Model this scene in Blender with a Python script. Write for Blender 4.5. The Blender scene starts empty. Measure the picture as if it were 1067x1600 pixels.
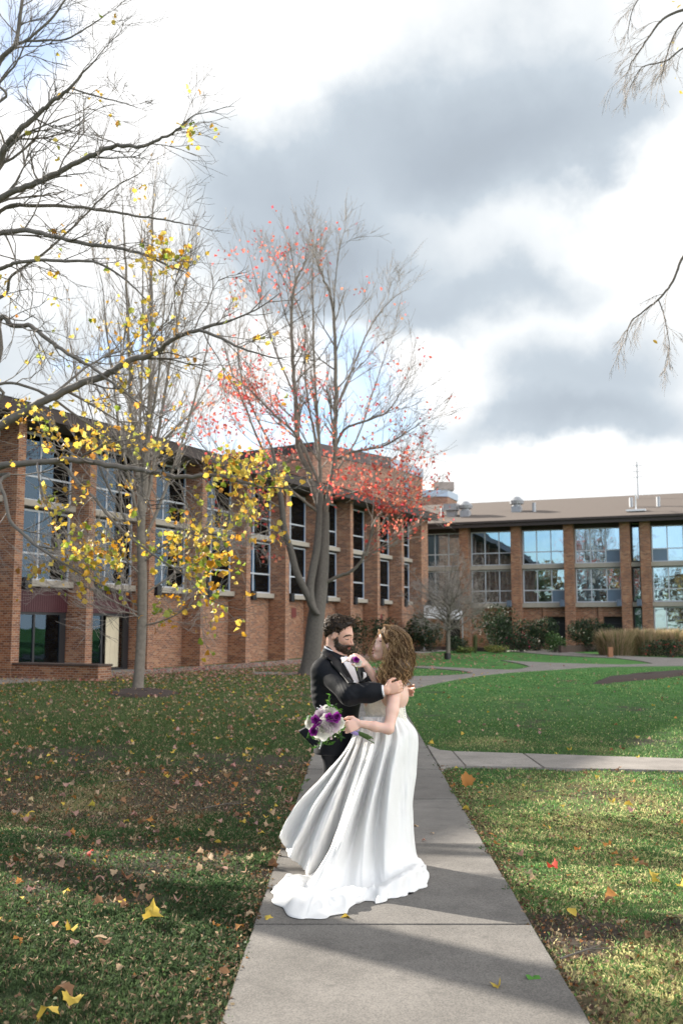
import bpy, bmesh, math, random
import numpy as np
from mathutils import Vector, Matrix
from mathutils.bvhtree import BVHTree

random.seed(7)
rng = np.random.default_rng(11)
SC = bpy.context.scene
COL = SC.collection

# ------------------------------------------------------------------ camera
F_PX, CAM_H, PITCH = 1555.0, 1.62, math.atan(180 / 1555.0)
cam_d = bpy.data.cameras.new('camera')
cam = bpy.data.objects.new('camera', cam_d)
COL.objects.link(cam)
cam.location = (0, 0, CAM_H)
cam.rotation_euler = (math.pi / 2 + PITCH, 0, 0)
cam_d.sensor_fit = 'VERTICAL'
cam_d.sensor_height = 36.0
cam_d.sensor_width = 24.0
cam_d.lens = 36.0 * F_PX / 1600
cam_d.clip_start, cam_d.clip_end = 0.1, 3000
cam_d.dof.use_dof = True
cam_d.dof.focus_distance = 6.8
cam_d.dof.aperture_fstop = 3.2
SC.camera = cam

# ------------------------------------------------------------------ light
SUN_EL = math.radians(22.8)
SUN_AZ = math.radians(-50)            # from +Y, clockwise
sun_dir = Vector((math.sin(SUN_AZ) * math.cos(SUN_EL), math.cos(SUN_AZ) * math.cos(SUN_EL), math.sin(SUN_EL)))
sd = bpy.data.lights.new('sun', 'SUN')
sd.energy = 5.0
sd.angle = math.radians(0.53)
sd.color = (1.0, 0.93, 0.82)
so = bpy.data.objects.new('sun', sd)
so.rotation_euler = sun_dir.to_track_quat('Z', 'Y').to_euler()
so.location = (-20, 20, 30)
COL.objects.link(so)
SC.view_settings.view_transform = 'Standard'
SC.view_settings.look = 'None'
SC.view_settings.gamma = 1.0
SC.view_settings.use_curve_mapping = False
SC.view_settings.exposure = 1.5

# ------------------------------------------------------------------ pixel helpers (photo pixels -> world metres)
CP, SP = math.cos(PITCH), math.sin(PITCH)
def P(x, y, Z):
    u, v = x - 533.5, 800.0 - y
    dy = F_PX * CP - v * SP
    return Vector((u * Z / dy, Z, CAM_H + Z * (F_PX * SP + v * CP) / dy))
def Dir(x, y):
    u, v = x - 533.5, 800.0 - y
    return Vector((u, F_PX * CP - v * SP, F_PX * SP + v * CP)).normalized()
def gz(X, Y):
    t = min(1.0, max(0.0, (Y - 40) / 28.0))
    return 0.22 * t * t * (3 - 2 * t)
def G(x, y):
    z = 0.0
    for _ in range(8):
        v = 800.0 - y
        dy = F_PX * CP - v * SP
        Z = (CAM_H - z) * dy / -(F_PX * SP + v * CP)
        X = (x - 533.5) * Z / dy
        z = gz(X, Z)
    return Vector((X, Z, z))
def ZT(Zs):
    """nominal depth of the couple's drawing -> real distance"""
    return G(533, 980 + 2519 / Zs).y
def Q(x, y, Zs):
    return P(x, y, ZT(Zs))

# ------------------------------------------------------------------ world
world = bpy.data.worlds.new('World')
SC.world = world
world.use_nodes = True
wn, wl = world.node_tree.nodes, world.node_tree.links
wn.clear()
def N(nodes, kind, **kw):
    n = nodes.new(kind)
    for k, v in kw.items():
        setattr(n, k, v)
    return n
def build_world():
    out = N(wn, 'ShaderNodeOutputWorld')
    sky = N(wn, 'ShaderNodeTexSky', sky_type='NISHITA')
    sky.sun_disc = False
    sky.sun_elevation = SUN_EL
    sky.sun_rotation = SUN_AZ
    sky.air_density = 1.0; sky.dust_density = 0.4; sky.ozone_density = 1.6
    bg1 = N(wn, 'ShaderNodeBackground'); bg1.inputs[1].default_value = 0.085
    wl.new(sky.outputs[0], bg1.inputs[0])
    tc = N(wn, 'ShaderNodeTexCoord')
    n1 = N(wn, 'ShaderNodeTexNoise'); n1.inputs['Scale'].default_value = 3.2; n1.inputs['Detail'].default_value = 7; n1.inputs['Roughness'].default_value = .56
    wl.new(tc.outputs['Generated'], n1.inputs['Vector'])
    sub = N(wn, 'ShaderNodeVectorMath', operation='SUBTRACT'); sub.inputs[1].default_value = (.5, .5, .5)
    wl.new(n1.outputs['Color'], sub.inputs[0])
    sc = N(wn, 'ShaderNodeVectorMath', operation='SCALE'); sc.inputs[3].default_value = 0.27
    wl.new(sub.outputs[0], sc.inputs[0])
    add = N(wn, 'ShaderNodeVectorMath', operation='ADD')
    wl.new(tc.outputs['Generated'], add.inputs[0]); wl.new(sc.outputs[0], add.inputs[1])
    def math_(op, a, b=None, clamp=False):
        m = N(wn, 'ShaderNodeMath', operation=op); m.use_clamp = clamp
        for i, v in enumerate((a, b)):
            if v is None: continue
            if isinstance(v, (int, float)): m.inputs[i].default_value = v
            else: wl.new(v, m.inputs[i])
        return m.outputs[0]
    def blob(x, y, rx, ry, tilt=0.0, inner=0.35):
        """soft lobe centred on a direction, rx / ry in photo pixels"""
        c = Dir(x, y)
        e1 = Vector((c.y, -c.x, 0)).normalized()
        e2 = e1.cross(c) * -1
        if e2.z < 0: e2 = -e2
        ct, st = math.cos(tilt), math.sin(tilt)
        a1 = e1 * ct + e2 * st; a2 = -e1 * st + e2 * ct
        s = N(wn, 'ShaderNodeVectorMath', operation='SUBTRACT'); wl.new(add.outputs[0], s.inputs[0]); s.inputs[1].default_value = c
        ds = []
        for ax, r in ((a1, rx), (a2, ry), (c, 1555)):
            d = N(wn, 'ShaderNodeVectorMath', operation='DOT_PRODUCT'); wl.new(s.outputs[0], d.inputs[0])
            d.inputs[1].default_value = ax * (1555.0 / r)
            ds.append(math_('MULTIPLY', d.outputs['Value'], d.outputs['Value']))
        t = math_('ADD', math_('ADD', ds[0], ds[1]), ds[2])
        t = math_('SQRT', t)
        mr = N(wn, 'ShaderNodeMapRange', interpolation_type='SMOOTHSTEP')
        mr.inputs['From Min'].default_value = 1.0; mr.inputs['From Max'].default_value = inner
        mr.inputs['To Min'].default_value = 0; mr.inputs['To Max'].default_value = 1
        wl.new(t, mr.inputs['Value'])
        return mr.outputs[0]
    # thickness of grey undersides
    base = N(wn, 'ShaderNodeTexNoise'); base.inputs['Scale'].default_value = 2.3; base.inputs['Detail'].default_value = 6
    wl.new(add.outputs[0], base.inputs['Vector'])
    g = None
    for a, w in (((640, 230, 470, 190, .10, .15), .50), ((820, 130, 300, 230, 0, .1), .30), ((420, 390, 300, 160, -.1, .15), .42),
                 ((620, 440, 330, 110, 0.0, .2), .45), ((860, 610, 330, 130, .1, .1), .50), ((930, 690, 330, 75, 0, .2), .40), ((760, 480, 250, 60, 0.2, .2), .2),
                 ((60, 560, 260, 200, 0, .2), .25), ((700, 820, 700, 60, 0, .2), .10)):
        v = math_('MULTIPLY', blob(*a), w)
        g = v if g is None else math_('ADD', g, v)
    w_ = None
    for a, w in (((250, 60, 380, 250, 0, .2), 1.1), ((90, 270, 300, 260, 0, .2), .8), ((1010, 270, 170, 120, 0.5, .2), .85),
                 ((690, 590, 160, 90, -.3, .2), .6), ((900, 745, 420, 50, 0, .2), .35), ((450, 560, 160, 90, 0, .2), .5)):
        v = math_('MULTIPLY', blob(*a), w)
        w_ = v if w_ is None else math_('ADD', w_, v)
    b0 = math_('MULTIPLY', math_('SUBTRACT', base.outputs['Fac'], 0.42), 1.6, )
    grey = math_('SUBTRACT', math_('ADD', g, math_('MULTIPLY', b0, .55)), math_('MULTIPLY', w_, .62), True)
    ramp = N(wn, 'ShaderNodeValToRGB')
    cr = ramp.color_ramp
    cr.elements[0].position = 0.0; cr.elements[0].color = (0.449, 0.449, 0.449, 1)
    cr.elements[1].position = 1.0; cr.elements[1].color = (0.143, 0.160, 0.180, 1)
    for p_, c_ in ((.22, (0.340, 0.354, 0.364, 1)), (.5, (0.218, 0.245, 0.272, 1)), (.78, (0.173, 0.197, 0.224, 1))):
        e = cr.elements.new(p_); e.color = c_
    wl.new(grey, ramp.inputs[0])
    # unseen cloud to the right and behind is brightened to fill gown and brick
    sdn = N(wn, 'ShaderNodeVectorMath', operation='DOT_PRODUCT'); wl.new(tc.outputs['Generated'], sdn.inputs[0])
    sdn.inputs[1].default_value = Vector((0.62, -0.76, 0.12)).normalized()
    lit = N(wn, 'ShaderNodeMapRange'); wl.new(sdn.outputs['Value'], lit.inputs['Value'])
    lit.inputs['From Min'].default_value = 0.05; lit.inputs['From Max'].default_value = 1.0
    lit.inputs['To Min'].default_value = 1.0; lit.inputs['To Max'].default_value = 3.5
    bg2 = N(wn, 'ShaderNodeBackground')
    # unseen sky overhead dimmed to cut the light from above
    sx = N(wn, 'ShaderNodeSeparateXYZ'); wl.new(tc.outputs['Generated'], sx.inputs[0])
    ov = N(wn, 'ShaderNodeMapRange', interpolation_type='SMOOTHSTEP'); wl.new(sx.outputs['Z'], ov.inputs['Value'])
    ov.inputs['From Min'].default_value = .5; ov.inputs['From Max'].default_value = .85; ov.inputs['To Min'].default_value = 1.0; ov.inputs['To Max'].default_value = .5
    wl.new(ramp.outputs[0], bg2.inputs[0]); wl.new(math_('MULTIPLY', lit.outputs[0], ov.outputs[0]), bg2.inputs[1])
    # blue gaps
    n3 = N(wn, 'ShaderNodeTexNoise'); n3.inputs['Scale'].default_value = 2.1; n3.inputs['Detail'].default_value = 5
    wl.new(add.outputs[0], n3.inputs['Vector'])
    back = N(wn, 'ShaderNodeVectorMath', operation='DOT_PRODUCT'); wl.new(tc.outputs['Generated'], back.inputs[0]); back.inputs[1].default_value = (-.55, -.83, 0)
    bm = N(wn, 'ShaderNodeMapRange'); wl.new(back.outputs['Value'], bm.inputs['Value'])
    bm.inputs['From Min'].default_value = .35; bm.inputs['From Max'].default_value = .8
    bm.inputs['To Min'].default_value = 0; bm.inputs['To Max'].default_value = 1
    gap = math_('MULTIPLY', bm.outputs[0], math_('MULTIPLY', math_('SUBTRACT', n3.outputs['Fac'], .26), 4.0, True))
    for a, w in (((535, 560, 110, 60, -.5, .2), .75), ((530, 640, 200, 60, -.2, .2), .75), ((50, 60, 110, 90, 0.4, .2), .8), ((420, 660, 240, 50, 0, .2), .6),
                 ((160, 530, 60, 30, 0, .2), .7), ((640, 620, 60, 60, 0, .2), .4)):
        gap = math_('ADD', gap, math_('MULTIPLY', blob(*a), w), True)
    mix = N(wn, 'ShaderNodeMixShader')
    wl.new(gap, mix.inputs[0]); wl.new(bg2.outputs[0], mix.inputs[1]); wl.new(bg1.outputs[0], mix.inputs[2])
    wl.new(mix.outputs[0], out.inputs[0])
build_world()

# ------------------------------------------------------------------ generic object helpers
def link(name, data, parent=None, mat=None):
    o = bpy.data.objects.new(name, data)
    COL.objects.link(o)
    if parent: o.parent = parent
    if mat is not None and data is not None:
        data.materials.clear(); data.materials.append(mat)
    return o
def tag(o, label=None, cat=None, group=None, kind=None):
    for k, v in (('label', label), ('category', cat), ('group', group), ('kind', kind)):
        if v: o[k] = v
    return o
def empty(name, loc=(0, 0, 0), rz=0.0):
    o = bpy.data.objects.new(name, None); COL.objects.link(o)
    o.location = loc; o.rotation_euler = (0, 0, rz); o.empty_display_size = .2
    return o
def mesh_np(name, V, Fc, cols=None, uv=None, smooth=False, attr=None):
    V = np.asarray(V, dtype=np.float32); Fc = np.asarray(Fc, dtype=np.int32)
    me = bpy.data.meshes.new(name)
    k = Fc.shape[1]; M = Fc.shape[0]
    me.vertices.add(len(V)); me.vertices.foreach_set('co', V.ravel())
    me.loops.add(M * k); me.loops.foreach_set('vertex_index', Fc.ravel())
    me.polygons.add(M); me.polygons.foreach_set('loop_start', np.arange(0, M * k, k, dtype=np.int32))
    me.polygons.foreach_set('loop_total', np.full(M, k, dtype=np.int32))
    me.update(calc_edges=True)
    if smooth: me.polygons.foreach_set('use_smooth', np.ones(M, dtype=bool))
    if cols is not None:
        a = me.color_attributes.new('Col', 'FLOAT_COLOR', 'POINT')
        c = np.ones((len(V), 4), dtype=np.float32); c[:, :3] = cols
        a.data.foreach_set('color', c.ravel())
    if uv is not None:
        l = me.uv_layers.new(name='UVMap'); l.data.foreach_set('uv', np.asarray(uv, dtype=np.float32)[Fc.ravel()].ravel())
    if attr is not None:
        a = me.attributes.new('mask', 'FLOAT', 'POINT'); a.data.foreach_set('value', np.asarray(attr, dtype=np.float32))
    return me
class MB:
    """collects boxes / prisms with metre-scaled UVs into one mesh"""
    def __init__(s): s.v, s.f, s.uv = [], [], []
    def quad(s, pts, uvs=None):
        i = len(s.v); s.v += [tuple(p) for p in pts]; s.f.append(list(range(i, i + len(pts))))
        if uvs is None:
            a, b = Vector(pts[0]), Vector(pts[1]); e = (b - a)
            L = e.length or 1; e = e / L
            nrm = (Vector(pts[1]) - a).cross(Vector(pts[-1]) - a)
            w = nrm.cross(e); w = w.normalized() if w.length > 1e-9 else Vector((0, 0, 1))
            off = a.dot(e); offw = a.dot(w)
            uvs = [((Vector(p) - a).dot(e) + off, (Vector(p) - a).dot(w) + offw) for p in pts]
        s.uv.append(uvs)
    def box(s, x0, x1, y0, y1, z0, z1):
        A = [(x0, y0), (x1, y0), (x1, y1), (x0, y1)]
        for i in range(4):
            a, b = A[i], A[(i + 1) % 4]
            s.quad([(*a, z0), (*b, z0), (*b, z1), (*a, z1)], None)
        s.quad([(*p, z1) for p in A]); s.quad([(*p, z0) for p in reversed(A)])
        return s
    def prism(s, poly, z0, z1):
        n = len(poly)
        for i in range(n):
            a, b = poly[i], poly[(i + 1) % n]
            s.quad([(*a, z0), (*b, z0), (*b, z1), (*a, z1)])
        s.quad([(*p, z1) for p in poly]); s.quad([(*p, z0) for p in reversed(poly)])
        return s
    def cyl(s, c, r, z0, z1, n=10, r1=None):
        r1 = r if r1 is None else r1
        for i in range(n):
            a0, a1 = 2 * math.pi * i / n, 2 * math.pi * (i + 1) / n
            s.quad([(c[0] + r * math.cos(a0), c[1] + r * math.sin(a0), z0), (c[0] + r * math.cos(a1), c[1] + r * math.sin(a1), z0),
                    (c[0] + r1 * math.cos(a1), c[1] + r1 * math.sin(a1), z1), (c[0] + r1 * math.cos(a0), c[1] + r1 * math.sin(a0), z1)])
        s.quad([(c[0] + r1 * math.cos(2 * math.pi * i / n), c[1] + r1 * math.sin(2 * math.pi * i / n), z1) for i in range(n)])
        return s
    def build(s, name, mat, parent=None, bevel=0.0):
        me = bpy.data.meshes.new(name)
        me.from_pydata(s.v, [], s.f)
        l = me.uv_layers.new(name='UVMap')
        l.data.foreach_set('uv', [c for fu in s.uv for p in fu for c in p])
        if bevel:
            bm = bmesh.new(); bm.from_mesh(me)
            bmesh.ops.remove_doubles(bm, verts=bm.verts, dist=1e-5)
            es = [e for e in bm.edges if len(e.link_faces) == 2 and e.calc_face_angle(0) > .5]
            bmesh.ops.bevel(bm, geom=es, offset=bevel, segments=1, affect='EDGES')
            bm.to_mesh(me); bm.free()
        me.update()
        return link(name, me, parent, mat)

# ------------------------------------------------------------------ materials
def mat_new(name):
    m = bpy.data.materials.new(name); m.use_nodes = True
    nt = m.node_tree; b = nt.nodes['Principled BSDF']
    return m, nt, b
def simple(name, col, rough=.7, metal=0.0, noise=.15, scale=8, spec=.5, bump=0.0, trans=0.0, coat=0):
    m, nt, b = mat_new(name)
    b.inputs['Roughness'].default_value = rough; b.inputs['Metallic'].default_value = metal
    b.inputs['Specular IOR Level'].default_value = spec
    if coat: b.inputs['Coat Weight'].default_value = coat
    tc = nt.nodes.new('ShaderNodeTexCoord'); nz = nt.nodes.new('ShaderNodeTexNoise')
    nz.inputs['Scale'].default_value = scale; nz.inputs['Detail'].default_value = 5
    nt.links.new(tc.outputs['Object'], nz.inputs['Vector'])
    mx = nt.nodes.new('ShaderNodeMix'); mx.data_type = 'RGBA'
    mx.inputs[6].default_value = (*[c * (1 - noise) for c in col], 1); mx.inputs[7].default_value = (*[min(1, c * (1 + noise)) for c in col], 1)
    nt.links.new(nz.outputs['Fac'], mx.inputs[0]); nt.links.new(mx.outputs[2], b.inputs['Base Color'])
    if bump:
        bp = nt.nodes.new('ShaderNodeBump'); bp.inputs['Strength'].default_value = bump; bp.inputs['Distance'].default_value = .01
        nt.links.new(nz.outputs['Fac'], bp.inputs['Height']); nt.links.new(bp.outputs[0], b.inputs['Normal'])
    if trans: add_trans(m, mx.outputs[2], trans)
    return m
def add_trans(m, colsock, f):
    nt = m.node_tree; b = nt.nodes['Principled BSDF']; out = nt.nodes['Material Output']
    t = nt.nodes.new('ShaderNodeBsdfTranslucent'); ms = nt.nodes.new('ShaderNodeMixShader'); ms.inputs[0].default_value = f
    nt.links.new(colsock, t.inputs['Color'])
    nt.links.new(b.outputs[0], ms.inputs[1]); nt.links.new(t.outputs[0], ms.inputs[2]); nt.links.new(ms.outputs[0], out.inputs[0])
def attr_mat(name, rough=.6, trans=.4, spec=.3, noise=0.0):
    m, nt, b = mat_new(name)
    a = nt.nodes.new('ShaderNodeAttribute'); a.attribute_name = 'Col'
    b.inputs['Roughness'].default_value = rough; b.inputs['Specular IOR Level'].default_value = spec
    nt.links.new(a.outputs['Color'], b.inputs['Base Color'])
    if trans: add_trans(m, a.outputs['Color'], trans)
    return m
def brick_mat(name, c1=(.30, .105, .06), c2=(.40, .17, .10), mortar=(.30, .26, .22), bw=.21, rh=.075):
    m, nt, b = mat_new(name)
    L = nt.links
    uv = nt.nodes.new('ShaderNodeUVMap')
    br = nt.nodes.new('ShaderNodeTexBrick')
    br.inputs['Scale'].default_value = 1.0; br.inputs['Brick Width'].default_value = bw; br.inputs['Row Height'].default_value = rh
    br.inputs['Mortar Size'].default_value = .009; br.inputs['Mortar Smooth'].default_value = .3; br.inputs['Bias'].default_value = -.15
    br.inputs['Color1'].default_value = (0, 0, 0, 1); br.inputs['Color2'].default_value = (1, 1, 1, 1); br.inputs['Mortar'].default_value = (.5, .5, .5, 1)
    L.new(uv.outputs[0], br.inputs['Vector'])
    ramp = nt.nodes.new('ShaderNodeValToRGB'); cr = ramp.color_ramp
    cr.elements[0].position = 0; cr.elements[0].color = (.20, .075, .042, 1)
    cr.elements[1].position = 1; cr.elements[1].color = (.46, .30, .20, 1)
    for p_, c_ in ((.2, (*[v * .8 for v in c1], 1)), (.5, (*c1, 1)), (.8, (*c2, 1))):
        cr.elements.new(p_).color = c_
    L.new(br.outputs['Color'], ramp.inputs[0])
    nz = nt.nodes.new('ShaderNodeTexNoise'); nz.inputs['Scale'].default_value = .9; nz.inputs['Detail'].default_value = 6
    L.new(uv.outputs[0], nz.inputs['Vector'])
    mx = nt.nodes.new('ShaderNodeMix'); mx.data_type = 'RGBA'; mx.blend_type = 'MULTIPLY'; mx.inputs[0].default_value = .5
    L.new(ramp.outputs[0], mx.inputs[6]); L.new(nz.outputs['Fac'], mx.inputs[7])
    hs = nt.nodes.new('ShaderNodeHueSaturation'); hs.inputs['Value'].default_value = 1.12; L.new(mx.outputs[2], hs.inputs['Color'])
    mm = nt.nodes.new('ShaderNodeMix'); mm.data_type = 'RGBA'; mm.inputs[7].default_value = (*mortar, 1)
    L.new(br.outputs['Fac'], mm.inputs[0]); L.new(hs.outputs[0], mm.inputs[6]); L.new(mm.outputs[2], b.inputs['Base Color'])
    b.inputs['Roughness'].default_value = .85
    bp = nt.nodes.new('ShaderNodeBump'); bp.invert = True; bp.inputs['Strength'].default_value = .6; bp.inputs['Distance'].default_value = .01
    L.new(br.outputs['Fac'], bp.inputs['Height']); L.new(bp.outputs[0], b.inputs['Normal'])
    return m
def concrete_mat(name, col=(.205, .192, .178), spot=1.0):
    m, nt, b = mat_new(name); L = nt.links
    tc = nt.nodes.new('ShaderNodeTexCoord')
    oi = nt.nodes.new('ShaderNodeObjectInfo')
    n1 = nt.nodes.new('ShaderNodeTexNoise'); n1.inputs['Scale'].default_value = 1.7; n1.inputs['Detail'].default_value = 10; n1.inputs['Roughness'].default_value = .72
    n2 = nt.nodes.new('ShaderNodeTexNoise'); n2.inputs['Scale'].default_value = 130; n2.inputs['Detail'].default_value = 3
    vo = nt.nodes.new('ShaderNodeTexVoronoi'); vo.inputs['Scale'].default_value = 95
    for n_ in (n1, n2, vo): L.new(tc.outputs['Object'], n_.inputs['Vector'])
    r1 = nt.nodes.new('ShaderNodeValToRGB'); r1.color_ramp.elements[0].position = .3; r1.color_ramp.elements[1].position = .72
    r1.color_ramp.elements[0].color = (*[c * .66 for c in col], 1); r1.color_ramp.elements[1].color = (*[c * 1.15 for c in col], 1)
    L.new(n1.outputs['Fac'], r1.inputs[0])
    r2 = nt.nodes.new('ShaderNodeValToRGB'); r2.color_ramp.elements[0].position = .36; r2.color_ramp.elements[1].position = .62
    r2.color_ramp.elements[0].color = (.55, .55, .56, 1); r2.color_ramp.elements[1].color = (1.15, 1.13, 1.1, 1)
    L.new(n2.outputs['Fac'], r2.inputs[0])
    mx = nt.nodes.new('ShaderNodeMix'); mx.data_type = 'RGBA'; mx.blend_type = 'MULTIPLY'; mx.inputs[0].default_value = .75
    L.new(r1.outputs[0], mx.inputs[6]); L.new(r2.outputs[0], mx.inputs[7])
    # per-slab tone
    mr = nt.nodes.new('ShaderNodeMapRange'); L.new(oi.outputs['Random'], mr.inputs['Value']); mr.inputs['To Min'].default_value = .86; mr.inputs['To Max'].default_value = 1.1
    hs = nt.nodes.new('ShaderNodeHueSaturation'); L.new(mx.outputs[2], hs.inputs['Color']); L.new(mr.outputs[0], hs.inputs['Value'])
    # dark specks and stains
    n4 = nt.nodes.new('ShaderNodeTexNoise'); n4.inputs['Scale'].default_value = 9; n4.inputs['Detail'].default_value = 6; n4.inputs['Roughness'].default_value = .7
    L.new(tc.outputs['Object'], n4.inputs['Vector'])
    r3 = nt.nodes.new('ShaderNodeValToRGB'); r3.color_ramp.elements[0].position = .58; r3.color_ramp.elements[1].position = .72
    L.new(n4.outputs['Fac'], r3.inputs[0])
    m3 = nt.nodes.new('ShaderNodeMix'); m3.data_type = 'RGBA'; m3.inputs[7].default_value = (*[c * .55 for c in col], 1)
    L.new(r3.outputs[0], m3.inputs[0]); L.new(hs.outputs[0], m3.inputs[6])
    L.new(m3.outputs[2], b.inputs['Base Color'])
    b.inputs['Roughness'].default_value = .9; b.inputs['Specular IOR Level'].default_value = .25
    bp = nt.nodes.new('ShaderNodeBump'); bp.inputs['Strength'].default_value = .35; bp.inputs['Distance'].default_value = .004
    L.new(n2.outputs['Fac'], bp.inputs['Height']); L.new(bp.outputs[0], b.inputs['Normal'])
    return m
def glass_mat(name, tint=(.75, .8, .82), refl=1.0):
    m, nt, b = mat_new(name); L = nt.links
    nt.nodes.remove(b); out = nt.nodes['Material Output']
    tr = nt.nodes.new('ShaderNodeBsdfTransparent'); tr.inputs[0].default_value = (*tint, 1)
    gl = nt.nodes.new('ShaderNodeBsdfGlossy'); gl.inputs['Roughness'].default_value = .015; gl.inputs['Color'].default_value = (.55, .78, 1.0, 1)
    lw = nt.nodes.new('ShaderNodeFresnel'); lw.inputs['IOR'].default_value = 1.7
    ml = nt.nodes.new('ShaderNodeMath'); ml.operation = 'MULTIPLY_ADD'; ml.inputs[1].default_value = 1.1; ml.inputs[2].default_value = .33 * refl - .33; ml.use_clamp = True
    nz = nt.nodes.new('ShaderNodeTexNoise'); nz.inputs['Scale'].default_value = .8
    tc = nt.nodes.new('ShaderNodeTexCoord'); L.new(tc.outputs['Object'], nz.inputs['Vector'])
    bp = nt.nodes.new('ShaderNodeBump'); bp.inputs['Strength'].default_value = .03; bp.inputs['Distance'].default_value = .2
    L.new(nz.outputs['Fac'], bp.inputs['Height']); L.new(bp.outputs[0], gl.inputs['Normal'])
    L.new(lw.outputs[0], ml.inputs[0])
    mx = nt.nodes.new('ShaderNodeMixShader'); L.new(ml.outputs[0], mx.inputs[0]); L.new(tr.outputs[0], mx.inputs[1]); L.new(gl.outputs[0], mx.inputs[2])
    L.new(mx.outputs[0], out.inputs[0])
    return m
M = {}
M['brick'] = brick_mat('brick', c1=(.36, .135, .062), c2=(.45, .22, .115), mortar=(.34, .29, .23))
M['brick2'] = brick_mat('tower_brick', c1=(.33, .13, .075), c2=(.43, .20, .12))
M['stone'] = simple('sill_stone', (.36, .32, .27), .85, noise=.2, scale=3)
M['white_frame'] = simple('painted_frame', (.50, .52, .56), .5, noise=.06)
M['dark_frame'] = simple('dark_frame', (.025, .025, .028), .45)
M['fascia'] = simple('fascia_paint', (.045, .032, .03), .7, noise=.3)
M['soffit'] = simple('soffit', (.11, .075, .055), .8)
M['maroon'] = simple('maroon_panel', (.075, .022, .028), .55)
M['curtain_dark'] = simple('curtain_dark', (.10, .08, .065), .95, noise=.3, scale=3)
M['curtain_cream'] = simple('curtain_cream', (.62, .55, .40), .9, noise=.1, scale=3)
M['curtain_gray'] = simple('curtain_grey', (.14, .15, .145), .9, noise=.15, scale=3)
M['interior'] = simple('interior', (.05, .045, .04), .95)
M['glass'] = glass_mat('window_glass')
M['glass2'] = glass_mat('window_glass_wing', (.5, .57, .62), 2.6)
M['blue_panel'] = simple('blue_grey_panel', (.13, .19, .26), .35, noise=.1, scale=2)
M['roof'] = simple('roof_shingles', (.112, .088, .074), .95, noise=.25, scale=14, bump=.5)
M['metal'] = simple('galvanised', (.34, .35, .37), .5, .4, noise=.25)
M['coping'] = simple('coping_metal', (.36, .42, .52), .45, .3)
M['black'] = simple('black_metal', (.012, .012, .014), .4)
M['white'] = simple('white_paint', (.75, .75, .76), .6)
M['concrete'] = concrete_mat('path_concrete')
M['concrete_far'] = concrete_mat('walk_concrete', (.31, .285, .262))
M['timber'] = simple('timber', (.075, .05, .04), .9, noise=.4, scale=5)
M['wood_post'] = simple('post_wood', (.30, .14, .07), .8)
M['mulch'] = simple('mulch', (.045, .028, .022), 1.0, noise=.6, scale=25, bump=1)
M['bark'] = simple('bark_grey', (.17, .145, .12), .95, noise=.45, scale=12, bump=1.0)
M['bark_dark'] = simple('bark_dark', (.115, .10, .088), .95, noise=.4, scale=14, bump=1.0)
M['bark_glare'] = simple('bark_glare', (.17, .15, .135), .95, noise=.4, scale=14, bump=1.0)  # paled bark: sky glare on the limbs put into the colour
M['twig'] = simple('twig_bark', (.28, .245, .22), .9, noise=.2)  # twigs paled as well, haze put into their colour
M['leaf'] = attr_mat('leaf', .55, .55)
M['grass'] = attr_mat('grass_blade', .6, .5, .25)
M['dry'] = attr_mat('dry_leaf', .75, .3, .2)
M['shrub'] = attr_mat('shrub_leaf', .5, .2, .3)
# ------------------------------------------------------------------ ground
def lattice(seed):
    r = np.random.default_rng(seed); return r.random((256, 256)).astype(np.float32)
_L = {}
def vnoise(x, y, s=1.0, seed=0, oct=4):
    if seed not in _L: _L[seed] = lattice(seed)
    A = _L[seed]; out = 0; amp = 1; tot = 0
    x = np.asarray(x, dtype=np.float64) * s; y = np.asarray(y, dtype=np.float64) * s
    for o in range(oct):
        xi = np.floor(x).astype(int); yi = np.floor(y).astype(int)
        fx = x - xi; fy = y - yi; fx = fx * fx * (3 - 2 * fx); fy = fy * fy * (3 - 2 * fy)
        a = A[xi & 255, yi & 255]; b = A[(xi + 1) & 255, yi & 255]; c = A[xi & 255, (yi + 1) & 255]; d = A[(xi + 1) & 255, (yi + 1) & 255]
        out = out + amp * ((a * (1 - fx) + b * fx) * (1 - fy) + (c * (1 - fx) + d * fx) * fy); tot += amp
        amp *= .5; x = x * 2.03 + 17.3; y = y * 2.03 + 5.1
    return out / tot
def gz_np(Y):
    t = np.clip((Y - 40) / 28.0, 0, 1); return 0.22 * t * t * (3 - 2 * t)

# main path: centre line and edges from the photograph's edges
_gl0, _gl1 = G(344, 1600), G(492, 1171); _gr0, _gr1 = G(921, 1600), G(686, 1203)
_sl = (_gl1.x - _gl0.x) / (_gl1.y - _gl0.y); _sr = (_gr1.x - _gr0.x) / (_gr1.y - _gr0.y)
PB = (_sl + _sr) / 2
_xl = (_gl0.x + _gl1.x) / 2 - PB * (_gl0.y + _gl1.y) / 2; _xr = (_gr0.x + _gr1.x) / 2 - PB * (_gr0.y + _gr1.y) / 2
def path_l(Y): return _xl + PB * Y
def path_r(Y): return _xr + PB * Y
print('PATH width %.2f slope %.4f  joints' % (_xr - _xl, PB), [round(G(700, y).y, 2) for y in (1450, 1322, 1251, 1204)])

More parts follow.
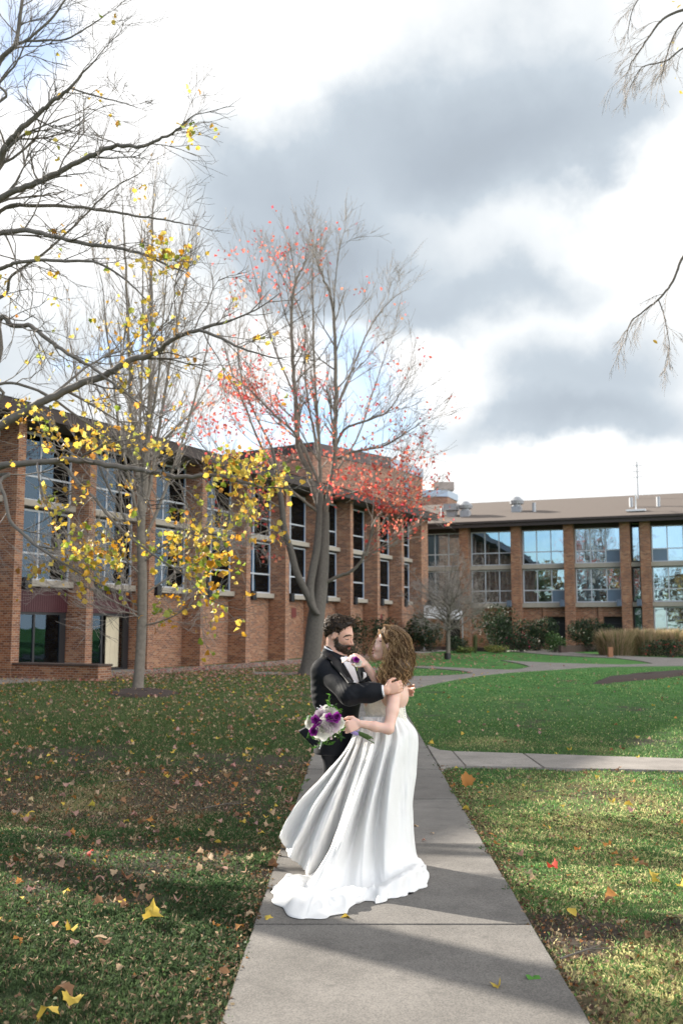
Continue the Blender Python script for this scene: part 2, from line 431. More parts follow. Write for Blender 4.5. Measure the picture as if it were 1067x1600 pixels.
def gauss(X, Y, px, py, rx, ry=None):
    c = G(px, py); ry = ry or rx * 1.8
    return np.exp(-(((X - c.x) / rx) ** 2 + ((Y - c.y) / ry) ** 2))
def masks(X, Y):
    """bare dark soil, straw coloured thatch plus painted sun on the near right"""
    n = vnoise(X, Y, .9, 1, 5); n2 = vnoise(X, Y, 2.6, 2, 4)
    left = 1 / (1 + np.exp((X + .9) * 4))
    d = (.95 * gauss(X, Y, 300, 1230, 1.0, 1.9) + .8 * gauss(X, Y, 400, 1190, .9, 1.6) + .9 * gauss(X, Y, 60, 1360, .8, .8) + .7 * gauss(X, Y, 200, 1330, .7, .8)
         + .8 * gauss(X, Y, 120, 1180, 1.4, 2.2) + .35 * gauss(X, Y, 420, 1330, .6, .9) + .30 * left * np.exp(-((Y - 8) / 5) ** 2))
    d = d + .75 * gauss(X, Y, 940, 1440, .28, .28) + .75 * gauss(X, Y, 905, 1480, .25, .3) + .35 * gauss(X, Y, 880, 1220, .5, .5)
    er = (X - path_r(Y)); el = (path_l(Y) - X)
    edge = np.exp(-(np.clip(er, 0, 9) / .16) ** 2) * (er > -.1) * (Y < 9) + .8 * np.exp(-(np.clip(el, 0, 9) / .13) ** 2) * (el > -.1) * (Y < 10)
    d = np.clip((d * 1.0 + (n - .5) * 1.9 + (n2 - .5) * 1.3 - .38) * 1.9, 0, 1) * np.where(X < path_l(Y), .88, 1)
    d = np.clip(d + edge * .75 * (n2 > .38), 0, 1)
    s = (.85 * gauss(X, Y, 110, 1250, 1.0, 1.5) + .7 * gauss(X, Y, 300, 1260, .6, .7) + .7 * gauss(X, Y, 830, 1160, 1.1, .8) + .8 * gauss(X, Y, 960, 1560, .5, .5) + .5 * gauss(X, Y, 900, 1300, 1.2, 2.4) + .5 * gauss(X, Y, 1000, 1480, .6, .6))
    s = s + .24 * (X > path_r(Y)) * np.clip((13 - Y) / 4, 0, 1)  # extra straw tone stands in for sunlight on the near right lawn
    s = np.clip((s + (vnoise(X, Y, 1.4, 3, 5) - .5) * 1.3 - .18) * 1.4, 0, 1)
    return d, s
def ground_cols(X, Y):
    d, s = masks(X, Y)
    n = vnoise(X, Y, .35, 5, 5)[..., None]; n2 = vnoise(X, Y, 7.0, 6, 3)[..., None]
    grass = np.array([.042, .078, .034]) * (1 - n) + np.array([.060, .100, .042]) * n
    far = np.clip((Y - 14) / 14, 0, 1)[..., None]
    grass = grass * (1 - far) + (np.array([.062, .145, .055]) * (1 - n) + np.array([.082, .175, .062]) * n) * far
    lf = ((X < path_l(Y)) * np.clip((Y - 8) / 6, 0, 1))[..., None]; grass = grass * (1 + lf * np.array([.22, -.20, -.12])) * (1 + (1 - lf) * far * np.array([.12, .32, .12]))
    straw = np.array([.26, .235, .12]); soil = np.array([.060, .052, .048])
    grass = grass * (1 + .35 * ((X > path_r(Y)) * np.clip((13 - Y) / 4, 0, 1))[..., None])  # sunlight on the near right lawn put into the ground colour
    c = grass * (1 - .75 * s[..., None]) + straw * .75 * s[..., None]
    c = c * (1 - d[..., None]) + soil * d[..., None]
    return c * (.7 + .6 * n2)
xs = np.concatenate([-np.geomspace(900, 9.4, 46), np.arange(-9, 9.01, .07), np.geomspace(9.4, 900, 46)])
ys = np.concatenate([-np.geomspace(600, 3, 26), np.arange(2.2, 18, .07), np.arange(18, 46, .4), np.geomspace(46.5, 1200, 44)])
GX, GY = np.meshgrid(xs, ys)
near = np.clip((17 - GY) / 3, 0, 1) * np.clip((9 - np.abs(GX)) / 1, 0, 1)
bump = (vnoise(GX, GY, 3.1, 8, 4) - .5) * .05 * near + (vnoise(GX, GY, 14, 9, 2) - .5) * .02 * near
GZ = gz_np(GY) + bump - .012
onp = np.maximum(GX - path_r(GY), path_l(GY) - GX)     # <0 on the path
GZ = np.where(onp < .05, np.minimum(GZ, -.03), GZ)
nx, ny = len(xs), len(ys)
idx = np.arange(nx * ny).reshape(ny, nx)
Fq = np.stack([idx[:-1, :-1], idx[:-1, 1:], idx[1:, 1:], idx[1:, :-1]], -1).reshape(-1, 4)
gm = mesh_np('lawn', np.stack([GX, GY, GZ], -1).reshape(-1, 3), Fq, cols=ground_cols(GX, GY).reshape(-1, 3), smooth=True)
m, nt, b = mat_new('lawn_ground'); L = nt.links
a = nt.nodes.new('ShaderNodeAttribute'); a.attribute_name = 'Col'
tc = nt.nodes.new('ShaderNodeTexCoord')
nz = nt.nodes.new('ShaderNodeTexNoise'); nz.inputs['Scale'].default_value = 28; nz.inputs['Detail'].default_value = 7; nz.inputs['Roughness'].default_value = .7
nzb = nt.nodes.new('ShaderNodeTexNoise'); nzb.inputs['Scale'].default_value = 2.2; nzb.inputs['Detail'].default_value = 8; nzb.inputs['Roughness'].default_value = .7
L.new(tc.outputs['Object'], nz.inputs['Vector']); L.new(tc.outputs['Object'], nzb.inputs['Vector'])
rp = nt.nodes.new('ShaderNodeValToRGB'); rp.color_ramp.elements[0].position = .3; rp.color_ramp.elements[1].position = .7
rp.color_ramp.elements[0].color = (.45, .45, .45, 1); rp.color_ramp.elements[1].color = (1.5, 1.45, 1.35, 1); L.new(nz.outputs['Fac'], rp.inputs[0])
rq = nt.nodes.new('ShaderNodeValToRGB'); rq.color_ramp.elements[0].position = .35; rq.color_ramp.elements[1].position = .68
rq.color_ramp.elements[0].color = (.75, .8, .75, 1); rq.color_ramp.elements[1].color = (1.25, 1.12, 1.05, 1); L.new(nzb.outputs['Fac'], rq.inputs[0])
mx = nt.nodes.new('ShaderNodeMix'); mx.data_type = 'RGBA'; mx.blend_type = 'MULTIPLY'; mx.inputs[0].default_value = 1
L.new(a.outputs['Color'], mx.inputs[6]); L.new(rp.outputs[0], mx.inputs[7])
mx2 = nt.nodes.new('ShaderNodeMix'); mx2.data_type = 'RGBA'; mx2.blend_type = 'MULTIPLY'; mx2.inputs[0].default_value = 1
L.new(mx.outputs[2], mx2.inputs[6]); L.new(rq.outputs[0], mx2.inputs[7]); L.new(mx2.outputs[2], b.inputs['Base Color'])
b.inputs['Roughness'].default_value = 1; b.inputs['Specular IOR Level'].default_value = .1
bp = nt.nodes.new('ShaderNodeBump'); bp.inputs['Strength'].default_value = .45; bp.inputs['Distance'].default_value = .02
L.new(nz.outputs['Fac'], bp.inputs['Height']); L.new(bp.outputs[0], b.inputs['Normal'])
lawn = link('lawn', gm, None, m); tag(lawn, kind='structure')

# ------------------------------------------------------------------ paths
JOINTS = [-3.0, -1.1, .85, G(700, 1450).y - 3.9, G(700, 1450).y - 1.95]
JOINTS = [JOINTS[-1] - 1.95 * k for k in (3, 2, 1)] + [JOINTS[-1]] + [G(700, y).y for y in (1450, 1322, 1251, 1204)]
while JOINTS[-1] < 26: JOINTS.append(JOINTS[-1] + 1.95)
main_path = empty('main_path'); tag(main_path, kind='structure')
def slab(poly, parent, top=.018, th=.12, name='concrete_slab', mat=None, bevel=.007):
    bm = bmesh.new()
    vt = [bm.verts.new((p[0], p[1], gz(p[0], p[1]) + top)) for p in poly]
    f = bm.faces.new(vt)
    if f.normal.z < 0: f.normal_flip()
    bm.normal_update()
    r = bmesh.ops.extrude_face_region(bm, geom=[f])
    nv = [v for v in r['geom'] if isinstance(v, bmesh.types.BMVert)]
    for v in vt: v.co.z -= th
    bmesh.ops.recalc_face_normals(bm, faces=bm.faces)
    if bevel:
        es = [e for e in bm.edges if e.verts[0] in nv and e.verts[1] in nv]
        bmesh.ops.bevel(bm, geom=es, offset=bevel, segments=2, affect='EDGES')
    me = bpy.data.meshes.new(name); bm.to_mesh(me); bm.free()
    return link(name, me, parent, mat or M['concrete'])
for a_, b_ in zip(JOINTS[:-1], JOINTS[1:]):
    g_ = .009
    y0, y1 = a_ + g_, b_ - g_
    # edges a little uneven
    n_ = 9
    pl = [(path_l(y0 + (y1 - y0) * k / n_) + random.uniform(-.003, .003), y0 + (y1 - y0) * k / n_) for k in range(n_ + 1)]
    pr = [(path_r(y0 + (y1 - y0) * k / n_) + random.uniform(-.003, .003), y0 + (y1 - y0) * k / n_) for k in range(n_ + 1)]
    slab(pr + pl[::-1], main_path, top=.018 + random.uniform(-.004, .004))
def poly_px(pts): return [(G(*p).x, G(*p).y) for p in pts]
side_path = empty('side_path'); tag(side_path, kind='structure')  # paler slabs put the side path's sunlight into the concrete colour
T0, T1 = G(700, 1175.2), G(1067, 1187); B0, B1 = G(712, 1198.5), G(1067, 1206)
td = (T1 - T0) / (T1.x - T0.x); bd = (B1 - B0) / (B1.x - B0.x)
def tp(X): return (X, T0.y + td.y * (X - T0.x))
def bp_(X): return (X, B0.y + bd.y * (X - B0.x))
xr_ = path_r(G(690, 1190).y)
sx = [T0.x + .05, G(833, 1190).x, G(833, 1190).x + 1.9, G(833, 1190).x + 3.8, G(833, 1190).x + 5.7, G(833, 1190).x + 7.6]
jx = G(667, 1171); jb = G(686, 1204)
slab([(path_r(jb.y) + .012, jb.y), (path_r(jb.y) + .06, jb.y + .12), (path_r(jb.y) + .2, bp_(B0.x)[1] - .03), (sx[0], bp_(sx[0])[1]), tp(sx[0]),
      (path_r(jx.y) + .15, tp(sx[0])[1] + .12), (path_r(jx.y + .45) + .012, jx.y + .45)], side_path, mat=M['concrete_far'])
for a_, b_ in zip(sx[:-1], sx[1:]):
    slab([(a_ + .006, bp_(a_)[1]), (b_ - .006, bp_(b_)[1]), (b_ - .006, tp(b_)[1]), (a_ + .006, tp(a_)[1])], side_path, top=.018 + random.uniform(-.003, .003), mat=M['concrete_far'])
def far_path(name, px):
    o = slab(poly_px(px), None, top=.02, name=name, mat=M['concrete_far'], bevel=0); tag(o, kind='structure'); return o
# lower curving path, taking over from the straight one and merging to the right
far_path('curved_path', [(617, 1083), (640, 1077.5), (672, 1070), (703, 1063.5), (750, 1055.5), (800, 1050.5), (850, 1047.5), (921, 1042.5), (1010, 1041), (1100, 1040),
          (1100, 1031.5), (1067, 1031), (1019, 1037.5), (972, 1039), (939, 1038.3), (905, 1037.4), (860, 1036), (815, 1034), (782, 1032), (800, 1035), (818, 1038.5), (828, 1042), (815, 1045.5), (797, 1047), (760, 1046.3), (722, 1044.2),
          (680, 1042.2), (640, 1041), (560, 1046), (461, 1051), (395, 1050.6), (395, 1053.5), (461, 1054), (560, 1048.5), (640, 1043), (680, 1045), (718, 1048), (730, 1050), (739, 1052.7), (715, 1055), (690, 1056.3), (640, 1057.5), (600, 1060), (572, 1065), (560, 1076), (556, 1083)])
far_path('rear_path', [(790, 1017.3), (860, 1023.5), (905, 1026), (964, 1028.8), (1000, 1033), (1019, 1037), (1100, 1034), (1100, 1030), (1040, 1028), (960, 1024.5), (905, 1021), (870, 1016), (840, 1014.5)])

# mulch bed on the right
def patch(name, px, mat, h=.05):
    P_ = poly_px(px); n = len(P_)
    c = (sum(p[0] for p in P_) / n, sum(p[1] for p in P_) / n)
    V, F_ = [], []
    R = 6
    for r in range(R + 1):
        t = r / R
        for (x, y) in P_:
            xx, yy = c[0] + (x - c[0]) * t, c[1] + (y - c[1]) * t
            V.append((xx, yy, gz(xx, yy) + h * (1 - t ** 3) + random.uniform(0, .03) * (t < 1) - .02 * (t == 1)))
    for r in range(R):
        for i in range(n):
            F_.append((r * n + i, (r + 1) * n + i, (r + 1) * n + (i + 1) % n, r * n + (i + 1) % n))
    me = bpy.data.meshes.new(name); me.from_pydata(V, [], F_)
    return link(name, me, None, mat)
tag(patch('mulch_bed', [(923, 1068.5), (930, 1064), (941, 1060), (965, 1057), (992, 1054), (1030, 1051), (1067, 1048.5), (1120, 1047), (1120, 1052), (1067, 1055.5), (1020, 1061), (972, 1065), (945, 1067.5)], M['mulch'], .10), kind='structure')
tag(patch('mulch_ring', [(165 + 0, 1083), (190, 1077), (240, 1076), (272, 1079), (285, 1083), (262, 1088), (215, 1090), (180, 1088)], M['mulch'], .05), kind='structure')

# ------------------------------------------------------------------ left wing of the building
LD = math.atan2(.8922, .4517)
WL = empty('brick_guest_wing', (-4.1, 45.0, 0), LD)
tag(WL, 'long brick wing with deep projecting piers and narrow window bays beside the left lawn', 'building')
def local_left(t, off=0.0):   # world position of a point on the pier-tip line, off metres out from it
    return Vector((-4.1 + .4517 * t + .8922 * off, 45 + .8922 * t - .4517 * off, 0))
EAVE = 8.5
PW = .35
tips = [-24.5, -21, -17.5, -14, -10.5, -7, -3.5, 0, 3.5, 7, 10.5, 14, 17.5]
shared = {}
def once(key, fn):
    """build the first, then share its mesh data"""
    if key not in shared:
        o = fn(); shared[key] = o.data; return o
    return None
def place(name, key, loc, parent, builder):
    """builder() returns an MB, made once per key; every call links an object of its own"""
    if key not in shared:
        mb, mat, bev = builder()
        o = mb.build(name, mat, parent, bev); shared[key] = o.data
    else:
        o = link(name, shared[key], parent)
    o.location = loc
    return o
def curtain_mb(w, h, folds, amp=.05, seed=0):
    mb = MB(); n = folds * 6; r = random.Random(seed); ph = r.uniform(0, 6)
    pts = []
    for i in range(n + 1):
        u = i / n
        pts.append((u * w, amp * math.sin(u * folds * 2 * math.pi + ph + .8 * math.sin(u * 9 + ph)) ))
    for a_, b_ in zip(pts[:-1], pts[1:]):
        mb.quad([(a_[0], a_[1], 0), (b_[0], b_[1], 0), (b_[0], b_[1], h), (a_[0], a_[1], h)])
    return mb
def window_grid(parent, loc, w, h, cols, rail, glass, curt, key, fr='white_frame', dep=.07, fw=.065, cseed=0, panels=()):
    """window > frame, panes, curtain; cols = column fractions, rail = height of the mid rail"""
    cx = [0]
    for c in cols: cx.append(cx[-1] + c * w / sum(cols))
    def frame():
        mb = MB()
        mb.box(0, w, 0, dep, 0, fw); mb.box(0, w, 0, dep, h - fw, h)
        mb.box(0, fw, 0.002, dep - .002, fw, h - fw); mb.box(w - fw, w, 0.002, dep - .002, fw, h - fw)
        for x in cx[1:-1]: mb.box(x - fw / 2, x + fw / 2, 0.002, dep - .002, fw, h - fw)
        zs_ = [fw] 
        for a_, b_ in zip(cx[:-1], cx[1:]): mb.box(a_ + fw * .5 + (fw * .5 if a_ == 0 else 0), b_ - fw * .5 - (fw * .5 if b_ == cx[-1] else 0), .004, dep - .004, rail - fw / 2, rail + fw / 2)
        return mb, M[fr], 0
    win = place('window', key + 'frame', loc, parent, frame)
    for i, (a_, b_) in enumerate(zip(cx[:-1], cx[1:])):
        for j, (z0, z1) in enumerate(((fw, rail - fw / 2), (rail + fw / 2, h - fw))):
            k = '%spane%d%d' % (key, i, j)
            isp = (i, j) in panels
            def pane(a_=a_, b_=b_, z0=z0, z1=z1, isp=isp):
                return MB().box(a_ + fw * .4, b_ - fw * .4, .03, .038, z0, z1), M['blue_panel'] if isp else M[glass], 0
            place('pane', k, (0, 0, 0), win, pane)
    if curt:
        for i, (a_, b_) in enumerate(zip(cx[:-1], cx[1:])):
            if (i + cseed) % 3 == 2 and len(cols) > 2: continue
            def cu(a_=a_, b_=b_): return curtain_mb((b_ - a_) * .98, h * .97, max(4, int((b_ - a_) * 6)), .035, i), M[curt], 0
            place('curtain', '%scurt%s%d' % (key, curt, i), (a_, .16, 0.02), win, cu)
    return win
def light_box():
    mb = MB(); mb.box(0, .07, -.05, .05, .12, .24); mb.box(.07, .36, -.13, .13, 0, .40); mb.box(.10, .33, -.134, -.131, .02, .10)
    return mb, M['black'], .01
place('end_mass', 'endmass', (0, 0, 0), WL, lambda: (MB().box(-26, 21.4, 1.95, 14, -.3, EAVE), M['interior'], 0))
for i, t in enumerate(tips):
    place('brick_pier', 'pier', (t, 0, 0), WL, lambda: (MB().box(-PW, 0, 0, 1.95, -.3, EAVE), M['brick'], 0))
    if t > -24: place('wall_light', 'wlight', (t + .0, .02, 2.85), WL, light_box)
    w = 3.5 - PW
    if t >= 17.5: w = 2.8
    x0 = t
    def nm(s): return s + ('n' if w < 3 else 'w')
    # stone ledges
    for z in (3.0, 5.72):
        o = place('stone_sill', nm('sill'), (x0 + .002, .60, z), WL, lambda: (MB().box(0, w - .004, 0, .55, 0, .22), M['stone'], .012))
    for z, h, rail, k in ((3.22, 2.42, .92, 'lo'), (5.94, 2.36, .86, 'up')):
        window_grid(WL, (x0 + .03, .84, z), w - .06, h, (1, 1), rail, 'glass', ('curtain_dark' if (i + len(k)) % 3 else 'curtain_gray'), nm('L' + k) + str((i + len(k)) % 3 > 0), cseed=i)
    place('header_panel', nm('hdr'), (x0 + .002, .9, 5.64), WL, lambda: (MB().box(0, w - .004, 0, .1, 0, .08), M['fascia'], 0))
    place('header_panel', nm('hdrt'), (x0 + .002, .86, 8.3), WL, lambda: (MB().box(0, w - .004, 0, .12, 0, .2), M['fascia'], 0))
    if t in (-14, -10.5):
        def flute():
            mb = MB(); n = 30
            for q in range(n):
                a_ = w * q / n; mb.box(a_ + .012, a_ + w / n - .008, 0, .05, 0, .86)
            mb.box(0.002, w - .002, .03, .06, 0, .86)
            return mb, M['maroon'], 0
        place('fluted_panel', 'flute', (x0, .86, 2.14), WL, flute)
        # sliding door
        door = place('patio_door', 'door_fr', (x0 + .02, .90, 0.0), WL, lambda: (MB().box(0, w - .04, 0, .09, 2.05, 2.14).box(0, w - .04, 0, .09, 0.02, .09)
                     .box(0, .06, .002, .088, .09, 2.05).box(1.52, 1.60, .002, .088, .09, 2.05).box(w - .34, w - .04, .002, .088, .09, 2.05), M['dark_frame'], 0))
        place('pane', 'dpane0', (0, 0, 0), door, lambda: (MB().box(.06, 1.52, .04, .048, .09, 2.05), M['glass'], 0))
        if t == -14:
            place('pane', 'dpane1', (0, 0, 0), door, lambda: (MB().box(1.6, w - .34, .04, .048, .09, 2.05), M['glass'], 0))
            place('curtain', 'dc0', (.1, .22, .1), door, lambda: (curtain_mb(1.4, 1.95, 9, .04, 3), M['curtain_cream'], 0))
            place('curtain', 'dc1', (1.6, .22, .1), door, lambda: (curtain_mb(1.2, 1.95, 8, .04, 4), M['curtain_gray'], 0))
        else:
            place('curtain', 'dc2', (.08, .22, .1), door, lambda: (curtain_mb(.45, 1.95, 4, .03, 5), M['curtain_cream'], 0))
            o = place('curtain', 'dc3', (1.95, .16, .12), door, lambda: (curtain_mb(.75, 1.9, 3, .015, 6), M['curtain_cream'], 0))
    else:
        def infill(): return MB().box(0, w, 0, .8, -.3, 3.0), M['brick'], 0
        place('brick_panel', nm('inf'), (x0, .95 if w > 3 else .55, 0), WL, infill)
    if t in (3.5, 14):
        place('wall_vent', 'vent', (x0 + 1.9, .93, 2.1 if t == 3.5 else 1.9), WL, lambda: (MB().box(0, .45, 0, .04, 0, .5 if t == 3.5 else .75), simple('vent_red', (.16, .035, .03), .6), 0))
# corner pier
place('brick_pier', 'pier_c', (20.3, 0, 0), WL, lambda: (MB().box(0, 1.1, 0, 1.95, -.3, EAVE), M['brick'], 0))
place('wall_light', 'wlight', (21.05, -.1, 2.9), WL, light_box)
# eave: soffit, fascia, roof slab
place('soffit', 'soff', (0, 0, 0), WL, lambda: (MB().box(-27, 21.6, -.6, 2.0, EAVE, EAVE + .06), M['soffit'], 0))
place('fascia', 'fasc', (0, 0, 0), WL, lambda: (MB().box(-27, 21.64, -.66, -.6, EAVE - .06, EAVE + .36), M['fascia'], 0))
mb = MB(); mb.quad([(-27, -.7, EAVE + .37), (21.6, -.7, EAVE + .37), (21.6, 7.5, EAVE + 1.3), (-27, 7.5, EAVE + 1.3)]); mb.quad([(-27, 7.5, EAVE + 1.3), (21.6, 7.5, EAVE + 1.3), (21.6, 15, EAVE + .37), (-27, 15, EAVE + .37)])
mb.quad([(-27, 15, EAVE), (21.6, 15, EAVE), (21.6, 15, EAVE + .37), (-27, 15, EAVE + .37)]); mb.quad([(-27, -.6, EAVE + .3), (21.6, -.6, EAVE + .3), (21.6, 15, EAVE + .3), (-27, 15, EAVE + .3)])
mb.quad([(21.6, -.7, EAVE + .37), (21.6, 15, EAVE + .37), (21.6, 7.5, EAVE + 1.3)])
mb.build('roof', M['roof'], WL)
# walkway along the wing, brick planter wall
wk = empty('wing_walkway'); tag(wk, kind='structure')
for k in range(-3, 16):
    t0_, t1_ = -14.5 + k * 2.4, -14.5 + k * 2.4 + 2.388
    pts = [local_left(t0_, .0), local_left(t1_, .0), local_left(t1_, 2.1), local_left(t0_, 2.1)]
    slab([(p.x, p.y) for p in reversed(pts)], wk, top=.02, mat=M['concrete_far'], bevel=0)
for (ta, tb) in ((-14.0, -10.7), (-10.5, -7.2)):
    pts = [local_left(ta, -.98), local_left(tb, -.98), local_left(tb, -.01), local_left(ta, -.01)]
    slab([(p.x, p.y) for p in reversed(pts)], wk, top=.02, mat=M['concrete_far'], bevel=0)
PL = empty('planter_wall', tuple(local_left(-14.0, .05)), LD - math.pi / 2)
tag(PL, 'low brick garden wall jutting out from the wing below the patio door', 'garden wall')
MB().box(0.0, 3.5, -.3, .3, -.2, .42).build('brickwork', M['brick'], PL)
MB().box(-.0, 3.54, -.34, .34, .42, .49).build('coping', M['timber'], PL, .01)

# ------------------------------------------------------------------ tower
TW = empty('brick_tower'); tag(TW, 'tall brick block with pale metal band rising above the eaves behind the red maple', 'building')
TZ = P(660, 734, 64.5).z; print('TOWER z', TZ, P(610, 714, 59.9).z)
P0 = (5.3, 64.5); P1 = (2.96, 59.9); P2 = (-1.6, 54.85); P3 = (-7.0, 58.8); P4 = (-1.0, 67.5)
MB().prism([P1, P0, (P0[0] - 4, P0[1] + 2), P4, P3, P2], EAVE + .2, TZ - .5).build('wall', M['brick2'], TW)
def band(a, b, z0, z1, out, name, mat, x0=0., x1=1.):
    a, b = Vector((*a, 0)), Vector((*b, 0)); e = (b - a); n_ = Vector((e.y, -e.x, 0)).normalized()
    A = a + e * x0; B = a + e * x1
    mb = MB(); q = [A + n_ * out, B + n_ * out, B - n_ * .02, A - n_ * .02]
    mb.prism([(p.x, p.y) for p in q], z0, z1); return mb.build(name, mat, TW)
band(P1, P0, TZ - .55, TZ, .06, 'metal_band', M['coping'])
band(P2, P1, TZ - .65, TZ, .06, 'dark_band', simple('slate_band', (.10, .075, .075), .8))
MB().prism([P1, P0, (P0[0] - 4, P0[1] + 2), P4, P3, P2], TZ - .5, TZ + .04).build('roof_edge', M['fascia'], TW)
w_ = band(P1, P0, P(636, 777, 62).z, P(636, 755, 62).z, .03, 'window', M['dark_frame'], .42, .52)
band(P1, P0, P(636, 777, 62).z + .07, P(636, 755, 62).z - .07, .05, 'pane', M['blue_panel'], .43, .51)
band(P1, P0, P(638, 748, 62).z, P(638, 743, 62).z, .10, 'vent_hood', M['metal'], .38, .45)

# ------------------------------------------------------------------ right wing
RE = Vector((.927, -.376, 0)).normalized()
RA = math.atan2(RE.y, RE.x)
RO = P(700, 980, 68.0); RO.z = 0
WR = empty('brick_rear_wing', (RO.x, RO.y, .2), RA)
tag(WR, 'brick wing with wide blue reflecting windows under a brown shingle roof', 'building')
RN = Vector((RE.y, -RE.x, 0))    # towards the viewer
def rx(px, depth=0.0):
    """local x of the pixel column on the plane y_local = depth"""
    d = Dir(px, 960); o = RO - RN * depth - Vector((0, 0, 0))
    # solve (s*RE + o) parallel to d in plan
    den = RE.x * d.y - RE.y * d.x
    return (o.y * d.x - o.x * d.y) / den
pil = [(720.5, 733), (801, 812), (883.5, 895), (972, 982), (1003.5, 1015)]
pl_x = [(rx(a), rx(b)) for a, b in pil]
print('RIGHT pilasters', [(round(a, 2), round(b, 2)) for a, b in pl_x])
bay = pl_x[1][0] - pl_x[0][0]
pw = .62
starts = [p[0] for p in pl_x]
starts = [starts[0] - bay] + starts[:4] + [starts[4], starts[4] + bay, starts[4] + 2 * bay]
RZ = {'l2b': 3.02, 'l2t': 5.25, 'l1b': 5.55, 'l1t': 7.85, 'eave': 8.15}
place('inner_wall', 'rinner', (0, 0, 0), WR, lambda: (MB().box(-5, starts[-1] + 2, 1.4, 12, -.4, 8.1), M['interior'], 0))
door_m = simple('dark_doorway', (.012, .012, .014), .6)
for i, s0 in enumerate(starts):
    place('brick_pier', 'rpier', (s0, -.32, 0), WR, lambda: (MB().box(0, pw, 0, 1.7, -.4, 8.15), M['brick'], 0))
    if i: place('wall_light', 'rlight', (s0 - .28, -.5, 2.75), WR, lambda: (MB().box(0, .3, -.1, .15, 0, .42), simple('grey_fixture', (.10, .13, .18), .5), .01))
    if i == len(starts) - 1: break
    x0 = s0 + pw; w = starts[i + 1] - x0
    narrow = w < 1.6
    key = 'R%.2f' % w
    for z in (2.72, 5.27):
        place('concrete_ledge', key + 'ledge', (x0 + .002, .12, z), WR, lambda: (MB().box(0, w - .004, 0, .5, 0, .28), M['stone'], 0))
    if narrow:
        for z, h in ((0.05, 2.65), (3.02, 2.2), (5.57, 2.3)):
            o = place('window', key + 'nf%.1f' % h, (x0 + .05, .35, z), WR, lambda: (MB().box(0, w - .1, 0, .07, 0, .08).box(0, w - .1, 0, .07, h - .08, h).box(0, .07, .002, .068, .08, h - .08).box(w - .17, w - .1, .002, .068, .08, h - .08), M['dark_frame'], 0))
            place('pane', key + 'np%.1f' % h, (0, 0, 0), o, lambda: (MB().box(.05, w - .15, .03, .038, .08, h - .08), M['glass2'], 0))
            if z > 5: place('curtain', key + 'nc', (.08, .2, .1), o, lambda: (curtain_mb(w - .26, h - .2, 6, .04, 2), M['white'], 0))
        continue
    last = i >= 5
    window_grid(WR, (x0 + .03, .35, RZ['l2b']), w - .06, RZ['l2t'] - RZ['l2b'] - .02, (1, 1, .95), .82, 'glass2', 'curtain_dark' if i % 2 else 'curtain_gray', key + 'a%d' % (i % 3), cseed=i + 1, panels=((2, 0),) if i > 1 else ())
    window_grid(WR, (x0 + .03, .35, RZ['l1b']), w - .06, RZ['l1t'] - RZ['l1b'], (1, 1, .95), .84, 'glass2', 'curtain_gray' if i != 3 else None, key + 'b%d' % (i % 3), cseed=i, panels=((0, 0),) if i > 4 else ((2, 0),) if i in (3, 4) else ())
    place('header_panel', key + 'hdr', (x0 + .002, .30, 7.86), WR, lambda: (MB().box(0, w - .004, 0, .2, 0, .3), M['fascia'], 0))
    if last:
        window_grid(WR, (x0 + .03, .35, .1), w - .06, 2.6, (.8, 2.2), .95, 'glass2', None, key + 'g', panels=((0, 0),))
        continue
    dw = 1.25; dx0 = w - dw - (.0 if i != 2 else .25)
    place('brick_panel', key + 'inf', (x0, .35, 0), WR, lambda: (MB().box(0, w - dw - .35, 0, .5, -.4, 2.72), M['brick'], 0))
    place('brick_panel', key + 'infb', (x0 + w - dw - .30, .26, 0), WR, lambda: (MB().box(0, .3, 0, .6, -.4, 2.72), M['brick'], 0))
    place('brick_panel', key + 'infc', (x0 + w - dw, .35, 0), WR, lambda: (MB().box(0, dw, 0, .5, 2.1, 2.72), M['brick'], 0))
    dr = place('door', key + 'dr', (x0 + w - dw + .02, .8, 0), WR, lambda: (MB().box(0, dw - .04, 0, .06, -.2, 2.1), door_m, 0))
    place('door_frame', key + 'drf', (0, -.05, 0), dr, lambda: (MB().box(0, .07, 0, .05, -.2, 2.1).box(dw - .11, dw - .04, 0, .05, -.2, 2.1).box(.07, dw - .11, 0, .05, 1.62, 1.68), M['dark_frame'], 0))
xe = starts[-1] + 2
place('soffit', 'rsoff', (0, 0, 0), WR, lambda: (MB().box(-6, xe, -.9, 1.5, 8.15, 8.2), M['soffit'], 0))
place('fascia', 'rfasc', (0, 0, 0), WR, lambda: (MB().box(-6, xe, -.96, -.9, 8.05, 8.42), M['fascia'], 0))
place('gutter', 'rgut', (0, 0, 0), WR, lambda: (MB().box(-6, xe, -1.08, -.96, 8.28, 8.44), M['fascia'], .02))
mb = MB(); mb.quad([(-6, -1.0, 8.45), (xe, -1.0, 8.45), (xe, 7.2, 10.75), (-6, 7.2, 10.75)]); mb.quad([(-6, 7.2, 10.75), (xe, 7.2, 10.75), (xe, 15.4, 8.45), (-6, 15.4, 8.45)])
mb.build('roof', M['roof'], WR)
def roof_at(px, py):
    """point of the rear roof seen at a photo pixel, in the wing's own axes"""
    o = Vector((0, 0, CAM_H)); d = Dir(px, py)
    Mi = (Matrix.Translation((RO.x, RO.y, .2)) @ Matrix.Rotation(RA, 4, 'Z')).inverted()
    ol = Mi @ o; dl = (Mi.to_3x3() @ d)
    k = (10.75 - 8.45) / 8.2
    # z - 8.45 = k (y + 1)
    t = (8.45 + k * (ol.y + 1) - ol.z) / (dl.z - k * dl.y)
    return ol + dl * t
for (px, py) in ((691, 806), (834, 799.5), (985.5, 792), (1028, 791)):
    p = roof_at(px, py); mb = MB(); mb.cyl((0, 0), .13, -.15, .62, 10); o = mb.build('vent_pipe', M['metal'], WR); o.location = p
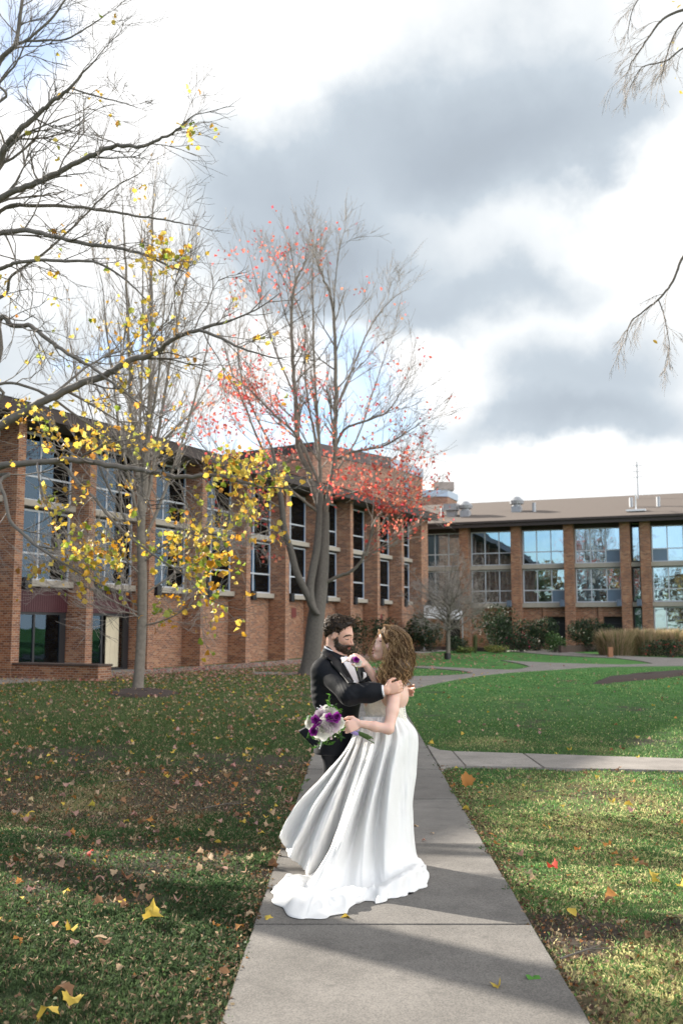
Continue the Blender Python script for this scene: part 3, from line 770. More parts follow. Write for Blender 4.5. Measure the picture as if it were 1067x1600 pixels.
for (px, py, k) in ((706, 806, 0), (727, 806, 1), (807, 799, 1)):
    p = roof_at(px, py); mb = MB()
    mb.box(-.32, .32, -.32, .32, -.2, .35)
    if k: mb.cyl((0, 0), .30, .35, .5, 14); mb.cyl((0, 0), .46, .5, .72, 14, .52); mb.cyl((0, 0), .52, .72, 1.0, 14, .2)
    else: mb.box(-.45, .45, -.55, .3, .35, .8)
    o = mb.build('roof_ventilator', M['metal'], WR); o.location = p
p = roof_at(993, 799); o = MB().box(-.6, .6, -.25, .25, 0, .12).box(-.04, .04, -.04, .04, .12, 1.1).box(-.02, .02, -.25, .25, .8, .84).build('antenna_base', M['white'], WR); o.location = p
p = roof_at(996, 779); mb = MB().cyl((0, 0), .05, -.5, 2.6, 8)
for k in range(3): mb.box(-.35, .35, -.02, .02, 1.5 + .4 * k, 1.53 + .4 * k)
o = mb.build('antenna_mast', M['metal'], WR); o.location = p
# penthouse beyond the roof
PH = empty('rooftop_plant_room'); tag(PH, 'small brick plant room with a boxy cooling unit showing above the rear roof', 'building')
a0, a1, a2 = P(660, 800, 80.0), P(699, 800, 80.0), P(714, 800, 83.0)
zt_ = P(699, 776, 80).z
foot = [(a0.x - 3, a0.y), (a1.x, a1.y), (a2.x, a2.y), (a2.x - 4, a2.y + 4), (a0.x - 3, a0.y + 6)]
MB().prism(foot, 0, zt_).build('wall', M['brick2'], PH)
MB().prism([(foot[0][0], foot[0][1] - .08), (foot[1][0] + .02, foot[1][1] - .08), (foot[2][0] + .1, foot[2][1]), foot[3], foot[4]], zt_, zt_ + .55).build('metal_band', M['coping'], PH)
c_ = P(692, 765, 82.5); mb = MB(); mb.box(c_.x - .35, c_.x + .35, c_.y - .35, c_.y + .35, zt_ + .4, c_.z - .1); mb.box(c_.x - .85, c_.x + .85, c_.y - .7, c_.y + .7, c_.z - .1, c_.z + .55)
mb.build('cooling_unit', simple('weathered_metal', (.33, .27, .24), .7, .2), PH)

# ------------------------------------------------------------------ small built things in the far garden
AW = empty('white_awning'); tag(AW, 'white fabric awning over the ground floor doorway behind the bare little tree', 'awning')
q = [P(662, 945, 63.5), P(722, 953, 62.0), P(722, 967, 60.8), P(662, 965, 62.2)]
mb = MB(); mb.quad(q); mb.quad([v + Vector((0, 0, -.05)) for v in reversed(q)])
for a_, b_ in zip(q, q[1:] + q[:1]): mb.quad([a_ + Vector((0, 0, -.05)), b_ + Vector((0, 0, -.05)), b_, a_])
mb.build('canvas', M['white'], AW)
for v in (q[2], q[3]): MB().cyl((v.x, v.y), .04, .1, v.z, 8).build('pole', M['metal'], AW)
def timber_edge(px, label, h=.22):
    r = empty('timber_edging'); tag(r, label, 'garden edging')
    pts = [G(*p) for p in px]
    for a_, b_ in zip(pts[:-1], pts[1:]):
        e = (b_ - a_).normalized(); n_ = Vector((-e.y, e.x, 0)) * .09
        mb = MB(); a1_, b1_ = a_ + e * .01, b_ - e * .01
        mb.prism([(a1_.x - n_.x, a1_.y - n_.y), (b1_.x - n_.x, b1_.y - n_.y), (b1_.x + n_.x, b1_.y + n_.y), (a1_.x + n_.x, a1_.y + n_.y)][::-1][::-1], a_.z - .05, a_.z + h)
        mb.build('sleeper', M['timber'], r)
timber_edge([(630, 1015.5), (690, 1016), (735, 1017), (790, 1019)], 'dark timber edging along the long bed behind the bare little tree')
timber_edge([(778, 1013.5), (830, 1014), (848, 1011.5), (858, 1009)], 'short dark timber edging under the flowering shrubs left of the rear door', .28)
timber_edge([(874, 1020), (915, 1017.5), (955, 1015.5)], 'low timber box edge in front of the rounded evergreen shrub', .40)
o = G(953, 1027); pst = MB().box(-.12, .12, -.12, .12, -.1, 1.0 * .42 + .1).build('wooden_post', M['wood_post'], None, .01); pst.location = o
tag(pst, 'short reddish wooden bollard post at the end of the timber edging', 'post')
ac = MB().box(-.55, .55, -.3, .3, 0, .75).box(-.5, .5, -.32, -.305, .08, .68).build('cooling_box', simple('pale_blue_metal', (.30, .45, .55), .5), None, .02); g_ = P(967, 1010, 62.5); ac.location = (g_.x, 62.5, .2)
tag(ac, 'pale blue metal cooling box by the dark doorway behind the tall grasses', 'cooling unit')
# ------------------------------------------------------------------ trees
class Tubes:
    def __init__(s): s.V, s.F, s.n = [], [], 0
    def add(s, pts, rad, sides=5):
        pts = np.asarray(pts, dtype=np.float64); n = len(pts)
        T = np.gradient(pts, axis=0); T /= (np.linalg.norm(T, axis=1, keepdims=True) + 1e-9)
        ref = np.array([.31, .17, .93]) if abs(T[0][2]) < .9 else np.array([1., .1, 0])
        A = np.cross(T, ref); A /= (np.linalg.norm(A, axis=1, keepdims=True) + 1e-9); B = np.cross(T, A)
        an = np.arange(sides) * 2 * np.pi / sides
        rad = np.broadcast_to(np.asarray(rad, dtype=np.float64), (n,))
        ring = pts[:, None, :] + rad[:, None, None] * (np.cos(an)[None, :, None] * A[:, None, :] + np.sin(an)[None, :, None] * B[:, None, :])
        s.V.append(ring.reshape(-1, 3))
        i = np.arange(n - 1)[:, None] * sides + np.arange(sides)[None, :]
        j = np.arange(n - 1)[:, None] * sides + (np.arange(sides)[None, :] + 1) % sides
        s.F.append(np.stack([i, j, j + sides, i + sides], -1).reshape(-1, 4) + s.n)
        s.n += n * sides
    def build(s, name, mat, parent=None, smooth=True, cols=None):
        me = mesh_np(name, np.concatenate(s.V), np.concatenate(s.F), smooth=smooth, cols=cols)
        return link(name, me, parent, mat)
def resample(px, k=6):
    """Catmull-Rom through control points"""
    p = np.asarray(px, dtype=np.float64); p = np.vstack([2 * p[0] - p[1], p, 2 * p[-1] - p[-2]])
    out = []
    for i in range(1, len(p) - 2):
        for t in np.linspace(0, 1, k, endpoint=False):
            a, b, c, d = p[i - 1:i + 3]
            out.append(.5 * ((2 * b) + (-a + c) * t + (2 * a - 5 * b + 4 * c - d) * t * t + (-a + 3 * b - 3 * c + d) * t ** 3))
    out.append(p[-2]); return np.array(out)
def unit(v): return v / (np.linalg.norm(v) + 1e-9)
class Tree:
    def __init__(s, seed, up=.1, wander=.22, spread=.7, taper=.45, minr=.003, ratio=.62, kids=4, gnarl=0.0, thick=None):
        s.r = np.random.default_rng(seed); s.big, s.fine = Tubes(), Tubes(); s.tips = []
        s.up, s.wander, s.spread, s.ratio, s.kids, s.minr = up, wander, spread, ratio, kids, minr
    def polyline(s, p0, d, L, n):
        pts = [p0]; step = L / n; d = unit(d)
        for i in range(n):
            d = unit(d + s.r.normal(0, s.wander, 3) * .5 + np.array([0, 0, s.up]) * .35)
            pts.append(pts[-1] + d * step)
        return np.array(pts), d
    def twig(s, p0, d, L, r, depth):
        n = 4 if depth > 0 else 3
        pts, de = s.polyline(p0, d, L, n)
        rr = np.linspace(r, max(s.minr * .7, r * .4), n + 1)
        (s.big if r > .02 else s.fine).add(pts, rr, 5 if r > .02 else 3)
        s.tips.append((pts[-1], de, depth))
        if depth <= 0: 
            s.tips.append((pts[1], de, depth)); return
        for k in range(s.kids):
            t = s.r.uniform(.25, 1.0); i = min(n - 1, int(t * n)); q = pts[i] + (pts[i + 1] - pts[i]) * (t * n - i)
            ax = unit(s.r.normal(0, 1, 3)); dd = unit(unit(pts[i + 1] - pts[i]) + ax * s.spread * s.r.uniform(.6, 1.2))
            s.twig(q, dd, L * s.ratio * s.r.uniform(.7, 1.25), max(s.minr, r * .55), depth - 1)
    def limb(s, pts, r0, r1, sides=8, shoots=10, L=1.2, depth=2, t0=.15, side_up=0.0, k=6, rs=None):
        """explicit limb through control points, with side shoots"""
        c = resample(pts, k); n = len(c)
        c[1:-1] += s.r.normal(0, 1, (n - 2, 3)) * r0 * .12
        rr = np.linspace(1, 0, n) ** .8 * (r0 - r1) + r1
        s.big.add(c, rr, sides)
        for q in range(shoots):
            t = t0 + (1 - t0) * (q + s.r.uniform(0, 1)) / shoots
            i = min(n - 2, int(t * (n - 1))); p = c[i] + (c[i + 1] - c[i]) * (t * (n - 1) - i)
            T = unit(c[i + 1] - c[i]); ax = unit(s.r.normal(0, 1, 3) + np.array([0, 0, side_up]))
            dd = unit(T * .75 + ax * s.spread)
            s.twig(p, dd, L * s.r.uniform(.5, 1.25) * (1.15 - .5 * t), max(s.minr, rr[i] * .42 if rs is None else rs), depth)
        s.tips.append((c[-1], unit(c[-1] - c[-2]), 0))
        s.twig(c[-1], unit(c[-1] - c[-2]), L * .6, max(s.minr, r1), max(0, depth - 1))
        return c
def V3(x, y, Z): p = P(x, y, Z); return (p.x, p.y, p.z)

# leaf shapes -------------------------------------------------------
MAPLE = [(0, -.42), (.13, -.30), (.33, -.30), (.35, -.12), (.50, .06), (.36, .16), (.33, .32), (.19, .27), (0, .52), (-.18, .28), (-.31, .30), (-.37, .14), (-.48, .08), (-.35, -.11), (-.31, -.32), (-.12, -.29)]
OVAL = [(0, -.5), (.2, -.28), (.28, 0), (.18, .3), (0, .5), (-.18, .3), (-.28, 0), (-.2, -.28)]
KITE = [(0, -.5), (.3, 0), (0, .5), (-.3, 0)]
def leaf_template(shape, curl=.25):
    v = [(0, 0, 0)] + [(x, y, curl * (x * x * 1.6 - .3 * y * y) + .06 * math.sin(9 * x + 5 * y)) for x, y in shape]
    n = len(shape); f = [(0, i + 1, (i + 1) % n + 1) for i in range(n)]
    return np.array(v), np.array(f)
def quad_template(curl=.2):
    v = np.array([(0, -.5, 0), (.42, .05, curl * .5), (0, .5, -.05), (-.42, .05, curl * .5)]); return v, np.array([(0, 1, 2), (0, 2, 3)])
def rand_rot(r, n, tilt=None):
    q = r.normal(0, 1, (n, 4))
    if tilt is not None:     # mostly flat
        a = r.uniform(0, 2 * np.pi, n); b = r.normal(0, tilt, n); c = r.normal(0, tilt, n)
        q = np.stack([np.cos(a / 2), b * .5, c * .5, np.sin(a / 2)], 1)
    q /= np.linalg.norm(q, axis=1, keepdims=True)
    w, x, y, z = q.T
    return np.stack([1 - 2 * (y * y + z * z), 2 * (x * y - z * w), 2 * (x * z + y * w), 2 * (x * y + z * w), 1 - 2 * (x * x + z * z), 2 * (y * z - x * w),
                     2 * (x * z - y * w), 2 * (y * z + x * w), 1 - 2 * (x * x + y * y)], 1).reshape(-1, 3, 3)
def scatter(name, tmpl, pos, size, cols, mat, parent=None, rots=None, r=rng, tilt=None):
    v, f = tmpl; n = len(pos)
    R = rand_rot(r, n, tilt) if rots is None else rots
    V = np.einsum('nij,kj->nki', R, v) * np.asarray(size).reshape(-1, 1, 1) + np.asarray(pos)[:, None, :]
    Fc = f[None] + (np.arange(n) * len(v))[:, None, None]
    C = np.repeat(np.asarray(cols)[:, None, :], len(v), 1)
    me = mesh_np(name, V.reshape(-1, 3), Fc.reshape(-1, f.shape[1]), cols=C.reshape(-1, 3))
    return link(name, me, parent, mat)
def palette(r, n, cols, w=None, jit=.12):
    cols = np.array(cols); i = r.choice(len(cols), n, p=w); c = cols[i] * (1 + r.normal(0, jit, (n, 1))) * (1 + r.normal(0, .05, (n, 3)))
    return np.clip(c, .003, .9)
def proj(p):
    """world -> photo pixels"""
    p = np.asarray(p); X, Y, Z = p[:, 0], p[:, 1], p[:, 2] - CAM_H
    dep = Y * CP + Z * SP; up = -Y * SP + Z * CP
    return 533.5 + F_PX * X / dep, 800 - F_PX * up / dep, dep
def leaves_on(parent, name_kind, pos, size, cols, tmpl, r, n_single=300, matn='leaf', stuff='leaves'):
    """the 300 that show largest as single leaves, the others as one mass"""
    x, y, dep = proj(pos); ins = (x > 0) & (x < 1067) & (y > 0) & (y < 1600)
    score = np.where(ins, size / dep, -1); order = np.argsort(-score)
    one = order[:min(n_single, int(ins.sum()))] if n_single else order[:0]; rest = order[len(one):]
    variants = []
    for k in range(8 if n_single else 0):
        v, f = tmpl[k % len(tmpl)]; c = cols[one[k * 7 % len(one)]]
        variants.append(mesh_np('leaf', v, f, cols=np.repeat(c[None], len(v), 0)))
        variants[-1].materials.append(M[matn])
    R = rand_rot(r, len(pos))
    Pm = parent.matrix_world.inverted() if parent.parent is None and False else None
    for q, i in enumerate(one):
        o = bpy.data.objects.new('leaf', variants[q % len(variants)]); COL.objects.link(o); o.parent = parent
        o.location = pos[i] - np.array(parent.location); o.rotation_euler = Matrix(R[i].tolist()).to_euler(); s_ = float(size[i]); o.scale = (s_, s_, s_)
    if len(rest):
        ks = np.array_split(rest, len(tmpl)); V, Fc, C, off = [], [], [], 0
        for (v, f), ii in zip(tmpl, ks):
            VV = np.einsum('nij,kj->nki', R[ii], v) * size[ii].reshape(-1, 1, 1) + pos[ii][:, None, :] - np.array(parent.location)
            V.append(VV.reshape(-1, 3)); Fc.append((f[None] + (np.arange(len(ii)) * len(v))[:, None, None]).reshape(-1, 3) + off); off += len(ii) * len(v)
            C.append(np.repeat(cols[ii][:, None, :], len(v), 1).reshape(-1, 3))
        me = mesh_np(stuff, np.concatenate(V), np.concatenate(Fc), cols=np.concatenate(C)); o = link(stuff, me, parent, M[matn]); o['kind'] = 'stuff'
def finish_tree(t, root, bark='bark', twig='twig'):
    off = np.array(root.location)
    for tb, nm, mt in ((t.big, 'limbs', bark), (t.fine, 'twigs', twig)):
        if tb.n:
            o = link(nm, mesh_np(nm, np.concatenate(tb.V) - off, np.concatenate(tb.F), smooth=True), root, M[mt])
            if nm == 'twigs': o['kind'] = 'stuff'
def trunk_mesh(root, pts, radii, mat, sides=18, ridges=.06, flare=True, name='trunk'):
    c = resample(pts, 8); n = len(c); rr = np.interp(np.linspace(0, 1, n), np.linspace(0, 1, len(radii)), radii)
    an = np.arange(sides) * 2 * np.pi / sides; V = []
    ph = rng.uniform(0, 6, 6)
    for i in range(n):
        f = 1 + ridges * (np.sin(3 * an + ph[0] + i * .10) + .6 * np.sin(5 * an + ph[1] - i * .13) + .5 * np.sin(9 * an + ph[2] + i * .31))
        if flare:
            h = np.linalg.norm(c[i] - c[0]); f = f + (.55 + .35 * np.sin(5 * an + ph[3])) * math.exp(-h / (radii[0] * .75))
        V.append(np.stack([c[i][0] + rr[i] * f * np.cos(an), c[i][1] + rr[i] * f * np.sin(an), np.full(sides, c[i][2])], 1))
    V = np.concatenate(V) - np.array(root.location)
    i = np.arange(n - 1)[:, None] * sides + np.arange(sides)[None, :]; j = np.arange(n - 1)[:, None] * sides + (np.arange(sides)[None, :] + 1) % sides
    return link(name, mesh_np(name, V, np.stack([i, j, j + sides, i + sides], -1).reshape(-1, 4), smooth=True), root, M[mat])

# 1. big yellow maple, its trunk just outside the left edge -------------------------------
r1 = np.random.default_rng(21)
TX = np.array([-8.8, 12.6, 0.0])
yt = empty('yellow_maple', TX); tag(yt, 'wide maple reaching in with long dark branches and scattered yellow leaves', 'tree')
t = Tree(3, up=.05, wander=.34, spread=.75, minr=.0028, ratio=.62, kids=4)
trunk_mesh(yt, [TX + (0, 0, -.1), TX + (.05, 0, 1.5), TX + (0, .1, 3.2), TX + (.2, .1, 6), TX + (.1, 0, 9), TX + (.4, .2, 13)], (.36, .30, .27, .22, .16, .06), 'bark_dark')
def yl(px, z0, z1, r0, r1_, start_h=None, **kw):
    r0 *= .78; r1_ *= .8; kw['shoots'] = int(kw['shoots'] * .85)
    n = len(px); pts = [V3(x, y, z0 + (z1 - z0) * i / (n - 1)) for i, (x, y) in enumerate(px)]
    if start_h is not None:
        pts = [tuple(TX + (0.1, 0, start_h))] + pts
    return t.limb(pts, r0, r1_, **kw)
yl([(-60, 700), (0, 666), (49, 638), (98, 612), (164, 586), (203, 563), (243, 551), (272, 528), (312, 515), (362, 500)], 13.2, 11.5, .085, .018, 3.1, shoots=16, L=1.1, t0=.35)
yl([(312, 515), (345, 528), (380, 545), (430, 560)], 11.6, 11.2, .028, .008, None, shoots=8, L=.8)
yl([(-40, 735), (0, 728), (47, 723), (125, 719), (175, 728), (225, 734), (275, 745), (330, 742), (372, 750), (410, 762)], 13.0, 11.0, .066, .016, 3.0, shoots=22, L=.95, t0=.3, side_up=-.2)
yl([(85, 722), (103, 731), (125, 756), (150, 781), (175, 812), (205, 840), (245, 870), (290, 900), (325, 935)], 12.6, 11.6, .03, .008, None, shoots=16, L=.9, side_up=-.3)
yl([(-30, 745), (0, 756), (16, 812), (41, 838), (66, 859), (100, 880), (140, 905)], 12.9, 12.0, .04, .01, 2.9, shoots=12, L=.9, side_up=-.3)
yl([(-50, 600), (0, 500), (20, 509), (49, 510), (75, 530), (108, 553), (148, 576), (190, 610), (235, 640)], 13.1, 12.2, .055, .01, 4.0, shoots=15, L=.9)
yl([(-60, 430), (0, 420), (33, 409), (92, 407), (154, 412), (200, 440), (240, 480)], 13.2, 12.2, .045, .008, 5.2, shoots=14, L=.9)
yl([(-60, 380), (0, 364), (49, 361), (98, 373), (144, 382), (190, 388), (230, 399), (262, 415), (289, 425)], 13.2, 11.8, .055, .009, 5.6, shoots=15, L=.85)
yl([(-60, 350), (0, 310), (49, 289), (98, 266), (141, 243), (184, 228), (226, 228), (269, 207), (305, 179)], 13.3, 11.6, .07, .009, 6.0, shoots=18, L=.9)
yl([(-70, 340), (-20, 290), (0, 249), (16, 220), (43, 193), (79, 161), (111, 136), (151, 92)], 13.3, 12.0, .09, .010, 6.4, shoots=16, L=.95)
yl([(-60, 420), (0, 330), (60, 322), (140, 325), (200, 335), (265, 345), (300, 352)], 13.5, 12.6, .045, .007, 5.8, shoots=13, L=.8)
yl([(111, 138), (150, 150), (190, 160), (212, 167)], 12.4, 12.0, .016, .006, None, shoots=8, L=.6)
yl([(-60, 190), (0, 95), (25, 69), (33, 16), (40, -40)], 13.4, 12.6, .06, .02, 8.2, shoots=10, L=.8)
yl([(25, 69), (43, 62), (79, 31), (102, 0), (125, -40)], 12.9, 12.4, .03, .010, None, shoots=9, L=.8)
yl([(43, 64), (75, 63), (105, 61), (148, 36), (170, 20)], 12.8, 12.2, .022, .006, None, shoots=9, L=.7)
yl([(-30, 170), (0, 130), (25, 100), (43, 62)], 13.3, 12.8, .03, .010, 7.5, shoots=8, L=.8)
yl([(-40, 640), (0, 600), (60, 610), (120, 650), (170, 690), (190, 760)], 13.2, 12.6, .035, .008, 3.6, shoots=14, L=.9)
yl([(-40, 480), (20, 430), (70, 395), (120, 350), (170, 300), (220, 270)], 13.8, 13.0, .035, .007, 5.0, shoots=12, L=.8)
# limbs on the far and outer sides (outside the picture, but they cast the shadows)
for k in range(3):
    a = r1.uniform(0, 2 * math.pi); h = r1.uniform(3.6, 9.5); Lk = r1.uniform(3, 5.4) * (1.15 - h / 18); dz = r1.uniform(.8, 2.2)
    if math.cos(a) > .2: h += 3
    p0 = TX + (0.1, 0, h); p1 = p0 + (math.cos(a) * Lk * .5, math.sin(a) * Lk * .5, dz * .7); p2 = p0 + (math.cos(a) * Lk, math.sin(a) * Lk, dz * 1.3)
    t.limb([p0, p1, p2], .07, .012, shoots=10, L=1.1, depth=2)
finish_tree(t, yt, 'bark_glare', 'bark_glare')
tp_ = np.array([q[0] for q in t.tips]); X_, Y_, D_ = proj(tp_)
def cl(cx, cy, sx_, sy_, w): return w * np.exp(-(((X_ - cx) / sx_) ** 2 + ((Y_ - cy) / sy_) ** 2))
prob = (.02 + cl(385, 745, 60, 45, 1.6) + cl(320, 900, 50, 70, .95) + cl(120, 680, 110, 60, .55) + cl(50, 650, 60, 40, .5) + cl(255, 400, 40, 25, .6) + cl(170, 880, 110, 60, .45)
        + cl(300, 225, 40, 50, .35) + cl(170, 500, 60, 30, .35) + cl(60, 395, 60, 25, .2) + cl(20, 500, 35, 60, .5) + cl(110, 800, 100, 80, .25) + cl(230, 560, 60, 50, .3) + cl(70, 770, 60, 80, .25) + .10 * (Y_ > 520))
prob = np.where((X_ < -40), .02, prob * .31)
keep = r1.random(len(tp_)) < prob
pos = tp_[keep]
# clusters hang near the tip
rep = r1.integers(1, 5, len(pos)); rep = np.where(rep > 3, 4, rep)
pos = np.repeat(pos, rep, 0) + r1.normal(0, .055, (rep.sum(), 3)) + np.array([0, 0, -.05])
# dense bright cluster and the hanging spray
def cloud(n, pts, s, zr):
    out = []
    for _ in range(n):
        cx, cy = pts[r1.integers(len(pts))]; out.append(V3(cx + r1.normal(0, s), cy + r1.normal(0, s), r1.uniform(*zr)))
    return np.array(out)
pos = np.vstack([pos, cloud(230, [(355, 730), (375, 745), (395, 725), (410, 755), (430, 762), (380, 775), (350, 748), (390, 800), (365, 718), (425, 740)], 13, (10.9, 11.7)),
                 cloud(190, [(330, 860), (315, 885), (340, 900), (300, 900), (325, 925), (345, 880), (290, 850), (330, 960), (305, 830), (275, 835)], 14, (11.5, 12.2)),
                 cloud(60, [(95, 665), (120, 690), (60, 640), (150, 680), (40, 660), (135, 660)], 14, (12.2, 12.9)),
                 cloud(60, [(258, 392), (270, 410), (245, 385)], 12, (11.8, 12.2)), cloud(70, [(120, 860), (150, 890), (165, 870), (110, 880), (130, 920), (180, 850), (90, 860)], 12, (12.2, 12.6))])
size = r1.uniform(.05, .105, len(pos)); 
yc = palette(r1, len(pos), [(.60, .42, .06), (.68, .52, .12), (.55, .31, .05), (.40, .20, .05), (.36, .38, .08)], [.30, .28, .20, .10, .12])
x_, y_, _d = proj(pos); low = (y_ > 820) & (r1.random(len(pos)) < .45)
yc[low] = palette(r1, low.sum(), [(.22, .28, .04), (.45, .28, .03), (.50, .24, .02)], [.5, .3, .2])
TM = [leaf_template(MAPLE, c) for c in (.5, -.5, .9)]
leaves_on(yt, 'leaf', pos, size, yc, TM, r1, 300)
print('yellow leaves', len(pos), 'tips', len(tp_))

# 2. slender maple on the left lawn --------------------------------------------------
r2 = np.random.default_rng(5); b_ = np.array(G(215, 1077)); Zb = b_[1]
st = empty('slender_tree', b_); tag(st, 'slender grey tree with many upright bare stems in a mulch ring on the left lawn', 'tree')
t = Tree(8, up=.35, wander=.2, spread=.62, minr=.0055, ratio=.62, kids=3)
def pz(l, z=Zb, dz=0): return [V3(x, y, z + dz * i / max(1, len(l) - 1)) for i, (x, y) in enumerate(l)]
trunk_mesh(st, [tuple(b_ - (0, 0, .15))] + pz([(219, 1030), (222, 970), (223, 905), (221, 840), (222, 800)]), (.145, .135, .13, .125, .112, .105), 'bark', sides=16, ridges=.03)
for l, ra, rb, dz in (([(222, 808), (215, 740), (208, 670), (204, 600), (200, 500), (196, 400), (192, 320)], .085, .014, -.8),
                      ([(222, 800), (229, 734), (233, 662), (236, 560), (237, 460), (238, 380), (240, 300)], .095, .014, .5),
                      ([(224, 806), (238, 740), (250, 662), (262, 590), (276, 510), (292, 430), (300, 380)], .06, .012, 1.0),
                      ([(222, 830), (205, 760), (190, 690), (178, 600), (168, 520), (160, 440)], .05, .011, -1.6),
                      ([(223, 850), (250, 790), (275, 720), (300, 640), (320, 560), (332, 480)], .05, .011, 1.6),
                      ([(222, 860), (190, 800), (160, 740), (135, 660), (120, 590), (110, 530)], .045, .010, .6),
                      ([(223, 780), (218, 690), (221, 600), (224, 480), (222, 360)], .06, .011, 2.0), ([(223, 790), (228, 700), (247, 600), (255, 500), (262, 420)], .05, .010, -2.2)):
    t.limb(pz(l, Zb, dz), ra, rb, sides=6, shoots=22, L=1.7, depth=2, t0=.12, side_up=.5)
for l, dz in (([(222, 900), (190, 870), (150, 860), (110, 870)], -1), ([(223, 880), (260, 850), (310, 830), (350, 840)], -1.2), ([(222, 950), (180, 925), (130, 900), (80, 890)], 0.5),
              ([(222, 960), (170, 935), (110, 905), (60, 880)], -1.5), ([(224, 978), (255, 970), (285, 955), (300, 945)], -.6), ([(223, 930), (260, 905), (300, 880), (345, 860)], .8), ([(222, 968), (205, 958), (175, 955), (130, 940)], -.8)):
    t.limb(pz(l, Zb, dz), .028, .008, sides=5, shoots=16, L=1.3, depth=2, t0=.15, side_up=.1)
finish_tree(st, st, 'bark', 'twig') if False else finish_tree(t, st, 'bark', 'twig')
tp_ = np.array([q[0] for q in t.tips]); pos = tp_[r2.random(len(tp_)) < .035]
leaves_on(st, 'leaf', pos, r2.uniform(.08, .12, len(pos)), palette(r2, len(pos), [(.6, .33, .03), (.65, .42, .05)]), TM, r2, 0)

# 3. red maple ------------------------------------------------------------------------
r3 = np.random.default_rng(9); b_ = np.array(G(483, 1054)); Zb = b_[1]
rt = empty('red_maple', b_); tag(rt, 'tall maple with thick forked trunk and red leaves low in its bare crown', 'tree')
t = Tree(12, up=.18, wander=.2, spread=.62, minr=.0055, ratio=.62, kids=4)
trunk_mesh(rt, [tuple(b_ - (0, 0, .2))] + pz([(489, 1010), (494, 965), (499, 930), (503, 890), (505, 850), (507, 800)], Zb), (.33, .30, .285, .27, .235, .20, .155), 'bark_dark', sides=22, ridges=.05)
trunk_mesh(rt, pz([(496, 960), (487, 945), (484, 920), (488, 891), (495, 854), (498, 817), (500, 770)], Zb - .35, -.3), (.12, .15, .15, .14, .13, .11, .09), 'bark_dark', sides=12, flare=False, name='stem')
trunk_mesh(rt, pz([(487, 945), (478, 925), (463, 893), (454, 858), (445, 830), (441, 795), (435, 750), (425, 700)], Zb - .4, -.8), (.13, .14, .13, .12, .11, .10, .08, .06), 'bark_dark', sides=12, flare=False, name='stem')
RL = [([(500, 800), (483, 740), (466, 698), (462, 640), (458, 563), (455, 488), (462, 440), (475, 412), (480, 380)], .17, .016, .8, 22),
      ([(508, 800), (520, 740), (524, 678), (524, 580), (520, 481), (504, 432), (492, 400)], .17, .016, -.8, 22),
      ([(504, 810), (500, 740), (498, 678), (491, 580), (488, 448), (490, 390)], .13, .015, 2, 20),
      ([(520, 500), (524, 440), (530, 390), (535, 370)], .04, .012, -.8, 8),
      ([(524, 700), (540, 670), (580, 655), (606, 642), (625, 615), (639, 593)], .07, .012, -1, 12),
      ([(524, 640), (545, 590), (565, 540), (585, 500), (610, 470), (630, 455)], .06, .012, 1.5, 14),
      ([(520, 720), (555, 705), (596, 698), (632, 678), (665, 655)], .07, .012, -2, 13),
      ([(506, 912), (530, 900), (547, 894), (565, 876), (577, 846), (583, 819), (598, 800), (630, 785), (648, 778)], .09, .014, -1.6, 13),
      ([(577, 846), (590, 810), (615, 770), (640, 735), (660, 700)], .045, .010, -1.8, 12),
      ([(500, 760), (470, 690), (448, 665), (420, 640), (393, 612), (350, 576)], .09, .012, -1, 16),
      ([(497, 800), (450, 760), (409, 698), (385, 640), (365, 590), (350, 540)], .08, .012, -2, 16),
      ([(425, 700), (400, 650), (380, 600), (372, 540), (380, 470)], .055, .011, -1.5, 13),
      ([(462, 620), (435, 560), (415, 500), (400, 440), (390, 400)], .055, .011, .5, 13),
      ([(500, 770), (530, 730), (560, 680), (580, 620), (600, 560), (615, 520)], .06, .011, 2.2, 13),
      ([(441, 795), (400, 770), (360, 740), (320, 700), (290, 660)], .06, .011, -2.5, 15),
      ([(455, 858), (430, 830), (400, 835), (370, 845)], .05, .010, -2, 10),
      ([(510, 780), (550, 770), (590, 760), (620, 775)], .05, .010, -2.6, 11),
      ([(498, 720), (478, 600), (474, 500), (440, 430), (425, 400)], .06, .011, 2.5, 14)]
for l, ra, rb, dz, n in RL: t.limb(pz(l, Zb, dz), ra * .72, rb * .7, sides=6, shoots=n, L=1.75, depth=2, t0=.18, side_up=.35)
finish_tree(t, rt, 'bark', 'twig')
tp_ = np.array([q[0] for q in t.tips]); X_, Y_, D_ = proj(tp_)
prob = (.02 + cl(520, 800, 95, 65, .75) + cl(455, 720, 60, 60, .5) + cl(340, 650, 70, 60, .45) + cl(500, 870, 60, 40, .5) + cl(600, 790, 60, 45, .55) + cl(560, 740, 90, 45, .45)
        + cl(410, 640, 60, 60, .22) + cl(420, 420, 60, 40, .16) + cl(500, 650, 90, 50, .2) + cl(420, 790, 60, 50, .4))
pos = tp_[r3.random(len(tp_)) < prob * .9]
rep = r3.integers(1, 4, len(pos)); pos = np.repeat(pos, rep, 0) + r3.normal(0, .13, (rep.sum(), 3))
cc = palette(r3, len(pos), [(.66, .13, .09), (.74, .22, .15), (.56, .08, .07), (.72, .30, .18), (.50, .06, .09)], [.3, .28, .2, .14, .08])
leaves_on(rt, 'leaf', pos, r3.uniform(.10, .17, len(pos)), cc, [leaf_template(KITE, .6), quad_template(.5)], r3, 300)
print('red leaves', len(pos), 'tips', len(tp_))

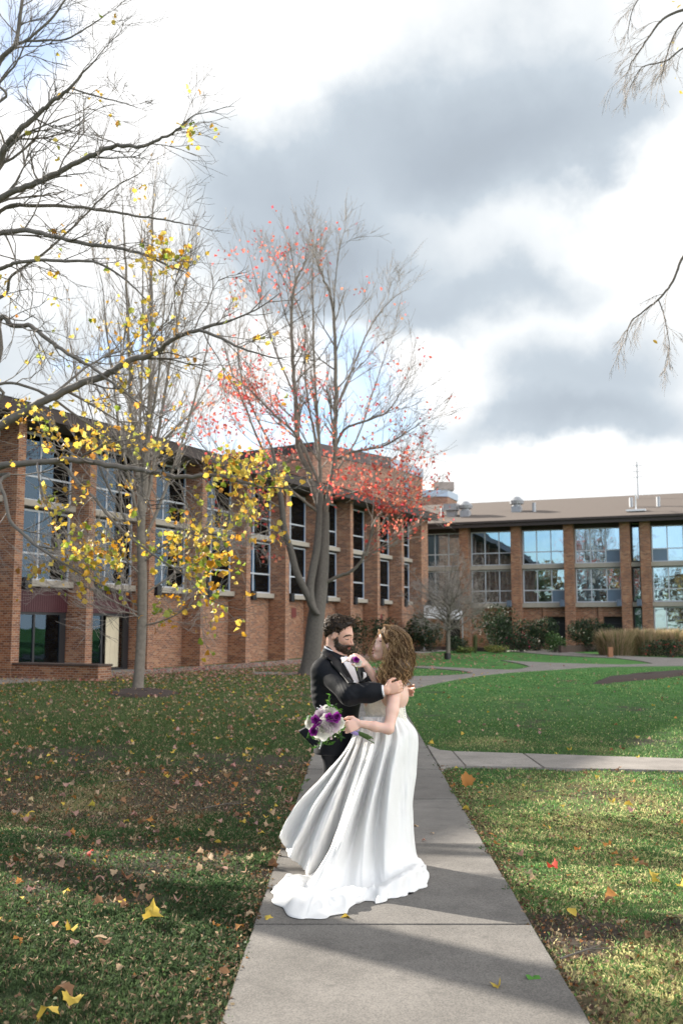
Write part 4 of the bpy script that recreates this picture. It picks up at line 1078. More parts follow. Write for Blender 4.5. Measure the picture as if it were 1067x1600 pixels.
# 4. bare little tree by the rear bed ----------------------------------------------------
b_ = np.array(G(699, 1030)); Zb = b_[1]
lt = empty('little_bare_tree', b_); tag(lt, 'little bare tree with a flat spreading crown of fine twigs before the rear wing', 'tree')
t = Tree(14, up=.12, wander=.3, spread=.9, minr=.006, ratio=.66, kids=4)
trunk_mesh(lt, [tuple(b_ - (0, 0, .1))] + pz([(700, 1010), (700, 990), (701, 975), (700, 950), (698, 900)], Zb), (.11, .10, .10, .09, .06, .03), 'bark', sides=12, ridges=.03)
for k in range(22):
    a = k * 2.4; y0 = 985 - (k % 6) * 9; ex = math.cos(a) * r3.uniform(35, 78); ey = y0 - r3.uniform(12, 55) 
    t.limb(pz([(700, y0), (700 + ex * .45, y0 - 14), (700 + ex, ey)], Zb, math.sin(a) * 2.2), .045, .010, sides=5, shoots=9, L=.95, depth=2, t0=.15)
for k in range(5): t.limb(pz([(700, 960), (698 + k * 3 - 6, 920), (690 + k * 6, 885 - (k % 2) * 8)], Zb, r3.uniform(-1, 1)), .04, .010, sides=5, shoots=9, L=.8, depth=2)
finish_tree(t, lt, 'bark', 'twig')
MB().cyl((0, 0), .17, -.05, .30, 12).build('trunk_guard', M['black'], lt)

# 5. birch like tree outside the right edge: drooping sprays enter the frame --------------------
r5 = np.random.default_rng(31); b_ = np.array([7.4, 11.5, 0.])
bt = empty('drooping_tree', b_); tag(bt, 'drooping thin bare sprays with few yellow leaves against the sky at the right', 'tree')
t = Tree(17, up=-.28, wander=.22, spread=.5, minr=.0016, ratio=.6, kids=4)
trunk_mesh(bt, [b_ - (0, 0, .1), b_ + (0, 0, 2), b_ + (.1, .1, 5), b_ + (0, .2, 8), b_ + (.1, 0, 12)], (.24, .2, .17, .12, .04), 'bark', sides=14)
Zb = 11.0
t.limb([b_ + (0, 0, 5.4)] + pz([(1150, 330), (1100, 360), (1067, 400), (1050, 440), (1028, 468), (1004, 487), (984, 505), (976, 540)], Zb), .022, .0028, sides=6, shoots=9, L=.42, depth=2, t0=.5, rs=.0045)
t.limb(pz([(1028, 468), (1036, 490), (1042, 520), (1045, 545), (1040, 575)], Zb), .008, .003, sides=4, shoots=9, L=.38, depth=2, rs=.003)
t.limb([b_ + (0, 0, 8.6)] + pz([(1140, 30), (1090, 10), (1067, 15), (1035, 30), (1015, 55), (998, 80), (985, 100), (976, 125)], Zb), .022, .0028, sides=6, shoots=9, L=.4, depth=2, t0=.5, rs=.0045)
t.limb(pz([(1110, 60), (1067, 75), (1040, 95), (1010, 102), (998, 110), (982, 140)], Zb), .012, .0035, sides=5, shoots=14, L=.34, depth=2, rs=.0035)
t.limb(pz([(1067, -20), (1010, -10), (990, 10), (982, 40), (980, 60)], Zb), .01, .003, sides=5, shoots=8, L=.3, depth=2, rs=.003)
t.limb(pz([(1100, 20), (1067, 35), (1050, 60), (1040, 90), (1030, 130)], Zb), .012, .003, sides=5, shoots=10, L=.34, depth=2, rs=.003)
for k in range(8):
    a = r5.uniform(0, 6.28); h = r5.uniform(3.5, 9.5)
    if math.cos(a) < 0 : a += math.pi
    p0 = b_ + (0, 0, h); t.limb([p0, p0 + (math.cos(a) * 1.2, math.sin(a) * 1.2, .8), p0 + (math.cos(a) * 2.6, math.sin(a) * 2.6, .2)], .05, .006, shoots=8, L=.8, depth=1)
finish_tree(t, bt, 'bark_dark', 'twig')
pos = np.array([V3(1033, 101, Zb), V3(1023, 534, Zb), V3(1051, 66, Zb), V3(1063, 144, Zb), V3(1052, 2, Zb), V3(1060, 10, Zb), V3(1058, 76, Zb), V3(1054, 122, Zb)])
leaves_on(bt, 'leaf', pos, np.array([.075, .07, .055, .06, .06, .06, .05, .04]), palette(r5, 8, [(.65, .48, .04), (.6, .42, .08)]), [leaf_template(OVAL, .6)], r5, 8)

# 6. unseen tree added beyond the left edge to shade the near left lawn
r6 = np.random.default_rng(61); ht = empty('added_shade_tree', (-9.2, 9.9, 0)); tag(ht, 'unseen dense tree added beyond the left edge to shade the near left lawn', 'tree')
trunk_mesh(ht, [np.array((-9.2, 9.9, -.1)), np.array((-9.15, 9.9, 1.5)), np.array((-9.2, 9.95, 3.5)), np.array((-9.2, 9.9, 6))], (.12, .10, .08, .03), 'bark_dark', sides=10, ridges=.03)
n = 5200; d = r6.normal(0, 1, (n, 3)); d /= np.linalg.norm(d, axis=1, keepdims=True); d *= r6.uniform(.35, 1, (n, 1)); zc = d[:, 2]
pp = np.stack([d[:, 0] * 1.55 * (1 - .3 * zc), d[:, 1] * 1.55 * (1 - .3 * zc), 3.3 + zc * 2.4], 1)
o = scatter('foliage', leaf_template(KITE, .5), pp, r6.uniform(.09, .16, n), palette(r6, n, [(.03, .06, .025), (.045, .08, .03)], None, .2), M['shrub'], ht, r=r6); o['kind'] = 'stuff'

# ------------------------------------------------------------------ shrubs
def shrub(name, label, px, rx_, ry_, rz_, n, cols, size=.09, Z=None, group=None, extra=None, w=None, sink=.0):
    c = G(*px); 
    if Z: c = Vector((P(px[0], 1000, Z).x, Z, gz(0, Z)))
    r = np.random.default_rng(int(px[0] * 7 + px[1])); root = empty(name, c); tag(root, label, 'shrub', group)
    lobes = [(r.uniform(-.6, .6), r.uniform(-.5, .5), r.uniform(.35, .75), r.uniform(.35, .6)) for _ in range(9)]
    lobes += [(0, 0, .45, .7)]
    out = []
    for k in range(n):
        lx, ly, lz, lr = lobes[r.integers(len(lobes))]
        d = unit(r.normal(0, 1, 3)); rad = lr * r.uniform(.55, 1.08) ** .6
        out.append(((lx + d[0] * rad) * rx_, (ly + d[1] * rad) * ry_, max(.03, (lz + d[2] * rad * .75)) * rz_))
    out = np.array(out)
    scatter('foliage', leaf_template(KITE, .5), out, r.uniform(size * .6, size * 1.3, n), palette(r, n, cols, w, .25), M['shrub'], root, r=r)
    tb = Tubes()
    for k in range(10):
        q = out[r.integers(n)]; tb.add([(q[0] * .1, q[1] * .1, 0), (q[0] * .5, q[1] * .5, q[2] * .6), q], [.02, .014, .006], 4)
    tb.build('stems', M['bark_dark'], root)
    return root
dk = [(.020, .040, .018), (.030, .058, .024), (.014, .028, .014), (.05, .075, .03)]
shrub('evergreen_shrub', 'dark rounded evergreen shrub behind the timber box edge', (927, 1013), 1.75, 1.2, 1.75, 4200, dk, .12, Z=60.2)
shrub('evergreen_shrub', 'tall loose dark shrub against the brick beside the lit doorway', (770, 1012), 1.5, 1.1, 2.6, 3500, dk, .13, Z=63)
shrub('evergreen_shrub', 'broad dark shrub left of the narrow glazed rear door', (838, 1012), 1.7, 1.1, 2.0, 3500, dk, .13, Z=61.5)
shrub('flowering_shrub', 'low loose shrub with pink flowers under the broad dark shrub', (815, 1012), 1.3, .9, 1.1, 2000, dk + [(.55, .06, .14)], .10, Z=59.5, w=[.28, .3, .2, .19, .03])
shrub('evergreen_shrub', 'dark shrub at the foot of the tower corner by the wing end', (652, 1012), 1.3, 1.0, 2.0, 2600, dk, .13, Z=60)
shrub('berry_shrub', 'shrub speckled with orange berries behind the little bare tree', (672, 1012), 1.0, .9, 1.8, 2200, dk + [(.45, .12, .03)], .12, Z=59.5, w=[.28, .3, .2, .19, .03])
shrub('evergreen_shrub', 'dark shrub between the two heads against the brick wing', (553, 1020), 1.0, .8, 2.1, 2200, dk, .12, Z=52)
shrub('evergreen_shrub', 'dark shrub beside the bride at the wing pier', (600, 1018), .9, .8, 1.9, 1800, dk, .12, Z=55)
shrub('low_shrub', 'small grey green shrub right of the little bare tree trunk', (715, 1014), .9, .6, .9, 1300, dk + [(.09, .10, .05)], .10, Z=58.5)
shrub('low_shrub', 'straggly green shrub hanging over the timber sleeper end', (865, 1014), .8, .6, 1.2, 1100, [(.04, .09, .025), (.06, .11, .03)], .11, Z=58.5)
shrub('low_shrub', 'yellowish low plant in the long timber bed', (775, 1014), .8, .5, .45, 700, [(.20, .22, .05), (.10, .14, .04), (.30, .26, .08)], .10, Z=57.5)
shrub('low_shrub', 'second yellowish low plant nearer the bare tree', (727, 1014), .7, .5, .35, 600, [(.20, .22, .05), (.10, .14, .04)], .10, Z=57.5)
def grass_clump(label, px, n, h, spread, cols, name='ornamental_grass', Z=None, group=None, arch=.35):
    c = G(*px); 
    if Z: c = Vector((P(px[0], 1000, Z).x, Z, gz(0, Z)))
    r = np.random.default_rng(int(px[0] * 3 + 1)); root = empty(name, c); tag(root, label, 'grass plant', group)
    V, F_, C = [], [], []
    for k in range(n):
        a = r.uniform(0, 6.28); b0 = r.uniform(0, .75) ** .7 * spread * (.3 if spread < .5 else 1); l = h * r.uniform(.3, 1.1); lean = r.uniform(.05, .55) * spread
        p0 = np.array([math.cos(a) * b0, math.sin(a) * b0, 0]); d = np.array([math.cos(a), math.sin(a), 0]); wv = np.array([-math.sin(a), math.cos(a), 0]) * r.uniform(.012, .03)
        p1 = p0 + d * lean * .3 + (0, 0, l * .6); p2 = p0 + d * lean * (.7 + arch) + (0, 0, l * (1 - .15 * r.random())); i = len(V)
        V += [p0 - wv, p0 + wv, p1 + wv, p1 - wv, p2]; F_ += [(i, i + 1, i + 2), (i, i + 2, i + 3), (i + 3, i + 2, i + 4)]
        c_ = np.array(cols[r.integers(len(cols))]) * r.uniform(.75, 1.25); C += [c_] * 5
    link('blades', mesh_np('blades', V, F_, cols=np.array(C)), root, M['grass'])
tan = [(.42, .30, .19), (.50, .37, .25), (.32, .25, .13), (.20, .21, .09)]
gl_ = ['leftmost of the tan feathery grass clumps beside the rear path', 'second tan feathery grass clump from the bollard post', 'third tan feathery grass clump behind the red flowers', 'fourth tan feathery grass clump at the right edge', 'fifth tan feathery grass clump cut by the right edge']
for k, (x_, zz) in enumerate(((962, 54), (985, 55), (1010, 54.5), (1034, 55.5), (1062, 54.5))):
    grass_clump(gl_[k], (x_, 1020), 2600, 1.45, 1.15, tan, Z=zz, group='tan grass clumps by the rear path')
grass_clump('upright green grass tuft standing alone in the long timber bed', (742, 1016), 500, 1.1, .30, [(.14, .17, .07), (.2, .2, .1)], 'grass_tuft', Z=58, arch=.05)
shrub('rose_bush', 'low dark bush with red flowers in front of the tan grasses', (1045, 1024), 1.6, .8, .9, 2200, dk + [(.65, .03, .05)], .09, Z=52, w=[.27, .3, .2, .19, .04])
# woods on the sides the photograph does not show: they stand in the window reflections
rw = np.random.default_rng(77); wp, wc, wsz = [], [], []
tbw = Tubes()
for k in range(44):
    tall = k >= 30  # taller unseen group added behind left to keep the pier sides dark
    a = math.radians((178 + (k - 30) * 6.5 if tall else 75 + k * 7.2) + rw.uniform(-3, 3)); R_ = rw.uniform(42, 52) if tall else rw.uniform(75, 95); cx, cy = math.sin(a) * R_, math.cos(a) * R_; H = rw.uniform(11, 15) if tall else rw.uniform(5, 9)
    tbw.add([(cx, cy, -.2), (cx + .3, cy, H * .5), (cx, cy, H * .9)], [.4, .3, .08], 6)
    n = 420; d = rw.normal(0, 1, (n, 3)); d /= np.linalg.norm(d, axis=1, keepdims=True); d *= rw.uniform(.5, 1, (n, 1))
    wp.append(np.array([cx, cy, H * .58]) + d * np.array([4.2, 4.2, H * .42])); col = [(.22, .13, .04), (.10, .10, .04), (.28, .16, .05), (.12, .08, .05)][k % 4]
    wc.append(palette(rw, n, [col], None, .25)); wsz.append(rw.uniform(.7, 1.3, n))
wo = tbw.build('woods', M['bark_dark']); tag(wo, 'unseen autumn trees around the courtyard, the taller ones added to block low sky', 'woods', kind='stuff')
o = scatter('woods_foliage', leaf_template(KITE, .5), np.concatenate(wp), np.concatenate(wsz), np.concatenate(wc), M['shrub'], wo, r=rw)
# ------------------------------------------------------------------ bodies: smooth blended volumes turned into one surface
class Field:
    def __init__(s, lo, hi, h):
        s.lo = np.array(lo, float); s.h = h; s.n = np.ceil((np.array(hi) - s.lo) / h).astype(int) + 1
        s.d = np.full(s.n, .08, dtype=np.float32)
    def _sub(s, lo, hi, m):
        a = np.clip(np.floor((np.array(lo) - m - s.lo) / s.h).astype(int), 0, s.n - 1); b = np.clip(np.ceil((np.array(hi) + m - s.lo) / s.h).astype(int) + 1, 1, s.n)
        ax = [s.lo[i] + np.arange(a[i], b[i]) * s.h for i in range(3)]
        g = np.stack(np.meshgrid(*ax, indexing='ij'), -1)
        return tuple(slice(a[i], b[i]) for i in range(3)), g
    def _comb(s, sl, d, k, op):
        c = s.d[sl]
        if op == 'add':
            if k > 0:
                h = np.clip(.5 + .5 * (c - d) / k, 0, 1); r = c * (1 - h) + d * h - k * h * (1 - h)
            else: r = np.minimum(c, d)
        elif op == 'sub':
            d = -d
            if k > 0:
                h = np.clip(.5 - .5 * (c - d) / k, 0, 1); r = c * (1 - h) + d * h + k * h * (1 - h)
            else: r = np.maximum(c, d)
        s.d[sl] = r
    def cap(s, a, b, ra, rb, k=.02, op='add', flat=None):
        """tapered capsule; flat = (axis, factor) squashes it along an axis"""
        a, b = np.array(a, float), np.array(b, float); R = max(ra, rb)
        sl, g = s._sub(np.minimum(a, b) - R, np.maximum(a, b) + R, k + 3 * s.h)
        ab = b - a; L2 = ab @ ab + 1e-12
        t = np.clip(((g - a) @ ab) / L2, 0, 1)
        q = g - a - t[..., None] * ab
        if flat is not None:
            n = unit(np.array(flat[0], float)); c = q @ n; q = q + (c * (1 / flat[1] - 1))[..., None] * n
        d = np.linalg.norm(q, axis=-1) - (ra + (rb - ra) * t)
        if flat is not None: d = d * (flat[1] if flat[1] < 1 else 1)
        s._comb(sl, d.astype(np.float32), k, op); return s
    def chain(s, pts, rad, k=.02, **kw):
        for i in range(len(pts) - 1): s.cap(pts[i], pts[i + 1], rad[i], rad[i + 1], k, **kw)
        return s
    def ell(s, c, r, axes=None, k=.02, op='add', noise=None):
        c = np.array(c, float); r = np.array(r, float); A = np.eye(3) if axes is None else np.array([unit(np.array(a, float)) for a in axes])
        R = r.max(); sl, g = s._sub(c - R, c + R, k + 3 * s.h)
        q = (g - c) @ A.T / r; l = np.linalg.norm(q, axis=-1)
        l2 = np.linalg.norm(q / r, axis=-1)
        d = np.where(l > 1e-6, l * (l - 1) / np.maximum(l2, 1e-6), -r.min())
        if noise is not None: d = d + noise(g)
        s._comb(sl, d.astype(np.float32), k, op); return s
    def half(s, p, n, k=.004):
        """cut away everything on the n side of a plane"""
        ax = [s.lo[i] + np.arange(s.n[i]) * s.h for i in range(3)]; g = np.stack(np.meshgrid(*ax, indexing='ij'), -1)
        d = (g - np.array(p)) @ unit(np.array(n, float)); s.d = np.maximum(s.d, d.astype(np.float32)); return s
    def warp(s, fn):
        ax = [s.lo[i] + np.arange(s.n[i]) * s.h for i in range(3)]
        s.d = s.d + fn(np.meshgrid(*ax, indexing='ij')).astype(np.float32); return s
    def mesh(s, name, smooth=2):
        d = s.d; d = np.pad(d, 1, constant_values=.08); neg = d < 0
        X, Y, Z = d.shape
        cor = [(i, j, k) for i in (0, 1) for j in (0, 1) for k in (0, 1)]
        cnt = sum(neg[i:X - 1 + i, j:Y - 1 + j, k:Z - 1 + k].astype(np.int8) for i, j, k in cor)
        act = np.argwhere((cnt > 0) & (cnt < 8))
        vid = np.full((X - 1, Y - 1, Z - 1), -1, dtype=np.int64); vid[act[:, 0], act[:, 1], act[:, 2]] = np.arange(len(act))
        acc = np.zeros((len(act), 3)); num = np.zeros(len(act))
        for c0 in cor:
            for axn in range(3):
                if c0[axn]: continue
                c1 = list(c0); c1[axn] = 1
                a = d[act[:, 0] + c0[0], act[:, 1] + c0[1], act[:, 2] + c0[2]]; b = d[act[:, 0] + c1[0], act[:, 1] + c1[1], act[:, 2] + c1[2]]
                m = (a < 0) != (b < 0); t = a / np.where(m, a - b, 1)
                pt = act + np.array(c0); pt = pt.astype(float); pt[:, axn] += t
                acc[m] += pt[m]; num[m] += 1
        V = acc / num[:, None]
        Fc = []
        for axn in range(3):
            u, v = [(1, 2), (2, 0), (0, 1)][axn]
            sl0 = [slice(1, -1)] * 3; sl0[axn] = slice(0, -1); sl1 = list(sl0); sl1[axn] = slice(1, None)
            if axn == 0: a = neg[:-1, 1:-1, 1:-1]; b = neg[1:, 1:-1, 1:-1]; off = (0, 1, 1)
            elif axn == 1: a = neg[1:-1, :-1, 1:-1]; b = neg[1:-1, 1:, 1:-1]; off = (1, 0, 1)
            else: a = neg[1:-1, 1:-1, :-1]; b = neg[1:-1, 1:-1, 1:]; off = (1, 1, 0)
            for flip in (False, True):
                e = np.argwhere((~a & b) if flip else (a & ~b)) + np.array(off)
                du = np.zeros(3, int); du[u] = 1; dv = np.zeros(3, int); dv[v] = 1
                q = [vid[tuple((e - x).T)] for x in (du * 0, du, du + dv, dv)]
                q = np.stack(q, -1)
                Fc.append(q[:, ::-1] if flip else q)
        Fc = np.concatenate(Fc)
        V = (V - 1) * s.h + s.lo
        # light smoothing
        ed = np.concatenate([Fc[:, [0, 1]], Fc[:, [1, 2]], Fc[:, [2, 3]], Fc[:, [3, 0]]])
        for _ in range(smooth):
            S = np.zeros_like(V); n = np.zeros(len(V))
            for c in range(3): S[:, c] = np.bincount(ed[:, 0], V[ed[:, 1], c], len(V)) + np.bincount(ed[:, 1], V[ed[:, 0], c], len(V))
            n = np.bincount(ed[:, 0], minlength=len(V)) + np.bincount(ed[:, 1], minlength=len(V))
            V = V * .4 + .6 * S / n[:, None]
        me = mesh_np(name, V, Fc, smooth=True)
        return me
def gnoise(scale, amp, seed=0):
    def fn(g):
        X, Y, Z = g if isinstance(g, (list, tuple)) else (g[..., 0], g[..., 1], g[..., 2])
        s_ = scale
        return amp * (np.sin(X * s_ + 1.3 * np.sin(Z * s_ * .7 + seed)) * np.sin(Z * s_ * 1.1 + seed + np.sin(Y * s_)) + .6 * np.sin(Y * s_ * 1.7 + X * s_ * .9 + seed) * np.sin(Z * s_ * 2.1 + 2))
    return fn
def q(x, y, z): p = Q(x, y, z); return np.array((p.x, p.y, p.z))
def PX(n): return n / 235.0     # photo pixels at the couple -> metres

# ---- materials for people
def skin_mat(name, col, red=(.55, .20, .14)):
    m, nt, b = mat_new(name); L = nt.links
    tc = nt.nodes.new('ShaderNodeTexCoord'); nz = nt.nodes.new('ShaderNodeTexNoise'); nz.inputs['Scale'].default_value = 14; nz.inputs['Detail'].default_value = 4
    L.new(tc.outputs['Object'], nz.inputs['Vector'])
    mx = nt.nodes.new('ShaderNodeMix'); mx.data_type = 'RGBA'; mx.inputs[6].default_value = (*col, 1); mx.inputs[7].default_value = (*[c * .8 + r * .2 for c, r in zip(col, red)], 1)
    L.new(nz.outputs['Fac'], mx.inputs[0]); L.new(mx.outputs[2], b.inputs['Base Color'])
    b.inputs['Roughness'].default_value = .5; b.inputs['Specular IOR Level'].default_value = .35
    b.inputs['Subsurface Weight'].default_value = .35; b.inputs['Subsurface Radius'].default_value = (1, .35, .2); b.inputs['Subsurface Scale'].default_value = .012
    return m
M['skin_g'] = skin_mat('skin_groom', (.60, .37, .28)); M['skin_b'] = skin_mat('skin_bride', (.74, .50, .41))
M['suit'] = simple('suit_wool', (.005, .006, .0095), .7, noise=.2, scale=60, spec=.22, bump=.1)
M['suit'].node_tree.nodes['Principled BSDF'].inputs['Sheen Weight'].default_value = .08; M['suit'].node_tree.nodes['Principled BSDF'].inputs['Sheen Roughness'].default_value = .25
M['satin'] = simple('satin_lapel', (.005, .005, .007), .6, spec=.22)
M['shirt'] = simple('white_shirt', (.78, .78, .82), .8, noise=.03)
M['pink'] = simple('bow_satin', (.74, .58, .54), .6)
M['lip'] = simple('lip', (.42, .13, .10), .5); M['dark_hair'] = simple('dark_hair', (.042, .025, .016), .5, noise=.5, scale=90, spec=.5)
M['shoe'] = simple('shoe_leather', (.01, .01, .01), .25)
M['tooth'] = simple('teeth', (.8, .78, .72), .3)
def hair_mat(name, c0, c1, rough=.45):
    m, nt, b = mat_new(name); L = nt.links
    a = nt.nodes.new('ShaderNodeAttribute'); a.attribute_name = 'Col'
    L.new(a.outputs['Color'], b.inputs['Base Color']); b.inputs['Roughness'].default_value = rough; b.inputs['Specular IOR Level'].default_value = .6
    b.inputs['Anisotropic'].default_value = .5
    add_trans(m, a.outputs['Color'], .45)
    return m
M['hair'] = hair_mat('hair_strands', None, None)
def dress_mat():
    m, nt, b = mat_new('ivory_dress'); L = nt.links
    tc = nt.nodes.new('ShaderNodeTexCoord'); 
    n1 = nt.nodes.new('ShaderNodeTexNoise'); n1.inputs['Scale'].default_value = 120; n1.inputs['Detail'].default_value = 4
    n2 = nt.nodes.new('ShaderNodeTexVoronoi'); n2.inputs['Scale'].default_value = 22; n2.feature = 'SMOOTH_F1'
    n3 = nt.nodes.new('ShaderNodeTexNoise'); n3.inputs['Scale'].default_value = 9; n3.inputs['Detail'].default_value = 6
    for n_ in (n1, n2, n3): L.new(tc.outputs['Object'], n_.inputs['Vector'])
    mx = nt.nodes.new('ShaderNodeMix'); mx.data_type = 'RGBA'; mx.inputs[6].default_value = (.79, .78, .765, 1); mx.inputs[7].default_value = (.85, .845, .84, 1)
    L.new(n3.outputs['Fac'], mx.inputs[0]); L.new(mx.outputs[2], b.inputs['Base Color'])
    b.inputs['Roughness'].default_value = .75; b.inputs['Specular IOR Level'].default_value = .15; b.inputs['Sheen Weight'].default_value = .15
    ad = nt.nodes.new('ShaderNodeMath'); ad.operation = 'MULTIPLY_ADD'; ad.inputs[1].default_value = .5
    L.new(n1.outputs['Fac'], ad.inputs[0]); L.new(n2.outputs['Distance'], ad.inputs[2])
    bp = nt.nodes.new('ShaderNodeBump'); bp.inputs['Strength'].default_value = .5; bp.inputs['Distance'].default_value = .006
    L.new(ad.outputs[0], bp.inputs['Height']); L.new(bp.outputs[0], b.inputs['Normal'])
    add_trans(m, mx.outputs[2], .15)
    return m
M['dress'] = dress_mat()
M['lace'] = simple('ivory_lace', (.74, .70, .62), .8, noise=.18, scale=55, bump=1.0)

def head(F, c, fw, up, female=False):
    """cranium, face, ears and neck root in a head frame; returns a point function"""
    fw = unit(np.array(fw, float)); up = unit(np.array(up, float) - fw * (np.array(up, float) @ fw)); sd = np.cross(fw, up)
    A = (fw, sd, up)
    def h(a, b, u): return c + fw * a + sd * b + up * u
    k = .012
    s_ = .94 if female else 1.0
    F.ell(h(-.020, 0, .035), (.098 * s_, .077 * s_, .088 * s_), A, k)
    F.ell(h(.030, 0, -.010), (.066 * s_, .066 * s_, .075 * s_), A, .02)
    F.ell(h(.030, 0, -.060), (.056, .050 if female else .056, .050), A, .02)
    F.ell(h(.068, 0, -.098), (.022, .024, .018), A, .02)
    F.ell(h(.066, 0, .018), (.024, .052, .018), A, .015)                  # brow
    for sg in (-1, 1):
        F.ell(h(.062, sg * .038, -.030), (.026, .022, .024), A, .015)      # cheek
        F.ell(h(.096, sg * .030, -.002), (.014, .017, .011), A, .008, 'sub')   # eye socket
        F.ell(h(.080, sg * .031, -.003), (.0125, .0145, .0105), A, .003)       # closed lid
        F.ell(h(-.008, sg * .074, -.012), (.019, .009, .031), A, .004)       # ear
        F.ell(h(.000, sg * .083, -.008), (.009, .006, .017), A, .004, 'sub')
        F.ell(h(.098, sg * .012, -.043), (.010, .009, .008), A, .005)
    F.cap(h(.086, 0, .006), h(.108, 0, -.036), .008, .011, .008)
    F.ell(h(.112, 0, -.038), (.011, .011, .010), A, .006)
    F.ell(h(.090, 0, -.063), (.012, .024, .007), A, .006); F.ell(h(.088, 0, -.076), (.012, .021, .008), A, .005)
    F.ell(h(.099, 0, -.069), (.008, .022, .0022), A, .002, 'sub')
    F.ell(h(.072, 0, -.088), (.02, .03, .008), A, .01)
    return h, A
def hand(F, w, dirv, palm_n, th_dir, curls, L=.185, spread=.35, k=.007):
    """w wrist, dirv to the fingers, palm_n out of the palm, th_dir side of the thumb; curls = total bend per finger"""
    d = unit(np.array(dirv, float)); n = unit(np.array(palm_n, float) - d * (np.array(palm_n, float) @ d)); t = unit(np.array(th_dir, float) - d * (np.array(th_dir, float) @ d) - n * (np.array(th_dir, float) @ n))
    pl = L * .50
    # palm
    F.ell(w + d * pl * .55, (pl * .58, .038, .0145), (d, t, n), .012)
    lens = [.40, .44, .41, .32]
    for i in range(4):
        s_ = .030 - i * .0195; b = w + d * pl * (.93 - .03 * abs(i - 1)) + t * s_
        dd = unit(d + t * s_ * spread * 8); cur = curls[i] if hasattr(curls, '__len__') else curls
        p = w + d * pl * .35 + t * s_ * .8; pts = [p, b]; seg = [.45, .31, .24]; ang = 0
        for j in range(3):
            ang += cur * (.38, .37, .25)[j]
            pts.append(pts[-1] + (dd * math.cos(ang) + n * math.sin(ang)) * L * lens[i] * seg[j])
        F.chain(pts, [.010, .0098, .0088, .0078, .0066], k)
    b = w + d * pl * .18 + t * .022; p1 = b + unit(d * .7 + t * .8 + n * .25) * L * .22; p2 = p1 + unit(d * .95 + t * .25 + n * .35) * L * .18; p3 = p2 + unit(d + n * .5 - t * .05) * L * .13
    F.chain([w + d * pl * .15 + t * .01, b, p1, p2, p3], [.013, .0135, .0115, .0098, .0078], k)
def strands(name, roots, parent, mat, cols, r0=.0035, sides=3):
    """roots: list of (points array); every strand a tapering tube with its own shade"""
    tb = Tubes(); C = []
    for p, c in zip(roots, cols):
        n = len(p); rr = r0 * (np.sin(np.linspace(.35, math.pi * .97, n)) * .8 + .25); tb.add(p, rr, sides); C.append(np.repeat(np.array(c)[None], n * sides, 0))
    return link(name, mesh_np(name, np.concatenate(tb.V), np.concatenate(tb.F), cols=np.concatenate(C), smooth=True), parent, mat)
def bvh_of(me):
    return BVHTree.FromPolygons([v.co.copy() for v in me.vertices], [tuple(p.vertices) for p in me.polygons])
def drape(name, poly, bvh, parent, mat, off=.004, th=.006, step=2.0, puff=0.0, depth_lim=9):
    """a thin garment piece following the surface below it, outlined in photo pixels"""
    xs_ = [p[0] for p in poly]; ys_ = [p[1] for p in poly]
    bm = bmesh.new(); vs = [bm.verts.new((x, y, 0)) for x, y in poly]; f = bm.faces.new(vs)
    # cut into a fine mesh
    for ax, lo, hi in ((0, min(xs_), max(xs_)), (1, min(ys_), max(ys_))):
        t = lo + step * .5
        while t < hi:
            co = [0, 0, 0]; no = [0, 0, 0]; co[ax] = t; no[ax] = 1
            bmesh.ops.bisect_plane(bm, geom=bm.verts[:] + bm.edges[:] + bm.faces[:], plane_co=co, plane_no=no); t += step
    o_ = Vector((0, 0, CAM_H)); bad = []
    for v in bm.verts:
        d = Dir(v.co.x, v.co.y); hit = bvh.ray_cast(o_, d)
        if hit[0] is None: bad.append(v); continue
        n = hit[1] if hit[1].dot(d) < 0 else -hit[1]
        v.co = hit[0] + (n * .6 - d * .4).normalized() * off
    bmesh.ops.delete(bm, geom=bad, context='VERTS')
    if not bm.faces: bm.free(); return None
    bmesh.ops.recalc_face_normals(bm, faces=bm.faces)
    if sum((f.normal.dot(f.calc_center_median() - o_) for f in bm.faces)) > 0: bmesh.ops.reverse_faces(bm, faces=bm.faces)
    me = bpy.data.meshes.new(name); bm.to_mesh(me); bm.free()
    for p in me.polygons: p.use_smooth = True
    ob = link(name, me, parent, mat)
    s_ = ob.modifiers.new('thickness', 'SOLIDIFY'); s_.thickness = th; s_.offset = 1.0
    return ob

# =================================================================== groom
rg = np.random.default_rng(4)
gf = G(528, 1352); GR = empty('person', (0, 0, 0)); tag(GR, 'bearded man in black tuxedo and pale bow tie, eyes lowered, arms around the bride', 'person')
ZG = 6.78
fwd = unit(np.array([.92, -.30, 0.])); rgt = np.array([fwd[1], -fwd[0], 0.])     # his right = towards the viewer (-Y)
if rgt[1] > 0: rgt = -rgt
hc = q(531, 991, ZG)
hf = unit(np.array([.88, -.36, -.30])); hu = np.array([.12, -.02, 1.0])
pel = q(527, 1162, ZG); chest = q(532, 1078, ZG); sh_c = q(528, 1041, ZG); neck = q(521, 1022, ZG)
shR = q(506, 1046, 6.62); elR = q(546, 1086, 6.36); wrR = q(602, 1079, 6.33)
shL = q(554, 1045, 6.98); elL = q(598, 1078, 7.05); wrL = q(629, 1081, 6.84)
